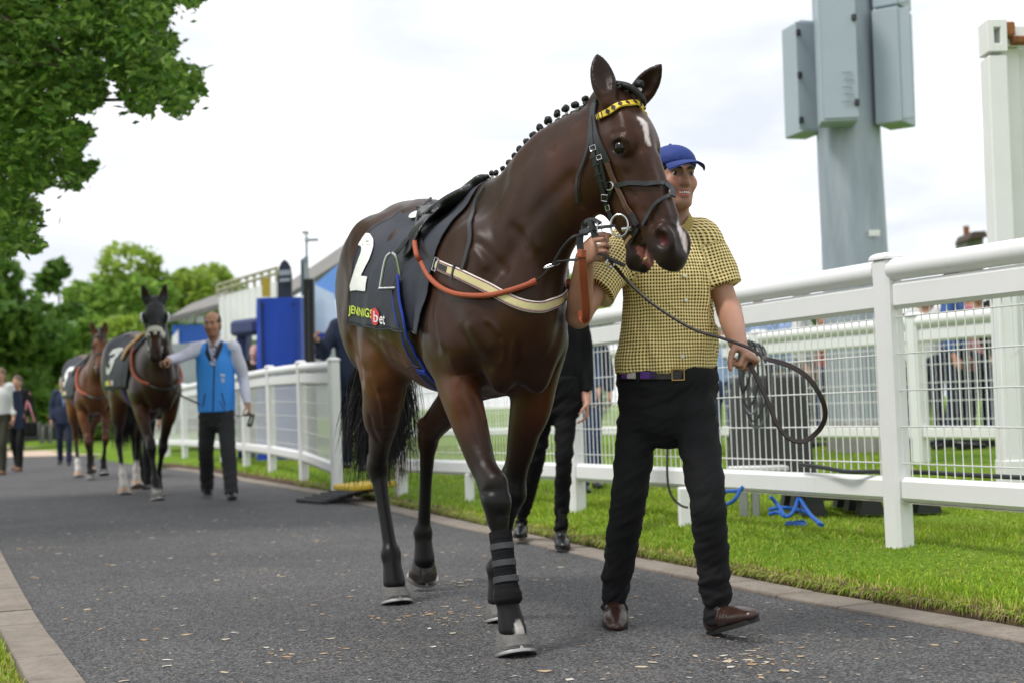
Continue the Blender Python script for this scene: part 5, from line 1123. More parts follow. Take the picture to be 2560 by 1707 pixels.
def check_material():
    m = bpy.data.materials.new('yellow_check_cotton'); m.use_nodes = True; t = m.node_tree; b = t.nodes['Principled BSDF']; L = t.links.new; b.inputs['Roughness'].default_value = .8
    uv = N(t, 'ShaderNodeUVMap', uv_map='uv'); sp = N(t, 'ShaderNodeSeparateXYZ'); L(uv.outputs[0], sp.inputs[0]); st = []
    nz = N(t, 'ShaderNodeTexNoise', inp={'Scale': 14, 'Detail': 1}); tc = N(t, 'ShaderNodeTexCoord'); L(tc.outputs['Object'], nz.inputs['Vector'])
    for i in range(2):
        w = N(t, 'ShaderNodeMath', operation='MULTIPLY_ADD', inp={1: .006}); L(nz.outputs[0], w.inputs[0]); L(sp.outputs[i], w.inputs[2])
        a = N(t, 'ShaderNodeMath', operation='MULTIPLY', inp={1: 1/.0122}); L(w.outputs[0], a.inputs[0]); f_ = N(t, 'ShaderNodeMath', operation='FRACT'); L(a.outputs[0], f_.inputs[0])
        g = N(t, 'ShaderNodeMath', operation='LESS_THAN', inp={1: .53}); L(f_.outputs[0], g.inputs[0]); st.append(g)
    ad = N(t, 'ShaderNodeMath', operation='ADD'); L(st[0].outputs[0], ad.inputs[0]); L(st[1].outputs[0], ad.inputs[1]); dv = N(t, 'ShaderNodeMath', operation='MULTIPLY', inp={1: .5}); L(ad.outputs[0], dv.inputs[0])
    r = ramp(t, [(0, (.88, .80, .52)), (.3, (.70, .52, .15)), (.8, (.016, .011, .008))], 'CONSTANT'); L(dv.outputs[0], r.inputs[0]); L(r.outputs[0], b.inputs['Base Color'])
    n2 = N(t, 'ShaderNodeTexNoise', inp={'Scale': 9, 'Detail': 4, 'Distortion': 1.2}); L(tc.outputs['Object'], n2.inputs['Vector']); bp = N(t, 'ShaderNodeBump', inp={'Strength': .5, 'Distance': .02}); L(n2.outputs[0], bp.inputs['Height']); L(bp.outputs[0], b.inputs['Normal'])
    return m
BLKCOT = mat('black_cotton', (.0085, .0085, .0098), .85, spec=.3, bump=.6, bscale=16, detail=6); BOOT = mat('brown_boot_leather', (.038, .018, .013), .28, bump=.25, bscale=30, detail=5)
hd = person('person', J, HB, res=.006, tone=(.45, .24, .165), hair=(.012, .01, .009), head=(.36, .05), fine=True, stubble=.55, smile=True, gsize=1.04, hscale=.92,
            top=dict(mat=check_material(), sleeve='short', sl=.66, hem=J['pelvis'][2]+.045, belly=(.178, .135), chest=1.0, sr=(.068, .06, .04)), legs=dict(mat=BLKCOT, waist=J['pelvis'][2]+.055, ww=.172, wd=.125, r=(.079, .063, .048), hem=.05),
            shoes=dict(mat=BOOT, h=.16), hands=dict(R=('grip', A(1, .1, .1), 1.12), L=('grip', A(-.35, -.1, -.9), 1.3)))
tag(hd['root'], 'smiling man in yellow checked shirt and blue cap leading the bay horse', 'person')
# cap with peak
hp = hd['hp']; HR = hd['HR']; f = Field(hd['hc']-.2, hd['hc']+A(.24, .2, .24), .006)
f.ell(hp(0, .010, .062), A(.090, .110, .076)*.965, HR, k=.01); f.cut(hp(0, 0, .040), -(HR[:, 2]+.12*HR[:, 1]), .004); f.ell(hp(0, .012, .028), A(.080, .10, .10)*.955, HR, k=.004, mode='sub')
V, F = f.mesh(1); CAPB = mat('blue_cap_cotton', (.010, .034, .20), .75, bump=.4, bscale=40); cp = mesh_obj('cap', V, F, CAPB, hd['root'])
pk = [hp(x, -.092+.55*x*x*10*.1-.0, .047) for x in np.linspace(-.07, .07, 9)]; V = []; F = []
for i, x in enumerate(np.linspace(-.075, .075, 13)):
    for j in range(6):
        tt = j/5; fr_ = .080*math.sqrt(max(0, 1-(x/.078)**2)); y = -.055-.055*math.sqrt(max(0, 1-(x/.09)**2))-fr_*tt; V.append(hp(x, y, .050-.018*tt*tt-2.4*x*x+.006*(1-tt)))
V = np.array(V); nP = len(V); V = np.vstack([V, V-hd['HR'][:, 2]*.005])
F = [(i*6+j, i*6+j+1, (i+1)*6+j+1, (i+1)*6+j) for i in range(12) for j in range(5)]; F += [tuple(k+nP for k in q[::-1]) for q in F]
mesh_obj('cap_peak', V, F, CAPB, cp); MB().ball(hp(0, .012, .140), .007, 8, 6).build('cap_button', CAPB, cp)
# belt and buckle
J = hd['J']; bz = J['pelvis'][2]+.042; bc_ = J['pelvis']; an_ = np.linspace(0, 2*math.pi, 64, endpoint=False)
Q = np.array([(bc_[0]+.181*math.sin(a), bc_[1]-.136*math.cos(a), bz-.010*math.cos(a)) for a in an_]); Nn = np.array([(math.sin(a)/.181, -math.cos(a)/.136, 0) for a in an_])
Q, Nn = np.vstack([Q, Q[:1]]), np.vstack([Nn, Nn[:1]]); BELT = mat('dark_belt_leather', (.016, .012, .010), .4, bump=.2, bscale=90)
bl = MB().ribbon(Q, Nn, .034, .005).build('belt', BELT, hd['root']); fr_ = lambda a: (A(bc_[0]+.185*math.sin(a), bc_[1]-.140*math.cos(a), bz-.010*math.cos(a)-.0), unit(A(math.sin(a)/.181, -math.cos(a)/.136, 0)))
p, n_ = fr_(.13); sd_ = np.cross(A(0, 0, 1), n_); MB().tube([p+n_*.005+sd_*a+A(0, 0, b_) for a, b_ in ((-.022, -.02), (.022, -.02), (.022, .02), (-.022, .02))], .0035, 6, closed=True).build('buckle', mat('brass', (.45, .30, .12), .35, 1), bl)
for i, (a0, a1, cc) in enumerate(((-1.15, -.95, (.12, .03, .26)), (-.95, -.72, (.55, .52, .50)), (-.62, -.42, (.11, .03, .25)), (-.42, -.30, (.04, .02, .08)))):
    aa = np.linspace(a0, a1, 6); MB().ribbon([fr_(a)[0]+fr_(a)[1]*.003 for a in aa], [fr_(a)[1] for a in aa], .026, .002).build('belt_stitching', mat('belt_stitch_%d' % i, cc, .7, bump=.5, bscale=200), bl)
for a in (-.68, .45, 1.2, -1.3): p, n_ = fr_(a); MB().box(p+n_*.004, (.012, .006, .05), rotm(np.cross(A(0, 0, 1), n_), n_, (0, 0, 1)), .002).build('belt_loop', BLKCOT, hd['trousers'])
# shirt buttons, placket and collar
ft = hd['ft']
def front(x, z):
    ys = np.linspace(-.3, .1, 300)+J['pelvis'][1]; v = ft.sample(np.stack([np.full(300, x), ys, np.full(300, z)], 1)); i = np.argmax(v < 0); return A(x, ys[i], z)
for (px, py) in ((1710.5, 691), (1714.5, 752), (1714, 815), (1706, 890)):
    w = at(px, py, 5.12)-HB; p = front(w[0], w[2]); MB().lathe([(.0066, -.008), (.0070, .001), (.0064, .003), (.003, .0035)], 10, p+A(0, -.011, 0), rotm((1, 0, 0), (0, 0, 1), (0, -1, 0))).build('button', mat('pearl_button', (.75, .72, .68), .25), hd['top'])
zz = np.linspace(J['pelvis'][2]+.07, J['neck'][2]-.04, 24); xs = np.interp(zz, [zz[0], zz[-1]], [(1706-1668)/680, (1700-1668)/680])+J['pelvis'][0]
chk = hd['top'].data.materials[0]
S = np.array([front(x, z) for x, z in zip(xs, zz)]); S = np.array([S[max(0, i-2):i+3].mean(0) for i in range(24)])
for s in (-1, 1):
    nb = J['neck']; MB().ribbon(spline(np.array([nb+A(s*.055, .045, .03), nb+A(s*.066, -.005, .035), nb+A(s*.055, -.055, .01), nb+A(s*.022, -.088, -.03)]), 14), [unit(A(s, -.6, .4))]*14, np.linspace(.045, .03, 14), .004).build('collar', mat('check_collar', (.36, .27, .07), .8, bump=.6, bscale=140), hd['top'])
# lead rein
lr = empty('lead_rein', HB); tag(lr, 'long brown leather lead rein looped in the handler\'s hand', 'lead rein')
pp = [(300, 330, 4.80), (380, 405, 4.72), (460, 500, 4.72), (600, 630, 4.76), (760, 740, 4.82), (900, 815, 4.86), (1060, 862, 4.90), (1210, 915, 4.93), (1290, 960, 4.92), (1330, 985, 4.90), (1480, 1030, 4.86), (1600, 1110, 4.85), (1680, 1240, 4.86), (1700, 1340, 4.88), (1660, 1430, 4.89), (1570, 1497, 4.90), (1480, 1485, 4.90), (1400, 1395, 4.90), (1350, 1270, 4.91), (1285, 1130, 4.93), (1225, 1010, 4.95), (1195, 940, 4.96)]
Q = spline(np.array([at(*c4(x, y), Y)-HB for x, y, Y in pp]), 130); u = np.linspace(0, 1, 130); w = .0115+.0065*sstep(u, .40, .46); tw = np.where(u < .42, .2, .0)
nn = np.array([unit(A(.25, -1, .45+.6*math.sin(9*a))) for a in u]); MB().ribbon(Q, nn, w, .004).build('strap', DKB, lr)
MB().ribbon(spline(np.array([at(*c4(300, 335), 4.76)-HB, at(*c4(370, 375), 4.71)-HB, at(*c4(455, 412), 4.70)-HB]), 10), [A(.3, -1, .6)]*10, .014, .004).build('strap_end', BLK, lr)
p = at(*c4(365, 395), 4.715)-HB; MB().tube([p+A(.013*math.cos(a), 0, .015*math.sin(a)) for a in np.linspace(0, 6.283, 14, endpoint=False)], .0028, 6, closed=True).build('buckle', STEEL(), lr)
# strap from bit ring to the hand, and the orange strap hanging below it
cs = empty('coupling_strap', HB); tag(cs, 'black buckled coupling strap from the bit ring to the handler\'s raised hand', 'strap')
MB().ribbon(spline(np.array([at(*c1(462, 1182), 4.50)-HB, at(*c1(400, 1188), 4.58)-HB, at(*c1(330, 1200), 4.66)-HB, at(*c1(255, 1225), 4.70)-HB]), 16), [unit(A(.2, -1, .25))]*16, .022, .005).build('strap', BLK, cs)
MB().ribbon(spline(np.array([at(*c1(380, 1165), 4.62)-HB, at(*c1(330, 1140), 4.66)-HB, at(*c1(280, 1165), 4.70)-HB, at(*c1(275, 1225), 4.70)-HB]), 14), [unit(A(.2, -1, .25))]*14, .018, .005).build('strap', BLK, cs)
MB().ribbon([at(*c1(318, 1150), 4.655)-HB, at(*c1(335, 1200), 4.645)-HB, at(*c1(350, 1248), 4.645)-HB], [unit(A(.2, -1, .25))]*3, .024, .007).build('keeper', BLK, cs)
p = at(*c1(376, 1190), 4.60)-HB; MB().tube([p+A(a, -.006, b_) for a, b_ in ((-.007, -.016), (.007, -.016), (.007, .016), (-.007, .016))], .0026, 6, closed=True).build('buckle', STEEL(), cs)
os_ = empty('orange_strap', HB); tag(os_, 'wide orange leather strap hanging from the handler\'s raised hand', 'strap'); OL = mat('orange_leather', (.33, .075, .025), .5, bump=.2, bscale=120)
MB().ribbon(spline(np.array([at(*c1(255, 1230), 4.72)-HB, at(*c1(252, 1290), 4.72)-HB, at(*c1(258, 1340), 4.72)-HB]), 8), [A(.1, -1, 0)]*8, .024, .006).build('strap', BLK, os_)
MB().ribbon(spline(np.array([at(*c4(185, 330), 4.72)-HB, at(*c4(192, 450), 4.74)-HB, at(*c4(205, 600), 4.80)-HB, at(*c4(212, 690), 4.84)-HB, at(*c4(208, 742), 4.88)-HB, at(*c4(190, 742), 4.91)-HB, at(*c4(180, 690), 4.92)-HB]), 30), [A(.1, -1, .05)]*30, .029, .006).build('strap', OL, os_)
MB().ribbon([at(*c4(160, 332), 4.705)-HB, at(*c4(183, 335), 4.70)-HB, at(*c4(208, 338), 4.705)-HB], [A(0, -1, 0)]*3, .028, .006).build('keeper', OL, os_)
# ------------------------------------------------------------------ white paddock fences
def _white(t, b, v, L):
    b.inputs['Roughness'].default_value = .42
    c = mixc(t, rmp(t, nse(t, v, 2.2, 5), [(.5, 0), (.8, .5)]), (.80, .80, .80), (.70, .71, .70)); mp = N(t, 'ShaderNodeMapping', inp={'Scale': (22, 22, 1.2)}); L(v, mp.inputs['Vector']); c = mixc(t, rmp(t, nse(t, mp.outputs[0], 1, 4), [(.62, 0), (.8, .35)]), c, (.52, .52, .47)); L(c, b.inputs['Base Color'])
    bp = N(t, 'ShaderNodeBump', inp={'Strength': .12, 'Distance': .01}); L(nse(t, v, 7, 4), bp.inputs['Height']); L(bp.outputs[0], b.inputs['Normal'])
WPL = noise_mat('white_rail_paint', _white); WIRE = mat('white_wire', (.78, .78, .77), .45)
UND = mat('dull_olive_white', (.30, .31, .22), .8, var=.4, vscale=20)
def fence(label, group, posts, H, mesh_ok, feet=(), detail=True, sx=1.):
    root = empty('rail_fence', (posts[0][0], posts[0][1], zat(posts[0][0], posts[0][1]))); o = np.array(root.location); tag(root, label, 'fence', group); posts = [A(*p[:2], zat(p[0], p[1])) for p in posts]
    def lean(p, h): return A(p[0]-.012*h, p[1], p[2]+h)-o
    for i, p in enumerate(posts):
        q = posts[min(i+1, len(posts)-1)]-posts[max(i-1, 0)]; d = unit(A(q[0], q[1], 0)); n_ = A(d[1], -d[0], 0); n_ = n_ if n_[1] < 0 else -n_
        a, b = lean(p, -.05), lean(p, H-.03); up = unit(b-a); R = np.array([d, np.cross(up, d), up]).T; h = np.linalg.norm(b-a)
        m = MB().box((a+b)/2, (.115*sx, .10*sx, h), R, .016); top = b
        prof = [(1., 0), (1., .012), (.86, .024), (.55, .032), (.05, .035)]; V = []; F = []
        for (s, z) in prof:
            for (u, v) in ((-.066, -.05), (-.05, -.058), (.05, -.058), (.066, -.05), (.066, .05), (.05, .058), (-.05, .058), (-.066, .05)): V.append(top+R@A(u*s*sx, v*s*sx, z-.004))
        for k in range(4): F += [(k*8+j, k*8+(j+1) % 8, (k+1)*8+(j+1) % 8, (k+1)*8+j) for j in range(8)]
        F += [tuple(range(8))[::-1], tuple(range(32, 40))]
        m.build('post', WPL, root); MB().add(V, F).build('post_cap', WPL, root)
    for i in range(len(posts)-1):
        if i in mesh_ok.get('skip', ()): continue
        p, q = posts[i], posts[i+1]; d = unit((q-p)*A(1, 1, 0)); ins = d*.05*sx
        P = lambda s, h: (lambda t: lean(p+(q-p)*t, h))(s)
        r = MB(); pts = [lean(p, H-.085)+ins, lean(q, H-.085)-ins]; r.tube(np.linspace(pts[0], pts[1], 6), .052*sx, 14); r.build('top_rail', WPL, root)
        MB().bar(lean(p, H-.207)+ins, lean(q, H-.207)-ins, .05, .128, bev=.018).build('mid_rail', WPL, root)
        MB().bar(lean(p, .265)+ins, lean(q, .265)-ins, .06, .115, bev=.02).build('bottom_rail', WPL, root)
        if detail: MB().bar(lean(p, .2045)+ins*1.2, lean(q, .2045)-ins*1.2, .045, .004).build('rail_underside', UND, root)  # thin, darker olive strip along the bottom rail's underside
        L_ = np.linalg.norm((q-p)[:2]); z0, z1 = .325, H-.268; off = A(d[1], -d[0], 0)*.0; m = MB(); sp = mesh_ok.get('sp', .056); rw = mesh_ok.get('r', .0030)
        nvt = int(L_/sp); sg = 4 if i > 1 else 5
        for k in range(1, nvt): t = k/nvt; b0 = lean(p+(q-p)*t, z0); b1 = lean(p+(q-p)*t, z1); m.tube([b0, b1], rw, sg, cap=False)
        for k in range(5): h = z0+.06+(z1-z0-.10)*k/4; m.tube([lean(p, h)+ins+A(0, -.006, 0), lean(q, h)-ins+A(0, -.006, 0)], rw*1.15, 5)
        w = m.build('wire_mesh', WIRE, root, smooth=True)
    for (f_, ln) in feet:
        p = A(f_[0], f_[1], zat(*f_[:2])); MB().box(p+A(0, 0, .10)-o, (.075, .075, .24), None, .01).build('foot_post', WPL, root)
    return root
zf = .15
FP = [gnd(2250, 1361, zf)[:2], gnd(1443, 1264, zf)[:2], gnd(1003, 1211, zf)[:2], gnd(843, 1200, zf)[:2], gnd(760, 1178, zf)[:2], gnd(681, 1163, zf)[:2]]
d0 = unit(FP[0]-FP[1]); FP = [FP[0]+d0*5.9, FP[0]+d0*2.95]+FP
d1 = unit(FP[-1]-FP[-2]); q = FP[-1]
for k in range(7): d1 = unit(d1+A(-.012, 0)); q = q+d1*2.1; FP.append(q)
fence('long white rail fence with wire mesh along the verge behind the handler', 'white paddock fences', FP, 1.37, dict(skip=(4,)), feet=[(gnd(1713, 1300, zf)[:2], 1), (gnd(1175, 1232, zf)[:2], 1)])
F2 = [A(5.2, 8.9), A(4.35, 11.0), A(3.62, 12.7), A(2.60, 14.9), A(1.5, 17.3), A(.4, 19.7), A(-.8, 22.2), A(-2., 24.7)]
fence('second white rail fence across the lawn in front of the spectators', 'white paddock fences', F2, 1.33, dict(sp=.06, r=.0034), detail=False, sx=1.15)
# ------------------------------------------------------------------ trees
def _leaf(t, b, v, L):
    at_ = N(t, 'ShaderNodeAttribute', attribute_name='col'); L(at_.outputs['Color'], b.inputs['Base Color']); b.inputs['Roughness'].default_value = .5; b.inputs['Specular IOR Level'].default_value = .3
    tr = N(t, 'ShaderNodeBsdfTranslucent'); L(at_.outputs['Color'], tr.inputs['Color']); ms = N(t, 'ShaderNodeMixShader', inp={0: .42}); o = t.nodes['Material Output']; L(b.outputs[0], ms.inputs[1]); L(tr.outputs[0], ms.inputs[2]); L(ms.outputs[0], o.inputs['Surface'])
LEAF = noise_mat('leaf', _leaf); BARK = mat('bark', (.06, .045, .032), .9, bump=1, bscale=18, var=.3, vscale=8, aniso=(1, 1, .25))
def leaves(P, size, pal, r, up=.35):
    n = len(P); a = r.normal(size=(n, 3)); a[:, 2] *= .6; a /= np.linalg.norm(a, axis=1)[:, None]; b = np.cross(a, r.normal(size=(n, 3))+A(0, 0, up)); b /= np.linalg.norm(b, axis=1)[:, None]+1e-9; c = np.cross(a, b)
    s = (size*r.uniform(.6, 1.35, n))[:, None]; V = np.stack([P-a*s, P+b*s*.42-a*s*.1+c*s*.12, P+a*s, P-b*s*.42-a*s*.1+c*s*.12], 1).reshape(-1, 3); k = np.arange(n)*4; F = np.stack([k, k+1, k+2, k+3], 1)
    col = pal[r.choice(len(pal), n)]*r.uniform(.75, 1.3, n)[:, None]; return V, F, np.repeat(col, 4, 0)
def tree(name, label, base, height, rad, pal, n, size, seed, lobes=9, trunk=.25, group='trees behind the paddock', flat=1.0, low=.25, cat='tree'):
    r = np.random.default_rng(seed); root = empty(name, base); tag(root, label, cat, group); cs = []
    for i in range(lobes):
        t = r.uniform(low, .93); rr = rad*math.sqrt(max(.05, 1-((t-.5)/.58)**2)); a = r.uniform(0, 6.283); q = r.uniform(.2, .75)*rr; cs.append((A(q*math.cos(a), q*math.sin(a), height*t), rad*r.uniform(.28, .5)))
    cs.append((A(0, 0, height*.6), rad*.6)); w = np.array([c[1]**2 for c in cs]); k = r.choice(len(cs), n, p=w/w.sum()); d = r.normal(size=(n, 3)); d /= np.linalg.norm(d, axis=1)[:, None]
    R_ = np.array([c[1] for c in cs])[k]; P = np.array([c[0] for c in cs])[k]+d*(R_*r.uniform(.5, 1.08, n)**.6)[:, None]*A(1, 1, flat*.85); P += .12*rad*np.stack([vnoise(P, 5/rad, seed+j) for j in range(3)], 1)
    V, F, c = leaves(P, size, pal, r); mesh_obj('crown', V, F, LEAF, root, cols=c, smooth=False)
    m = MB(); m.tube(spline(np.array([(0, 0, -.3), (.05*rad, 0, height*.2), (0, .04*rad, height*.45), (.03*rad, 0, height*.75)]), 8), np.linspace(trunk, trunk*.25, 8), 9)
    for i in range(min(7, lobes)): b = cs[i][0]; m.tube(spline(np.array([(0, 0, height*.22+.05*i), b*.5+A(0, 0, height*.06), b]), 6), np.linspace(trunk*.4, trunk*.08, 6), 6)
    m.build('trunk', BARK, root); return root
PD = np.array([(.075, .165, .026), (.10, .205, .034), (.13, .25, .044), (.17, .29, .055)]); PM = np.array([(.14, .27, .04), (.19, .33, .05), (.23, .38, .065), (.28, .41, .08)]); PY = np.array([(.26, .38, .05), (.33, .45, .07), (.38, .48, .09), (.23, .34, .05)])
def tr_at(px, Y, label, top, rad_px, pal, n, size, seed, name='broadleaf_tree', **kw):
    b = gnd(px, 1020, 0); x = at(px, 1000, Y)[0]; z0 = -.13; h = (at(px, top, Y)[2]-z0)*.98; return tree(name, label, (x, Y, z0), h, rad_px*Y/F_PX, pal, n, size, seed, **kw)
tr_at(40, 46, 'dark green tree left of the wood, above the two women', 640, 150, PD, 5200, .24, 1, lobes=14, low=.12)
tr_at(165, 52, 'dark green tree with a pointed top above the suited man', 622, 85, PD, 4200, .22, 2, lobes=12, low=.1)
tr_at(235, 50, 'dark green bushy tree directly behind the following horses', 770, 70, PM, 3600, .24, 3, lobes=10, low=.08)
tr_at(-130, 44, 'dark green tree at the left edge of the photograph', 560, 190, PD, 4200, .26, 4, lobes=12, low=.1)
tr_at(300, 74, 'bright yellow green tree at the foot of the wooded hill', 745, 110, PY, 4200, .28, 5, lobes=10, low=.08)
tr_at(395, 80, 'light green rounded tree behind the hooded horse\'s head', 700, 140, PM, 5600, .30, 6, lobes=10, low=.06)
tr_at(330, 96, 'tallest yellow green tree crowning the wooded hill', 638, 160, PY, 6800, .36, 7, lobes=14, low=.06)
tr_at(500, 97, 'pale green tree filling the hill between two darker crowns', 672, 140, PY, 5600, .36, 21, lobes=12, low=.06)
tr_at(430, 98, 'mid green tree on the right shoulder of the wooded hill', 664, 150, PM, 6200, .36, 8, lobes=12, low=.06)
tr_at(540, 102, 'mid green tree at the hill\'s right end, behind the white container', 684, 130, PM, 5200, .36, 9, lobes=10, low=.06)
tr_at(245, 92, 'green tree on the left shoulder of the wooded hill', 668, 150, PM, 6200, .34, 10, lobes=12, low=.06)
tr_at(582, 104, 'mid green tree peeping over the scaffold railing', 690, 90, PM, 3000, .36, 19, lobes=10, low=.06)
tr_at(650, 108, 'far green tree behind the scaffold railing', 712, 80, PM, 2600, .36, 11, lobes=9, low=.06)
tr_at(1440, 60, 'far green tree glimpsed between horse\'s neck and handler\'s arm', 640, 90, PY, 2600, .3, 12, lobes=9, low=.1)
tr_at(2060, 55, 'far green tree glimpsed between the mast and the fence rail', 770, 120, PM, 2600, .26, 13, lobes=9, low=.1)
# the overhanging tree at the upper left
OUT = np.array([(-40, -60), (540, -60), (503, 0), (486, 30), (452, 12), (434, 22), (408, 78), (438, 87), (449, 113), (430, 152), (469, 160), (505, 169), (500, 208), (516, 234), (477, 265), (451, 299), (412, 282), (390, 234), (382, 286), (330, 278), (291, 243), (295, 204), (260, 200), (269, 234), (252, 265), (221, 282), (156, 295), (226, 312), (234, 334), (200, 373), (204, 403), (247, 403), (243, 425), (208, 451), (200, 473), (165, 469), (126, 464), (100, 477), (69, 477), (104, 508), (113, 560), (91, 581), (121, 607), (87, 633), (48, 625), (26, 650), (-40, 690)], float)
def inpoly(P, Q):
    x, y = P[:, 0], P[:, 1]; r_ = np.zeros(len(P), bool); j = len(Q)-1
    for i in range(len(Q)):
        c = ((Q[i, 1] > y) != (Q[j, 1] > y)) & (x < (Q[j, 0]-Q[i, 0])*(y-Q[i, 1])/(Q[j, 1]-Q[i, 1]+1e-9)+Q[i, 0]); r_ ^= c; j = i
    return r_
r = np.random.default_rng(77); TB = A(-5.6, 11.2, 0); root = empty('oak_tree', (TB[0], TB[1], zat(TB[0], TB[1]))); tag(root, 'leafy oak branches overhanging the top left corner', 'tree')
cand = np.stack([r.uniform(-40, 520, 9000), r.uniform(-60, 690, 9000)], 1); cand = cand[inpoly(cand, OUT)]; tw = cand[:1500]; cen = np.array([at(p[0], p[1], r.uniform(9.6, 13.2)) for p in tw])
ex = r.normal(size=(3200, 3)); ex = A(-6.0, 11.6, 5.0)+ex/np.linalg.norm(ex, axis=1)[:, None]*(r.uniform(.35, 1, 3200)**.5)[:, None]*A(3.3, 3.2, 2.7)+.35*np.stack([vnoise(ex, 3, j) for j in (1, 2, 3)], 1)
v = ex-C_O; u_ = 1280+F_PX*(v@C_R)/(v@C_F); w_ = 853.5-F_PX*(v@C_U)/(v@C_F); ex = ex[(u_ < -60) | (w_ < -70)]; cen = np.vstack([cen, ex])
sc_ = np.where(np.arange(len(cen)) < 1400, 1., 1.7)[:, None, None]; P = (cen[:, None]+r.normal(0, 1, (len(cen), 19, 3))*A(.055, .09, .05)*sc_).reshape(-1, 3); sp_ = r.uniform(0, 1, len(P)); PO = np.array([(.06, .14, .018), (.09, .19, .025), (.14, .25, .035), (.21, .33, .06)])
v = P-C_O; q = np.stack([1280+F_PX*(v@C_R)/(v@C_F), 853.5-F_PX*(v@C_U)/(v@C_F)], 1); keep = inpoly(q, OUT+(OUT-A(150, 200))*.012) | (q[:, 0] < 0) | (q[:, 1] < 0) | (r.random(len(P)) < .05); P = P[keep]
V, F, c = leaves(P, .041, PO, r); mesh_obj('crown', V-TB*A(1, 1, 0)-A(0, 0, zat(*TB[:2])), F, LEAF, root, cols=c, smooth=False)
m = MB(); m.tube(spline(np.array([(0, 0, -.2), (.05, 0, 2.2), (.1, 0, 4.2), (0, .1, 7.)]), 12), np.linspace(.34, .12, 12), 12)
lo_ = A(TB[0], TB[1], zat(*TB[:2]))
for i in range(34):
    e = cen[r.integers(0, 700)]-lo_; s0 = A(.05, 0, r.uniform(2.6, 5.5)); m.tube(spline(np.array([s0, s0*.5+e*.5+A(0, 0, r.uniform(-.1, .3)), e]), 8), np.linspace(.055, .006, 8), 6)
m.build('trunk', BARK, root)
# ------------------------------------------------------------------ buildings and paddock clutter
def boxthing(name, label, cat, base, group=None): o = empty(name, base); return tag(o, label, cat, group)
GREYR = mat('grey_slate', (.20, .19, .18), .85, var=.2, vscale=3, bump=.4, bscale=10); OFFW = mat('off_white_paint', (.72, .72, .70), .6, var=.06); BLUEP = mat('blue_panel', (.015, .10, .42), .5); DKW = mat('opening_shade', (.02, .022, .022), .7)
s = boxthing('stable_block', 'low stable block with grey slate roof and white fascia, far left', 'building', (-18.2, 56, -.13)); W = 12
MB().box((0, 2, 1.0), (W, 4, 2.0)).build('wall', DKW, s); MB().box((0, -.15, 1.92), (W+.4, .18, .32)).build('fascia', OFFW, s); MB().prism([(-.5, 2.08), (4.6, 2.08), (2.4, 3.25)], (W+.6, 0, 0), (-(W+.6)/2, 0, 0), (0, 1, 0), (0, 0, 1)).build('roof', GREYR, s)  # solid wall; the open front's shade is put into its near-black colour
for k in range(5): MB().box((-W/2+1.2+k*2.4, -.03, .95), (.12, .14, 1.9)).build('pillar', OFFW, s)
# grandstand: long sloping grey roof, blue fascia
s = boxthing('grandstand', 'grey roofed stand with a blue and white front behind the paddock fence', 'building', (-7.2, 36, -.05))
za = lambda px, py, Y: at(px, py, Y)-A(-7.2, 36, -.05)
def quad(pts, th, nm, m_, par):
    P_ = [np.asarray(p) for p in pts]; n_ = unit(np.cross(P_[1]-P_[0], P_[2]-P_[0])); V = P_+[p+n_*th for p in P_]; return MB().add(V, [(0, 1, 2, 3), (7, 6, 5, 4), (0, 4, 5, 1), (1, 5, 6, 2), (2, 6, 7, 3), (3, 7, 4, 0)]).build(nm, m_, par, smooth=False)
quad([za(425, 806, 34), za(560, 770, 34), za(575, 735, 42), za(480, 770, 42)], .12, 'roof', GREYR, s)
quad([za(728, 746, 34), za(900, 640, 30), za(900, 598, 36), za(738, 708, 40)], .12, 'roof', GREYR, s)
MB().add([za(430, 812, 34.2), za(600, 812, 34.2), za(600, 872, 34.2), za(430, 872, 34.2)]+[za(430, 812, 34.6), za(600, 812, 34.6), za(600, 872, 34.6), za(430, 872, 34.6)], [(0, 3, 2, 1), (4, 5, 6, 7), (0, 1, 5, 4), (2, 3, 7, 6), (0, 4, 7, 3), (1, 2, 6, 5)]).build('fascia', BLUEP, s)
for (x0, x1, y0, y1, m_) in ((430, 446, 835, 872, OFFW), (470, 600, 850, 874, OFFW)): quad([za(x0, y0+8, 34.1), za(x1, y0-12, 34.1), za(x1, y1, 34.1), za(x0, y1, 34.1)], .03, 'panel', m_, s)
for (x0, x1) in ((448, 462), (468, 484), (490, 508)): quad([za(x0, 790, 34.3), za(x1, 788, 34.3), za(x1, 806, 34.3), za(x0, 808, 34.3)], .05, 'window', mat('pale_pane', (.8, .8, .78), .3), s)  # panes in one plain off-white colour
quad([za(430, 872, 34.8), za(900, 872, 34.8), za(900, 1040, 34.8), za(430, 1040, 34.8)], -3., 'wall', mat('stand_wall', (.30, .33, .36), .8, var=.2, vscale=1), s)
# white container with scaffold railing
s = boxthing('site_container', 'white ribbed container with scaffold railing on its roof', 'container', tuple(at(615, 1030, 29)*A(1, 1, 0))); o = np.array(s.location); za = lambda px, py, Y: at(px, py, Y)-o
quad([za(546, 742, 30.5), za(690, 704, 27), za(690, 850, 27), za(552, 850, 30.5)], .2, 'wall', mat('white_cladding', (.70, .71, .72), .5, var=.06), s)
for k in range(1, 9): t = k/9; a, b = za(546+144*t, 742-38*t, 30.45-3.5*t), za(549+142*t, 850, 30.45-3.5*t); MB().bar(a, b, .05, .05, up=(0, 1, 0)).build('rib', OFFW, s)
SCF = mat('scaffold', (.38, .36, .24), .6, .3); m = MB()
for k in range(9):
    t = k/8; MB().tube([za(544+148*t, 742-38*t, 30.4-3.5*t), za(543+148*t, 714-42*t, 30.4-3.5*t)], .035, 6).build('railing_post', SCF, s)
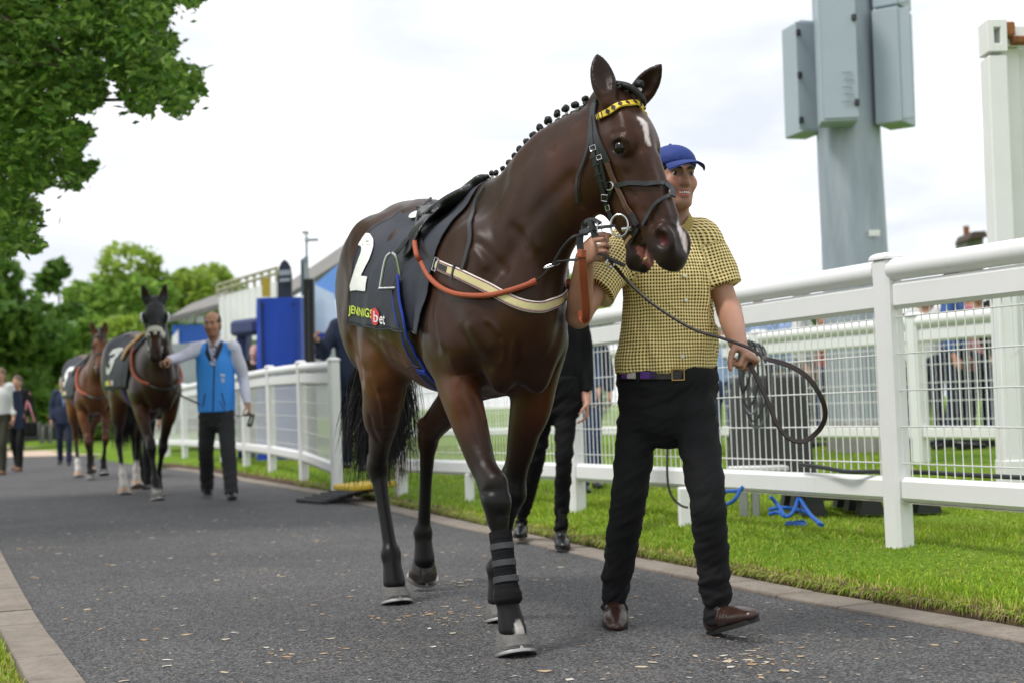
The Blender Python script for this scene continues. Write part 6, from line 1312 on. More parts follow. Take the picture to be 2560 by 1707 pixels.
for dy in (0, 14): MB().tube([za(543, 714+dy, 30.4), za(692, 670+dy, 26.9)], .03, 6).build('railing', SCF, s)
MB().bar(za(665, 697, 26.7), za(666, 742, 26.7), .14, .14, up=(0, 1, 0)).build('pole_wrap', mat('yellow_black', (.40, .28, .03), .6), s)
# navy arched sign
NAVY2 = mat('navy_board', (.012, .018, .045), .5); PALE = mat('pale_lettering', (.30, .34, .40), .6)
s = boxthing('arched_sign', 'tall navy advertising board with pointed arch top and pale lettering', 'sign', tuple(at(712, 1020, 25)*A(1, 1, 0))); o = np.array(s.location); za = lambda px, py, Y: at(px, py, Y)-o
pl = [(694, 830), (729, 830), (729, 690), (726, 668), (719, 655), (711, 649), (703, 656), (697, 670), (694, 692)]; V = [za(x, y, 25) for x, y in pl]; n = len(V); V += [p+A(0, .08, 0) for p in V]
MB().add(V, [tuple(range(n))[::-1], tuple(range(n, 2*n))]+[(i, (i+1) % n, n+(i+1) % n, n+i) for i in range(n)]).build('board', NAVY2, s, smooth=False)
for (x0, x1, y0, y1) in ((697, 726, 677, 690), (699, 725, 697, 706)): quad([za(x0, y0, 24.96), za(x1, y0-2, 24.96), za(x1, y1-2, 24.96), za(x0, y1, 24.96)], .008, 'lettering', PALE, s)
MB().tube([za(711, 830, 25.1), A(0, .1, 0)], .05, 8).build('leg', mat('dark_metal', (.05, .05, .055), .5, .5), s)
s = boxthing('banner_sign', 'narrow dark teal banner sign on a post above the black column', 'sign', tuple(at(763, 1020, 24.5)*A(1, 1, 0))); o = np.array(s.location); za = lambda px, py, Y: at(px, py, Y)-o
quad([za(757, 650, 24.3), za(771, 640, 24.9), za(773, 760, 24.9), za(759, 760, 24.3)], .04, 'panel', mat('teal_board', (.05, .09, .12), .5), s); quad([za(760, 660, 24.25), za(769, 655, 24.75), za(770, 700, 24.75), za(761, 702, 24.25)], .01, 'lettering', mat('teal_lettering', (.16, .2, .23), .5), s); MB().tube([za(765, 760, 24.6), A(0, .1, 0)], .05, 8).build('post', NAVY2, s)
s = boxthing('loudspeaker_column', 'black column standing behind the fence beside the blue cover', 'column', tuple(at(775, 1020, 20.6)*A(1, 1, 0))); o = np.array(s.location); t_ = at(775, 698, 20.6)-o; MB().box((t_[0]/2, 0, t_[2]/2), (.155, .155, t_[2]), None, .012).build('column', mat('black_gloss', (.012, .013, .016), .35), s); MB().box((t_[0]/2, -.085, t_[2]*.55), (.03, .02, t_[2]*.8)).build('trim', mat('dark_metal', (.05, .05, .055), .5, .5), s)
s = boxthing('lamp_mast', 'thin grey lamp mast rising above the banner sign', 'mast', tuple(at(767, 1010, 34)*A(1, 1, 0))); o = np.array(s.location); GAL = mat('galvanised', (.40, .43, .46), .45, .6, var=.08); t_ = at(766, 588, 34)-o; MB().tube([(0, 0, 0), t_], [.06, .035], 8).build('pole', GAL, s); MB().box(t_+A(.12, 0, -.12), (.34, .2, .07), None, .02).build('lamp_head', GAL, s); MB().box(t_+A(-.02, 0, .06), (.16, .16, .08), None, .02).build('lamp_head', GAL, s)
# marquee
s = boxthing('marquee', 'blue and white marquee behind the bay horse\'s rump', 'tent', tuple(at(860, 1010, 24)*A(1, 1, 0))); o = np.array(s.location); za = lambda px, py, Y: at(px, py, Y)-o; CANV = mat('pale_blue_canvas', (.55, .66, .86), .7, var=.12, vscale=1.2); CANW = mat('white_canvas', (.78, .80, .84), .7)
quad([za(786, 712, 24), za(870, 640, 24), za(1000, 640, 24), za(1000, 860, 24)], .05, 'roof', mat('blue_canvas', (.16, .34, .80), .7, var=.15, vscale=1), s); quad([za(786, 712, 23.9), za(835, 735, 23.9), za(850, 835, 23.9), za(788, 835, 23.9)], .03, 'side_panel', CANV, s); quad([za(750, 745, 23.8), za(786, 712, 23.8), za(788, 835, 23.8), za(750, 835, 23.8)], .03, 'side_panel', CANW, s); quad([za(786, 832, 23.7), za(1000, 832, 23.7), za(1000, 852, 23.7), za(786, 852, 23.7)], .04, 'valance', mat('royal_blue', (.01, .03, .30), .6), s)
# covered stands behind the fence
def cover(label, x0, x1, y0, y1, Y, dep, m_, seed, top_slope=0, eyes=True):
    zb = zat(at((x0+x1)/2, 1000, Y)[0], Y); a, b = at(x0, y0, Y), at(x1, y0+top_slope, Y); c = (a+b)/2; s = empty('covered_stand', (c[0], Y, zb)); tag(s, label, 'cover'); w, h = abs(b[0]-a[0]), c[2]-zb; V = []; F = []; nu, nv = 34, 22
    for j in range(nv):
        t = j/(nv-1)
        for i in range(nu):
            an = 2*math.pi*i/nu; e = 7; cx, sx_ = math.cos(an), math.sin(an); rr = (abs(cx)**e+abs(sx_)**e)**(-1/e); x, y = rr*cx*w/2*(1+.06*t), rr*sx_*dep/2*(1+.06*t); fo = .014*math.sin(an*9+seed+3*t)*t+.012*vnoise(np.array([[x*6, y*6, t*5]]), 1.3, seed)[0]; V.append((x+fo*cx, y+fo*sx_, h*(1-t)-(.02 if j == 0 else 0)+(top_slope*x/w*.003)))
    for j in range(nv-1): F += [(j*nu+i, j*nu+(i+1) % nu, (j+1)*nu+(i+1) % nu, (j+1)*nu+i)[::-1] for i in range(nu)]
    F.append(tuple(range(nu))); MB().add(V, F).build('cover', m_, s)
    if eyes:
        for q in (-.32, .34): MB().lathe([(.012, 0), (.022, .001), (.022, .006), (.012, .007)], 12, (w*q, -dep/2*1.03-.008, h-.13), rotm((1, 0, 0), (0, 0, 1), (0, -1, 0))).build('eyelet', NAVY2, s)
        MB().bar((-w*.36, -dep/2*1.03, h-.05), (-w*.30, -dep/2*1.1, .3), .02, .014).build('zip', NAVY2, s)
    return s
ROY = mat('royal_blue_cover', (.005, .05, .40), .45, bump=.5, bscale=6, detail=5); NVC = mat('navy_cover', (.008, .02, .11), .55, bump=.5, bscale=6, detail=5)
cover('tall royal blue zipped cover standing behind the white fence', 648, 762, 746, 912, 21.6, .8, ROY, 3)
cover('navy blue cover standing left of the royal blue one', 596, 624, 806, 912, 23.0, .6, NVC, 5, eyes=False)
s = boxthing('canopy_arm', 'navy padded arm between the two blue covers', 'cover', tuple(at(620, 1010, 22.6)*A(1, 1, 0)+A(0, 0, .2))); o = np.array(s.location); MB().bar(at(595, 822, 22.9)-o, at(655, 815, 22.1)-o, .3, .25, bev=.05).build('padding', NVC, s); MB().tube([at(600, 830, 23)-o, A(-.1, .2, 0)], .04, 8).build('leg', NVC, s)
# grey mast with cabinets
px_m = 2160; Ym = 15.; mb = at(2158, 1000, Ym); zb = zat(mb[0], Ym); s = empty('steel_mast', (mb[0], Ym, zb)); tag(s, 'thick grey steel mast with equipment cabinets, right of the handler', 'mast'); o = A(mb[0], Ym, zb)
def _gal(t, b, v, L):
    b.inputs['Roughness'].default_value = .5; b.inputs['Metallic'].default_value = .15; mp = N(t, 'ShaderNodeMapping', inp={'Scale': (3, 3, .5)}); L(v, mp.inputs['Vector']); c = mixc(t, rmp(t, nse(t, mp.outputs[0], 2.5, 5), [(.3, 0), (.7, 1)]), (.25, .295, .345), (.36, .405, .455)); c = mixc(t, rmp(t, nse(t, v, 9, 5), [(.6, 0), (.8, .35)]), c, (.22, .25, .28)); L(c, b.inputs['Base Color'])
MAST = noise_mat('galvanised_mast', _gal); CAB = mat('grey_cabinet', (.36, .42, .48), .5, var=.05, vscale=2); CABD = mat('grey_cabinet_side', (.33, .38, .42), .5)
MB().lathe([(.40, 0), (.40, .35), (.36, .36)], 8, (0, 0, -.05)).build('foundation', mat('concrete', (.36, .35, .33), .9, var=.15, bump=.4), s)
MB().tube([(0, 0, .2), (-.05, 0, 3), (-.1, 0, 8.5)], [.355, .335, .29], 28).build('pole', MAST, s)
def cab(x0, x1, y0, y1, dY, dep, yaw, nm, handles=()):
    a, b = at(x0, y0, Ym+dY)-o, at(x1, y1, Ym+dY)-o; c = (a+b)/2; R = rotm((math.cos(yaw), math.sin(yaw), 0), (-math.sin(yaw), math.cos(yaw), 0), (0, 0, 1)); w, h = abs(b[0]-a[0]), abs(b[2]-a[2]); q = MB().box(c+A(0, dep/2, 0), (w, dep, h), R, .012).build(nm, CAB, s)
    MB().box(c+R@A(0, -.008, 0), (w*.94, .016, h*.96), R, .006).build('cabinet_door', CAB, q)
    for (u, v) in handles: MB().box(c+R@A(w*u, -.03, h*v), (.05, .035, .07), R, .01).build('latch', mat('dark_metal', (.05, .05, .055), .5, .5), q)
    return q
cab(1982, 2052, 52, 330, -.05, .42, .28, 'cabinet', ((-.38, .38), (-.38, .0), (-.38, -.4))); q = cab(2046, 2150, -60, 303, -.62, .34, -.10, 'cabinet', ((.42, .2), (.42, -.38))); cab(2208, 2288, 18, 305, -.45, .42, -.62, 'cabinet'); cab(2206, 2276, -80, 12, -.40, .40, -.62, 'cabinet')
for k in range(5): MB().box(at(2118+4*(k % 2), 180+k*18, Ym-.66)-o, (.10, .01, .012), None, .003).build('vent', CABD, q)
quad([at(2172, 576, Ym-.37)-o, at(2200, 575, Ym-.37)-o, at(2200, 590, Ym-.37)-o, at(2172, 591, Ym-.37)-o], .004, 'sticker', OFFW, s)
# white container at the right edge
zb = .26; s = empty('shipping_container', (at(2480, 1000, 8.7)[0], 8.7, zb)); tag(s, 'weathered white shipping container with rusty corner at the right edge', 'container'); o = np.array(s.location)
def _cont(t, b, v, L):
    b.inputs['Roughness'].default_value = .6; c = mixc(t, rmp(t, nse(t, v, 1.8, 5), [(.4, 0), (.7, .6)]), (.80, .80, .80), (.70, .69, .66)); c = mixc(t, rmp(t, nse(t, v, 7, 6, .7), [(.66, 0), (.74, .8)]), c, (.28, .13, .06)); L(c, b.inputs['Base Color'])
CONT = noise_mat('weathered_white_steel', _cont); RUST = mat('rust', (.22, .085, .03), .9, bump=.6, bscale=40, var=.5, vscale=12)
x0 = at(2478, 600, 8.7)[0]-o[0]; hC = at(2478, 62, 8.7)[2]-zb; wp = .118
MB().box((x0+wp/2, 0, hC/2-.06), (wp, .16, hC-.30), None, .008).build('corner_post', CONT, s)
cc = MB()
for (cx, cz, w_, h_) in ((x0+wp*.16, hC-.09, wp*.34, .2), (x0+wp*.84, hC-.09, wp*.34, .2), (x0+wp/2, hC-.165, wp*.36, .05), (x0+wp/2, hC-.015, wp*.36, .05)): cc.box((cx, -.002, cz), (w_, .175, h_), None, .004)
cc.build('corner_casting', CONT, s); MB().box((x0+wp/2, 0, .09), (wp*1.04, .18, .18), None, .006).build('corner_casting', CONT, s)
MB().box((x0+wp+1.2, .08, hC-.06), (2.4, .08, .12), None, .006).build('top_beam', CONT, s)
MB().box((x0+wp+.04, .03, hC-.035), (.07, .12, .09), None, .01).build('rust_patch', RUST, s); MB().box((x0+wp+.14, .02, hC-.10), (.16, .06, .05), None, .01).build('rust_patch', RUST, s)
for k in range(9): MB().box((x0+wp+.06+.28*k, .12, hC/2), (.16, .04, hC-.24), None, .01).build('wall_rib', CONT, s)
MB().box((x0+wp+1.2, .16, hC/2), (2.4, .03, hC-.2)).build('wall', CONT, s); MB().box((x0+wp+1.2, .08, .09), (2.4, .1, .16), None, .006).build('bottom_beam', CONT, s)
# chimney roof far right
s = boxthing('chimney_roof', 'small dark roof with a chimney above the fence rail, far right', 'building', tuple(at(2410, 990, 60)*A(1, 1, 0)+A(0, 0, .2))); o = np.array(s.location); za = lambda px, py, Y: at(px, py, Y)-o
quad([za(2385, 612, 60), za(2432, 606, 60), za(2424, 592, 60), za(2394, 594, 60)], 2.0, 'roof', mat('brown_roof', (.07, .05, .04), .9), s); MB().bar(za(2417, 596, 60.5), za(2415, 566, 60.5), .2, .2).build('chimney', RUST, s); quad([za(2388, 610, 60.2), za(2430, 606, 60.2), za(2430, 1000, 60.2), za(2388, 1000, 60.2)], -1.5, 'wall', GREYR, s)
# ------------------------------------------------------------------ clutter beyond the fence: covered equipment, cables, pallet
c7 = lambda x, y: (1800+x/2.751, 780+y/2.751)
Yg = 11.; gx = at(1928, 1000, Yg)[0]; zb = zat(gx, Yg); s = empty('covered_equipment', (gx, Yg, zb)); tag(s, 'dark grey fabric cover over equipment on the lawn behind the fence', 'cover'); h = at(1928, 938, Yg)[2]-zb; DG = mat('dark_grey_canvas', (.035, .036, .037), .7, bump=.6, bscale=8, detail=5)
V = []; F = []; nu = 30; prof = [(0, .21), (.02, .26), (.12, .275), (.45, .29), (.8, .31), (.97, .34), (1., .30)]
for j, (t, w) in enumerate(prof):
    for i in range(nu): an = 2*math.pi*i/nu; e = 5; cx, sy = math.cos(an), math.sin(an); rr = (abs(cx)**e+abs(sy)**e)**(-1/e); fo = .012*math.sin(an*7+t*4)*t; V.append((cx*rr*(w+fo)-.02, sy*rr*(w+fo)*.85, h*(1-t)))
for j in range(len(prof)-1): F += [(j*nu+i, j*nu+(i+1) % nu, (j+1)*nu+(i+1) % nu, (j+1)*nu+i)[::-1] for i in range(nu)]
F.append(tuple(range(nu))); MB().add(V, F).build('cover', DG, s)
BCB = mat('black_cable', (.025, .027, .03), .5); BLC = mat('blue_cable', (.012, .10, .42), .45); GCB = mat('grey_cable', (.13, .14, .15), .5)
Yf = 7.55; s = empty('cable_coil', tuple(at(1868, 960, Yf+.06))); tag(s, 'coil of black cable hooked over the fence mesh by the handler\'s hand', 'cable'); o = np.array(s.location)
for k in range(6):
    w, h_, ox = .030+.009*k, .26+.035*k, (.006*k-.012); c_ = at(1866+4*k, 915+10*k, 7.6+.01*k); MB().tube([c_-o+A(w*math.cos(a)+ox, .012*math.sin(3*a+k), (h_/2+.03*math.sin(2*a))*math.sin(a)) for a in np.linspace(0, 6.283, 26, endpoint=False)], .0065, 7, closed=True).build('loop', GCB if k % 2 else BCB, s)
s = empty('fence_cable', tuple(at(2100, 1180, 7.2))); tag(s, 'black cable running along the bottom of the fence mesh', 'cable'); o = np.array(s.location)
MB().tube(spline(np.array([at(2000, 1160, 7.3), at(2060, 1168, 7.1), at(2120, 1178, 6.9), at(2190, 1178, 6.8), at(2310, 1180, 6.75), at(2420, 1186, 6.5), at(2600, 1195, 6.2)])-o, 40), .011, 7).build('cable', BCB, s)
s = empty('blue_cables', tuple(gnd(1960, 1310, .15))); tag(s, 'tangle of blue cables on the grass below the fence', 'cable'); o = np.array(s.location)
for pts in ([(1812, 1262, 7.6), (1835, 1250, 7.5), (1850, 1225, 7.5), (1858, 1215, 7.5)], [(1806, 1240, 7.7), (1815, 1228, 7.7), (1840, 1226, 7.6), (1856, 1222, 7.6)], [(1926, 1240, 7.4), (1945, 1262, 7.4), (1965, 1290, 7.3), (1985, 1275, 7.3), (1998, 1236, 7.4)], [(1996, 1236, 7.4), (2010, 1262, 7.3), (2030, 1290, 7.2), (2056, 1312, 7.1)], [(1925, 1272, 7.5), (1955, 1268, 7.4), (1990, 1272, 7.4), (2020, 1282, 7.3), (2050, 1310, 7.1)], [(1922, 1284, 7.4), (1945, 1280, 7.4), (1962, 1290, 7.3)]):
    MB().tube(spline(np.array([at(*p) for p in pts])-o, 18), .0105, 7).build('cable', BLC, s)
s = empty('blue_offcut', tuple(gnd(1990, 1316, .15))); tag(s, 'short ring of blue webbing lying on the verge grass', 'webbing'); MB().ribbon([(.055*math.cos(a), .04*math.sin(a), .02+.004*math.sin(2*a)) for a in np.linspace(0, 6.2, 22)], [(math.cos(a), math.sin(a), .3) for a in np.linspace(0, 6.2, 22)], .022, .003).build('band', BLC, s)
s = empty('trestle_leg', tuple(gnd(1893, 1300, .15))); tag(s, 'grey aluminium trestle leg standing under the bottom rail', 'trestle'); o = np.array(s.location); ALU = mat('dull_aluminium', (.33, .34, .33), .45, .5, var=.1)
MB().box((-.035, .25, .10), (.05, .05, .36), None, .006).build('leg', ALU, s); MB().box((.035, .25, .10), (.045, .05, .36), None, .006).build('leg', ALU, s); MB().box((.06, .27, .285), (.34, .16, .03), None, .006).build('shelf', OFFW, s)
s = empty('plastic_pallet', tuple(gnd(2180, 1285, .17)+A(0, .35, 0))); tag(s, 'black plastic pallet on the lawn behind the near post', 'pallet'); BPL = mat('black_plastic', (.016, .017, .018), .45, bump=.2, bscale=20)
for k in range(7): MB().box((-.36+.12*k, 0, .125), (.085, .75, .022), None, .006).build('deck_board', BPL, s)
for x in (-.33, 0, .33):
    for y in (-.3, 0, .3): MB().prism([(-.07, 0), (.07, 0), (.045, .115), (-.045, .115)], (0, .12, 0), (x, y-.06, 0)).build('foot_block', BPL, s)
for y in (-.3, .3): MB().box((0, y, .10), (.8, .09, .03), None, .006).build('runner', BPL, s)
s = empty('dangling_cable', tuple(gnd(1690, 1270, .15))); tag(s, 'thin black cable looping from the fence rail behind the handler\'s legs', 'cable'); o = np.array(s.location); MB().tube(spline(np.array([at(1668, 1120, 7.6), at(1669, 1200, 7.6), at(1680, 1240, 7.6), at(1702, 1262, 7.6), at(1720, 1268, 7.6)])-o, 20), .007, 6).build('cable', BCB, s)
# cable ramp on the verge
pr_, py_ = gnd(838, 1240, .05), gnd(888, 1222, .13); s = empty('cable_ramp', tuple(pr_)); tag(s, 'black and yellow cable ramp lying across the verge behind the horse', 'ramp'); o = np.array(s.location); rt = unit((gnd(960, 1240)-gnd(785, 1228))*A(1, 1, 0)); fwd_ = A(-rt[1], rt[0], 0)
for k in range(7): MB().box(fwd_*(-.24+.085*k)+A(0, 0, -.03+.014*k), (.50, .078, .035), rotm(rt, fwd_, (0, 0, 1)), .008).build('rubber_tread', mat('ribbed_rubber', (.03, .03, .032), .7, bump=.8, bscale=40), s)
MB().box(py_-o+fwd_*.10+A(0, 0, .03), (.40, .44, .05), rotm(rt, fwd_+A(0, 0, .05), (0, -.05, 1)), .012).build('yellow_lid', mat('yellow_plastic', (.70, .48, .04), .5), s)
# ------------------------------------------------------------------ the two following horses
def mk_pose(head, neck_dir, scale=1.0):
    return None
NECK2 = dict(crest=[(-.05, 0, 1.585), (.26, 0, 1.76), (.46, 0, 1.87), (.62, 0, 1.925), (.72, -.005, 1.935)], under=[(.36, 0, 1.02), (.47, 0, 1.28), (.56, 0, 1.43), (.63, 0, 1.55), (.70, -.005, 1.66)], nside=[(0, 1, 0)]*5, open=.0)
P2 = dict(NECK2); P2.update(crest=[(-.05, 0, 1.585), (.26, -.025, 1.76), (.46, -.065, 1.87), (.62, -.105, 1.925), (.72, -.13, 1.935)], under=[(.36, 0, 1.02), (.47, -.02, 1.28), (.56, -.06, 1.43), (.63, -.10, 1.55), (.70, -.125, 1.66)], poll=(.73, -.14, 1.95), yaw=math.radians(-14), pitch=math.radians(66), earR=(.70, -.26, 2.12), earL=(.74, -.03, 2.13),
    RF=[(.07, -.165, .95), (.36, -.11, .51), (.42, -.09, .205), (.455, -.085, .105), (.475, -.085, 0)], LF=[(.02, .165, .95), (-.12, .115, .50), (-.28, .10, .21), (-.27, .10, .11), (-.255, .10, 0)],
    RH=[(-.72, -.19, 1.0), (-1.12, -.13, .585), (-.98, -.12, .215), (-.945, -.115, .11), (-.925, -.115, 0)], LH=[(-.80, .19, .99), (-1.28, .12, .66), (-1.36, .11, .25), (-1.36, .11, .15), (-1.32, .11, .05)])
P3 = dict(NECK2, poll=(.74, .0, 1.95), yaw=math.radians(-7), pitch=math.radians(60), earR=(.71, -.105, 2.12), earL=(.73, .08, 2.12),
    RF=[(.05, -.165, .95), (.22, -.11, .50), (.20, -.09, .205), (.235, -.085, .105), (.255, -.085, 0)], LF=[(.02, .165, .95), (.30, .115, .55), (.16, .10, .26), (.17, .10, .17), (.20, .10, .06)],
    RH=P2['RH'], LH=P2['LH'])
def tack_bg(H, base, rz, who, num, bridle, hood=None):
    """number cloth, saddle, girth, reins and bridle of a horse in the distance"""
    def top(nm, lab, cat): o = empty(nm, base, rz); return tag(o, lab, cat)
    nc = top('number_cloth', 'navy number cloth with white %s on the %s' % (num, who), 'saddle cloth'); zs_ = np.linspace(1.7, 1.12, 16); V = []; nu = 16
    for i in range(nu):
        x = -.80+.80*i/(nu-1)
        for sg, zz in ((-1, zs_[::-1]), (1, zs_[1:])):
            ym = 0; rows = []
            for z in (zz if sg > 0 else zz[::-1]):
                ys = np.linspace(.5, 0, 70); v = H.f.sample(np.stack([np.full(70, x), sg*ys, np.full(70, z)], 1)); k = np.argmax(v < 0); y = ys[k] if (v < 0).any() else 0; ym = max(ym, y); rows.append((x, sg*(ym+.022 if ym > 0 else 0), z if ym > 0 else 1.68))
            V += rows if sg > 0 else rows[::-1]
    m_ = len(V)//nu; tz = [min(v[2], 1.72) for v in V]; F = [(i*m_+j, i*m_+j+1, (i+1)*m_+j+1, (i+1)*m_+j) for i in range(nu-1) for j in range(m_-1)]; o = mesh_obj('cloth', np.array(V), F, NAVY, nc); sm = o.modifiers.new('t', 'SOLIDIFY'); sm.thickness = .01; sm.offset = 0
    def side(x, z, off=.03):
        ys = np.linspace(.5, 0, 140); best = 0
        for z2 in np.linspace(1.65, z, 12): v = H.f.sample(np.stack([np.full(140, x), -ys, np.full(140, z2)], 1)); best = max(best, ys[np.argmax(v < 0)] if (v < 0).any() else 0)
        return A(x, -best-.022-off*.3, z)
    V, F = text_mesh(num, 1, bold=.04, sub=.12); lo, hi = V.min(0), V.max(0); u = (V-lo)/(hi-lo+1e-9); mesh_obj('number', np.array([side(-.72+.26*a+.06*b, 1.28+.28*b) for a, b, _ in u]), F, WHT, nc)
    for (x0, x1, m2) in ((-.74, -.56, LIME), (-.56, -.46, REDP), (-.46, -.38, WHT)):
        P = [side(x, z) for x, z in ((x0, 1.165), (x1, 1.165), (x1, 1.215), (x0, 1.215))]; mesh_obj('print', P, [(0, 1, 2, 3)], m2, nc)
    sd = top('racing_saddle', 'small racing saddle on the %s' % who, 'saddle'); f = Field((-.5, -.3, 1.4), (.1, .3, 1.9), .015); f.loft([(-.42, 0, 1.66), (-.28, 0, 1.655), (-.12, 0, 1.69), (-.03, 0, 1.72)], [.11, .09, .07, .045], [.03, .03, .035, .03], k=.02)
    for sg in (-1, 1): f.loft([(-.22, sg*.12, 1.62), (-.2, sg*.22, 1.53), (-.19, sg*.27, 1.42)], [.07, .085, .05], [.018, .016, .014], side=(1, 0, 0), k=.02)
    V, F = f.mesh(1); mesh_obj('seat', V, F, mat('tan_saddle', (.45, .25, .07), .5) if hood else BLK, sd)
    g = top('girth', 'purple and navy girth round the %s' % who, 'girth'); S, nr = H.f.snap(spline(np.array([(-.2, -.29, 1.12), (-.18, -.24, 1.0), (-.17, -.1, .9), (-.17, .1, .9), (-.18, .24, 1.), (-.2, .29, 1.12)]), 24), .01); MB().ribbon(S, nr, .06, .006).build('webbing', mat('purple_webbing', (.07, .02, .28), .7), g)
    rn = top('reins', 'orange rubber reins hanging round the chest of the %s' % who, 'reins')
    for sg in (-1, 1):
        S, nr = H.f.snap(spline(np.array([(-.10, sg*.20, 1.56), (.02, sg*.22, 1.42), (.16, sg*.22, 1.28), (.32, sg*.19, 1.19), (.42, sg*.13, 1.15)]), 26), .02); MB().tube(S, .017, 8).build('rubber_grip', ORG, rn)
    S, nr = H.f.snap(spline(np.array([(.42, -.13, 1.15), (.46, 0, 1.12), (.42, .13, 1.15)]), 14), .02); MB().tube(S, .012, 6).build('strap', BLK, rn)
    b = top('bridle', '%s on the head of the %s' % (bridle, who), 'bridle'); hp = H.hp
    def st(pts, w, m2, nm, off=.008): S, nr = H.f.snap(spline(np.array(pts), 26), off); return MB().ribbon(S, nr, w, .005).build(nm, m2, b)
    for sg in (-1, 1): st([hp(-.01, -.06, sg*.08), hp(.15, -.13, sg*.10), hp(.30, -.13, sg*.08), hp(.44, -.12, sg*.06)], .024, BLK, 'cheekpiece'); c = H.f.snap([hp(.46, -.13, sg*.07)], .014)[0][0]; MB().tube([c+unit(H.fr['n'])*.035*math.cos(a)+unit(H.fr['d'])*.035*math.sin(a) for a in np.linspace(0, 6.283, 16, endpoint=False)], .006, 6, closed=True).build('bit_ring', STEEL(), b)
    st([hp(.06, -.06, -.09), hp(.055, .01, -.06), hp(.05, .035, 0), hp(.055, .01, .06), hp(.06, -.06, .09)], .024, BLK, 'browband'); st([hp(.32, -.1, -.075), hp(.32, -.02, -.05), hp(.31, .0, 0), hp(.32, -.02, .05), hp(.32, -.1, .075)], .055 if hood else .024, mat('sheepskin', (.62, .60, .55), .95, bump=1, bscale=90) if hood else BLK, 'noseband', .02 if hood else .008)
    if hood:
        hdm = mat('black_lycra_hood', (.010, .011, .014), .6, sheen=.15, bump=.3, bscale=20); hd_ = top('hood', 'black fabric hood with silver eye cups on the %s' % who, 'hood'); V, Fq = H.mesh; q = np.stack([(V-H.fr['o'])@H.fr[k] for k in 'nds'], 1); keep = (q[:, 0] > -.10) & (q[:, 0] < .33) & (q[:, 1] > -.34) & (np.abs(q[:, 2]) < .14) & (V[:, 2] < 2.0) & (V[:, 0] > .5); kf = keep[Fq].all(1); n_ = H.f.grad(V, H.f.res*1.5); n_ /= np.linalg.norm(n_, axis=1)[:, None]+1e-9
        mesh_obj('fabric', V+n_*.012, Fq[kf], hdm, hd_)
        for sg in (-1, 1): c = H.f.snap([hp(.17, -.035, sg*.09)], .01)[0][0]; R = rotm(H.fr['n'], H.fr['d']+.5*sg*H.fr['s'], sg*H.fr['s']+.5*H.fr['d']); MB().ball(c, (.055, .045, .04), 14, 8, R).build('eye_cup', hdm, hd_); MB().tube([c+R@A(.054*math.cos(a), .046*math.sin(a), .014) for a in np.linspace(.3, 2.9, 14)], .010, 6).build('cup_rim', mat('silver_rim', (.6, .62, .64), .4), hd_)
        for q_ in range(9): a = -1.1+2.2*q_/8; c = H.f.snap([hp(.36, -.02-.05*abs(math.sin(a)), .065*math.sin(a))], .022)[0][0]; MB().ball(c, .020, 8, 6).build('noseband_tuft', mat('sheepskin', (.62, .60, .55), .95, bump=1, bscale=90), b)
    else:
        m = MB(); m.tube(spline(np.array([hp(-.06, .01, 0), hp(.0, .035, 0), hp(.09, .034, .01), hp(.14, .028, .015)]), 8), [.02, .035, .03, .008], 8) if False else m.tube(spline(np.array([hp(-.06, .01, 0), hp(.0, .035, 0), hp(.09, .034, .01), hp(.14, .028, .015)]), 8), np.linspace(.035, .012, 8), 8); m.build('forelock', HAIR, H.root)
def tail_bg(H, seed):
    r = np.random.default_rng(seed); V = []; F = []; n = 0
    for i in range(260):
        sp = r.normal(0, .06); s0 = A(-1.24, r.normal(0, .02), 1.46); P = spline(np.array([s0, A(-1.38, sp*.5, 1.2), A(-1.40, sp, .9), A(-1.38, sp*1.5, r.uniform(.45, .7))]), 6)
        for j in range(6): w = .006*(1-.8*(j/5)**2); V += [P[j]-A(0, w, 0), P[j]+A(0, w, 0)]
        F += [(n+2*j, n+2*j+1, n+2*j+3, n+2*j+2) for j in range(5)]; n += 12
    mesh_obj('tail', np.array(V), np.array(F), HAIR, H.root)
def bg_horse(pose, px, hoofpy, yaw, coat, hoof, label, base_x):
    base = gnd(px, hoofpy); fw = A(math.sin(yaw), -math.cos(yaw), 0); o = base-fw*pose['RF'][4][0]+A(math.cos(yaw), math.sin(yaw), 0)*.085; o[2] = float(dip(o[1])); rz = math.atan2(fw[1], fw[0]); H = make_horse('bay_horse', pose, .015, dict(mat=coat_material('bay_coat'), fn=coat, hoof=hoof), o, rz, mouth=False); tag(H.root, label, 'horse', 'racehorses walking along the path'); return H, o, rz
_mm = Field.mesh
def _keep(s, relax=1): r_ = _mm(s, relax); s._last = r_; return r_
Field.mesh = _keep
H2, o2, z2 = bg_horse(P2, 393, 1250, math.radians(27), bay_fn((.055, .021, .010), (.020, .0095, .006), (.009, .008, .008), marks=False, white_legs=[(-.95, -.115, .16, .32, .32), (-1.36, .11, .2, .34, .34), (.47, -.085, .06, .10, .10)]), dict(RF=hoofm, LF=hoofm, RH=hoofl, LH=hoofl), 'dark brown racehorse in a black hood led by the man in the blue gilet', 0)
H2.mesh = H2.f._last; tack_bg(H2, o2, z2, 'hooded brown horse', '3', 'black bridle with pale sheepskin noseband', hood=True); tail_bg(H2, 3)
H3, o3, z3 = bg_horse(P3, 226, 1197, math.radians(23), bay_fn((.13, .047, .019), (.075, .028, .012), (.012, .010, .009), leg_hi=.62, marks=False, white_legs=[(-.95, -.115, .16, .28, .28)]), dict(RF=hoofm, LF=hoofm, RH=hoofl, LH=hoofl), 'bright bay racehorse walking last, behind the hooded horse', 0)
H3.mesh = H3.f._last; tack_bg(H3, o3, z3, 'bright bay horse behind', '5', 'black leather bridle'); tail_bg(H3, 4)
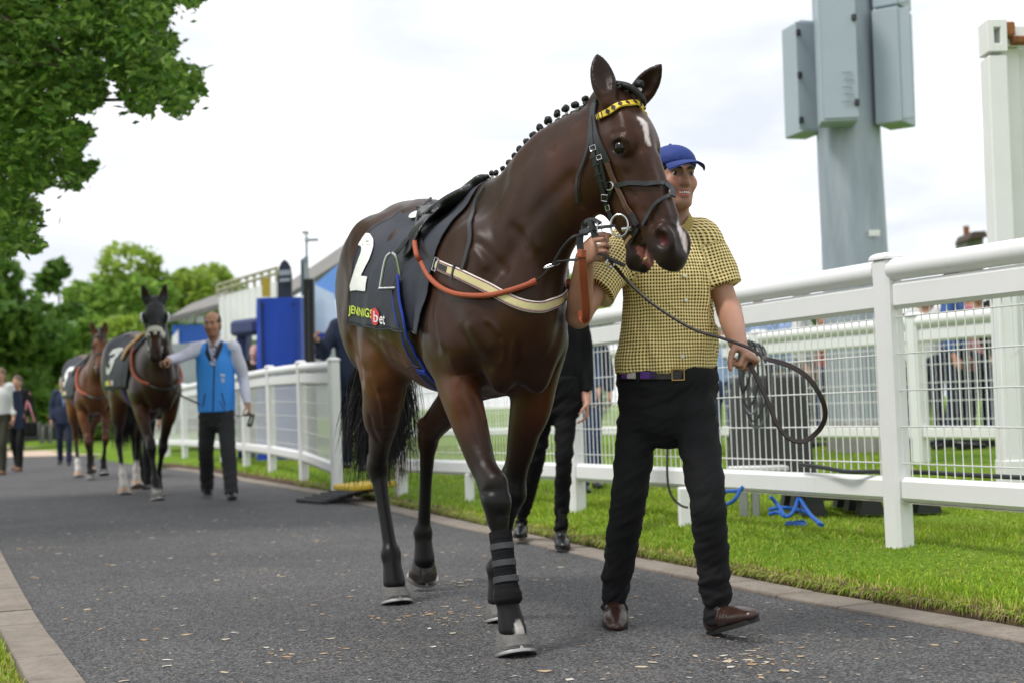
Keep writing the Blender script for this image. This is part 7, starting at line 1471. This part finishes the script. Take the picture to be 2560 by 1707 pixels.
# ------------------------------------------------------------------ man in the blue gilet
VB = gnd(548, 1244); VB[2] = 0; Y0 = VB[1]
J = rel(VB, dict(pelvis=(541, 1022, 14.15), neck=(537, 860, 14.15), head=(531, 812, 14.1), shL=(588, 874, 14.15), shR=(487, 876, 14.1), elL=(608, 944, 14.2), elR=(446, 894, 13.95), wrL=(620, 1010, 14.05), haL=(626, 1040, 14.0), wrR=(420, 900, 13.65), haR=(402, 906, 13.55),
                hipL=(563, 1030, 14.15), hipR=(520, 1030, 14.15), knL=(570, 1125, 14.0), knR=(515, 1125, 14.25), anL=(578, 1228, 13.9), anR=(518, 1218, 14.5), toeL=(584, 1240, 13.65), toeR=(522, 1235, 14.25)))
LILAC = mat('pale_lilac_shirt', (.60, .60, .72), .75, bump=.3, bscale=12); GIL = mat('bright_blue_gilet', (.035, .28, .85), .6, bump=.35, bscale=9, detail=4); CHAR = mat('charcoal_trousers', (.016, .016, .018), .8, bump=.4, bscale=14); BSH = mat('black_shoe', (.012, .012, .013), .3)
J['anL'][2] = .10; J['anR'][2] = .11; J['toeL'][2] = .03; J['toeR'][2] = .03
v = person('person', J, VB, res=.011, tone=(.42, .22, .14), hair=(.02, .017, .015), bald=1, head=(-.12, -.08), stubble=.35, top=dict(mat=LILAC, chest=.97, belly=(.165, .12), hem=J['pelvis'][2]+.02, sr=(.062, .052, .036)), legs=dict(mat=CHAR, waist=J['pelvis'][2]+.06, r=(.092, .076, .066), hem=.05), shoes=dict(mat=BSH, h=.12), hands=dict(R=('grip', A(.3, 0, -.9), 1.0), L=('relax', A(-1, 0, 0), .8)))
tag(v['root'], 'man in a bright blue gilet and tie leading the hooded horse', 'person')
J = v['J']; f = Field(v['lo'], v['hi'], .011); nb, pel = J['neck'], J['pelvis']; ax = nb-pel; sd = J['shL']-J['shR']
f.loft([nb+A(0, .015, -.01), nb+A(0, .012, -.06), pel+ax*.72, pel+ax*.42, pel+A(0, 0, .02), pel+A(0, 0, -.06)], [.075, .14, .188, .186, .188, .19], [.075, .102, .136, .14, .14, .142], side=sd, k=.04, n=20)
for s in 'LR': sc = unit(J['sh'+s]-nb); f.seg(nb+A(0, .012, -.05)+sc*.02, J['sh'+s]-sc*.015, .07, .075, k=.05)
f.cut(A(0, 0, pel[2]-.03), (0, 0, -1))
for s in 'LR': sc = unit((J['sh'+s]-nb)*A(1, 1, .2)); f.cut(J['sh'+s]+sc*.018, sc, .004)
vv = [nb+A(0, -.17, .05), nb+A(0, -.17, -.13)]; f.loft([nb+A(0, -.10, .06), nb+A(0, -.125, -.04), nb+A(0, -.15, -.17)], [.075, .05, .012], [.09, .07, .05], side=(1, 0, 0), k=.006, mode='sub')
V, F = f.mesh(1); gl = mesh_obj('gilet', V, F, GIL, v['root'])
def fronty(fld, x, z, y0=-.35): ys = np.linspace(y0, .15, 200); w = fld.sample(np.stack([np.full(200, x), ys, np.full(200, z)], 1)); return A(x, ys[np.argmax(w < 0)], z)
pz = [fronty(f, pel[0]-.004+.02*t, pel[2]-.02+t*(nb[2]-.19-pel[2])) for t in np.linspace(0, 1, 12)]; MB().tube(np.array(pz)+A(0, -.003, 0), .006, 6).build('zip', NYL, gl)
for s in (-1, 1):
    pz = [fronty(f, pel[0]+s*(.11-.03*t), pel[2]+.03+.13*t)+A(0, -.004, 0) for t in np.linspace(0, 1, 6)]; MB().tube(pz, .005, 6).build('pocket_zip', NYL, gl)
    MB().ribbon(spline(np.array([nb+A(s*.075, .03, .025), nb+A(s*.078, -.05, .0), nb+A(s*.055, -.11, -.08), nb+A(s*.018, -.135, -.17)]), 12), [unit(A(s*.5, -1, .2))]*12, .045, .006).build('collar_lining', NYL, gl)
    MB().ribbon(spline(np.array([nb+A(s*.058, .02, .055), nb+A(s*.06, -.04, .04), nb+A(s*.025, -.085, -.02)]), 10), [unit(A(s, -.7, .3))]*10, .045, .004).build('collar', LILAC, v['top'])
pz = fronty(f, pel[0]+.085, pel[2]+.30); MB().ball(pz+A(-.012, -.003, .035), (.014, .004, .022), 8, 6).ball(pz+A(.014, -.003, .03), (.016, .004, .012), 8, 6).box(pz+A(0, -.002, -.005), (.05, .004, .014), None, .001).box(pz+A(0, -.002, -.028), (.05, .004, .014), None, .001).build('emblem', WHT, gl)
tp = [fronty(v['ft'], pel[0]+.004, nb[2]-.025-.19*t)+A(0, -.012-.02*t, 0) for t in np.linspace(0, 1, 9)]; tpm = noise_mat('striped_tie', lambda t, b, vv_, L: (L(rmp(t, (lambda w: w.outputs[0])((lambda w: (L(vv_, w.inputs['Vector']), w)[1])(N(t, 'ShaderNodeTexWave', bands_direction='DIAGONAL', inp={'Scale': 9}))), [(0, (.12, .22, .42)), (.4, (.55, .25, .30)), (.7, (.45, .50, .60))], 'CONSTANT'), b.inputs['Base Color'])))
MB().ribbon(tp, [A(0, -1, .1)]*9, np.linspace(.026, .055, 9), .005).build('tie', tpm, v['root'])
s = empty('hand_radio', tuple(VB)); tag(s, 'black handset with strap in the gilet man\'s lowered hand', 'radio'); p = at(627, 1050, 13.95)-VB; MB().box(p, (.05, .03, .13), rotm((1, 0, -.3), (0, 1, 0), (.3, 0, 1)), .008).build('case', BSH, s); MB().box(p+A(.004, -.017, .0), (.026, .004, .07), rotm((1, 0, -.3), (0, 1, 0), (.3, 0, 1)), .002).build('screen', mat('grey_face', (.35, .36, .38), .3), s); MB().tube(spline(np.array([p+A(0, 0, .05), p+A(-.13, -.02, .05), p+A(-.24, -.02, .10), p+A(-.30, -.01, .20)]), 14), .005, 6).build('strap', BLK, s)
s = empty('lead_rein', tuple(VB)); tag(s, 'black lead rein hanging from the gilet man\'s outstretched hand', 'lead rein'); MB().tube(spline(np.array([at(405, 905, 13.5), at(420, 950, 13.7), at(450, 985, 13.8), at(500, 1010, 13.9)])-VB, 18), .009, 6).build('strap', BLK, s)
# ------------------------------------------------------------------ simple figures farther off
def figure(label, base, h, top, legs, shoe, tone=(.48, .27, .19), hair=(.03, .022, .016), yaw=0., res=.018, stride=.12, group=None, arms=None, skirt=None, longhair=False, bald=0, hem=None, belly=(.165, .125), sleeve=None, lean=0):
    s = h/1.76; st = stride
    J = dict(pelvis=A(0, 0, .95), neck=A(0, lean*.5, 1.46), head=A(0, -.02+lean*.6, 1.62), shL=A(.175, lean*.5, 1.42), shR=A(-.175, lean*.5, 1.42), elL=A(.23, .03+lean*.4, 1.13), elR=A(-.23, .03+lean*.4, 1.13), wrL=A(.24, -.06, .89), wrR=A(-.24, -.06, .89), hipL=A(.085, 0, .91), hipR=A(-.085, 0, .91), knL=A(.09, -st, .50), knR=A(-.09, st*.3, .50), anL=A(.09, -st*1.2, .09), anR=A(-.09, st*1.4, .11), toeL=A(.10, -st*1.2-.14, .02), toeR=A(-.10, st*1.4-.13, .03))
    for k, v_ in (arms or {}).items(): J[k] = A(*v_)
    J = {k: v_*s for k, v_ in J.items()}
    p = person('person', J, base, yaw, res=res, tone=tone, hair=hair, bald=bald, longhair=longhair, gsize=s, skirt=skirt, top=dict(mat=top, hem=J['pelvis'][2]+(hem if hem is not None else -.02), belly=belly, sleeve=sleeve, name='jacket' if not sleeve else 'shirt'), legs=dict(mat=legs, waist=J['pelvis'][2]+.06, hem=.03) if legs else None, shoes=dict(mat=shoe, h=.11))
    tag(p['root'], label, 'person', group); return p
def gp(px, py, z=0):
    p = gnd(px, py, z); p[2] = float(dip(p[1])) if z == 0 else z; return p
NVS = mat('navy_suit', (.008, .016, .05), .75); BKC = mat('black_cloth', (.007, .007, .008), .8, spec=.25, bump=.3, bscale=10); WTC = mat('white_cloth', (.62, .62, .62), .75); OLV = mat('olive_cloth', (.025, .026, .013), .8); BLS = mat('pale_blue_cloth', (.28, .40, .68), .75); DNM = mat('denim', (.02, .045, .13), .8); ORC = mat('orange_cloth', (.62, .11, .04), .7); GRC = mat('grey_cloth', (.16, .16, .17), .8); PNK = mat('pink_cloth', (.5, .2, .24), .75); RDC = mat('red_cloth', (.35, .03, .03), .75); TAN = mat('tan_shoe', (.20, .10, .05), .5)
b = A(*at(160, 1000, 28.2)[:2], float(dip(28.2))); p = figure('grey haired man in a navy suit walking behind the bright bay horse', b, 1.76, NVS, NVS, BSH, hair=(.35, .34, .33), belly=(.19, .145), hem=-.14, yaw=.25, tone=(.55, .30, .24)); MB().prism([(-.045, 1.47), (.045, 1.47), (.0, 1.14)], (0, -.012, 0), (0, -.155, 0)).build('shirt_front', BLS, p['root'])
b = A(*at(44, 1000, 24.5)[:2], float(dip(24.5))); p = figure('woman in a black patterned top carrying a bag, second from the left edge', b, 1.66, BKC, BKC, TAN, hair=(.10, .06, .035), longhair=True, arms=dict(wrL=(.20, -.18, 1.0), elL=(.25, .0, 1.15)), hem=-.18, yaw=-.1)
s = empty('handbag', tuple(b)); tag(s, 'dark handbag with pink straps on the second woman\'s arm', 'bag'); MB().box((.27, -.12, .72), (.20, .12, .24), None, .03).build('bag', BKC, s); MB().tube(spline(np.array([(.20, -.12, .83), (.18, -.1, 1.1), (.22, -.02, 1.35)]), 8), .014, 6).build('strap', PNK, s); MB().tube(spline(np.array([(.33, -.12, .83), (.27, -.12, 1.05), (.20, -.06, 1.2)]), 8), .014, 6).build('strap', PNK, s)
b = A(*at(2, 1000, 22.5)[:2], float(dip(22.5))); p = figure('woman in a white top and dark trousers at the left edge', b, 1.70, WTC, OLV, TAN, hair=(.16, .10, .05), longhair=True, yaw=-.1, hem=.02); 
s = empty('draped_jacket', tuple(b)); tag(s, 'navy jacket draped over the arm of the woman at the left edge', 'jacket'); MB().ribbon(spline(np.array([(.26, -.05, 1.32), (.285, -.03, 1.05), (.29, -.02, .72)]), 8), [A(.3, -1, 0)]*8, [.10, .13, .14, .15, .16, .15, .14, .13], .03).build('cloth', NVS, s)
for i, (px, lab) in enumerate(((104, 'left of the two people in orange by the stable block'), (123, 'right of the two people in orange by the stable block'))):
    b = A(*at(px, 1000, 50)[:2], -.13); figure(lab, b, 1.6, ORC, GRC, BSH, res=.03, group='people in orange')
# leader on the far side of the hooded horse and the dark clothed woman behind the bay horse
b = A(*at(356, 1000, 16.4)[:2], 0); figure('dark clothed groom half hidden behind the hooded horse\'s legs', b, 1.5, BKC, BKC, BSH, hair=(.02, .015, .01))
WB = gnd(1402, 1372); WB[2] = 0; BST = mat('black_stretch', (.005, .005, .006), .85, spec=.2)
J = rel(WB, dict(pelvis=(1392, 968, 8.3), neck=(1392, 735, 8.3), head=(1388, 665, 8.28), shL=(1440, 755, 8.32), shR=(1335, 755, 8.3), elL=(1462, 880, 8.35), elR=(1310, 880, 8.3), wrL=(1466, 1000, 8.25), haL=(1467, 1035, 8.23), wrR=(1300, 990, 8.2), hipL=(1415, 985, 8.28), hipR=(1362, 985, 8.32), knL=(1410, 1150, 8.2), knR=(1340, 1155, 8.45), anL=(1402, 1335, 8.3), anR=(1303, 1310, 8.85), toeL=(1412, 1378, 8.08), toeR=(1298, 1345, 8.68)))
J['anL'][2] = .10; J['anR'][2] = .12; J['toeL'][2] = .02; J['toeR'][2] = .03
w = person('person', J, WB, res=.010, tone=(.50, .27, .20), hair=(.05, .03, .02), longhair=True, top=dict(mat=BST, chest=.86, belly=(.145, .115), hem=J['pelvis'][2]-.03, sr=(.056, .047, .034)), legs=dict(mat=BST, r=(.080, .052, .038), hem=.13, ww=.14), shoes=dict(mat=BSH, h=.26), hands=dict(L=('relax', A(-1, 0, 0), .45)), gsize=.94)
tag(w['root'], 'woman in black riding clothes and boots walking behind the bay horse', 'person')
# spectators beyond the fences
def crowd(px, Y, h, lab, top, legs, **kw):
    x = at(px, 1000, Y)[0]; return figure(lab, A(x, Y, zat(x, Y)), h, top, legs, BSH, group='spectators beyond the fences', stride=.03, **kw)
crowd(1428, 11.2, 1.55, 'spectator in denim blue seen through the mesh left of the handler', DNM, DNM)
crowd(1462, 11.8, 1.5, 'spectator in navy seen through the mesh beside the riding woman\'s hand', NVS, DNM, hair=(.1, .06, .03))
crowd(1846, 16.6, 1.70, 'bald spectator beside the handler\'s forearm', GRC, DNM, bald=2, tone=(.55, .32, .26)); crowd(1808, 15.6, 1.5, 'spectator in a pale shirt and jeans right of the handler\'s belt', BLS, DNM, hair=(.25, .2, .15))
crowd(1905, 16.2, 1.72, 'brown haired spectator behind the cable coil', BLS, NVS, hair=(.16, .06, .025), yaw=3.0, longhair=True); crowd(1975, 16.8, 1.74, 'dark haired spectator in pale blue left of the mast', BLS, NVS, hair=(.02, .015, .012), yaw=2.6)
crowd(2012, 16.0, 1.80, 'grey haired man in a white shirt just left of the mast', WTC, GRC, hair=(.30, .29, .28), yaw=1.2, tone=(.6, .33, .26)); crowd(2060, 17.5, 1.62, 'spectator in red behind the mast', RDC, DNM, yaw=.5)
crowd(2325, 14.6, 1.70, 'dark haired spectator with sunglasses above the far rail', WTC, NVS, hair=(.06, .03, .02), yaw=-.6, longhair=True); crowd(2392, 14.2, 1.80, 'man in a blue suit with a red face right of the near post', mat('mid_blue_suit', (.03, .09, .30), .7), NVS, yaw=1.0, tone=(.6, .25, .2)); crowd(2446, 14.8, 1.72, 'blonde spectator beside the man in the blue suit', PNK, NVS, hair=(.55, .38, .16), longhair=True, yaw=.4); crowd(2500, 14.0, 1.70, 'dark haired spectator in black by the container', BKC, NVS, yaw=.8)
crowd(2290, 15.2, 1.66, 'spectator in dark red half hidden by the near post', RDC, GRC, yaw=.2)
b = A(*at(884, 1000, 15.2)[:2], .2); figure('person in navy leaning on the fence behind the bay horse\'s rump', b, 1.9, NVS, NVS, BSH, group='spectators beyond the fences', arms=dict(elR=(-.27, -.10, 1.18), wrR=(-.30, -.36, 1.28)))
b = A(*at(640, 1000, 22.3)[:2], .2); figure('bald man in black between the two blue covers', b, 1.72, BKC, NVS, BSH, group='spectators beyond the fences', bald=2, tone=(.6, .36, .30))
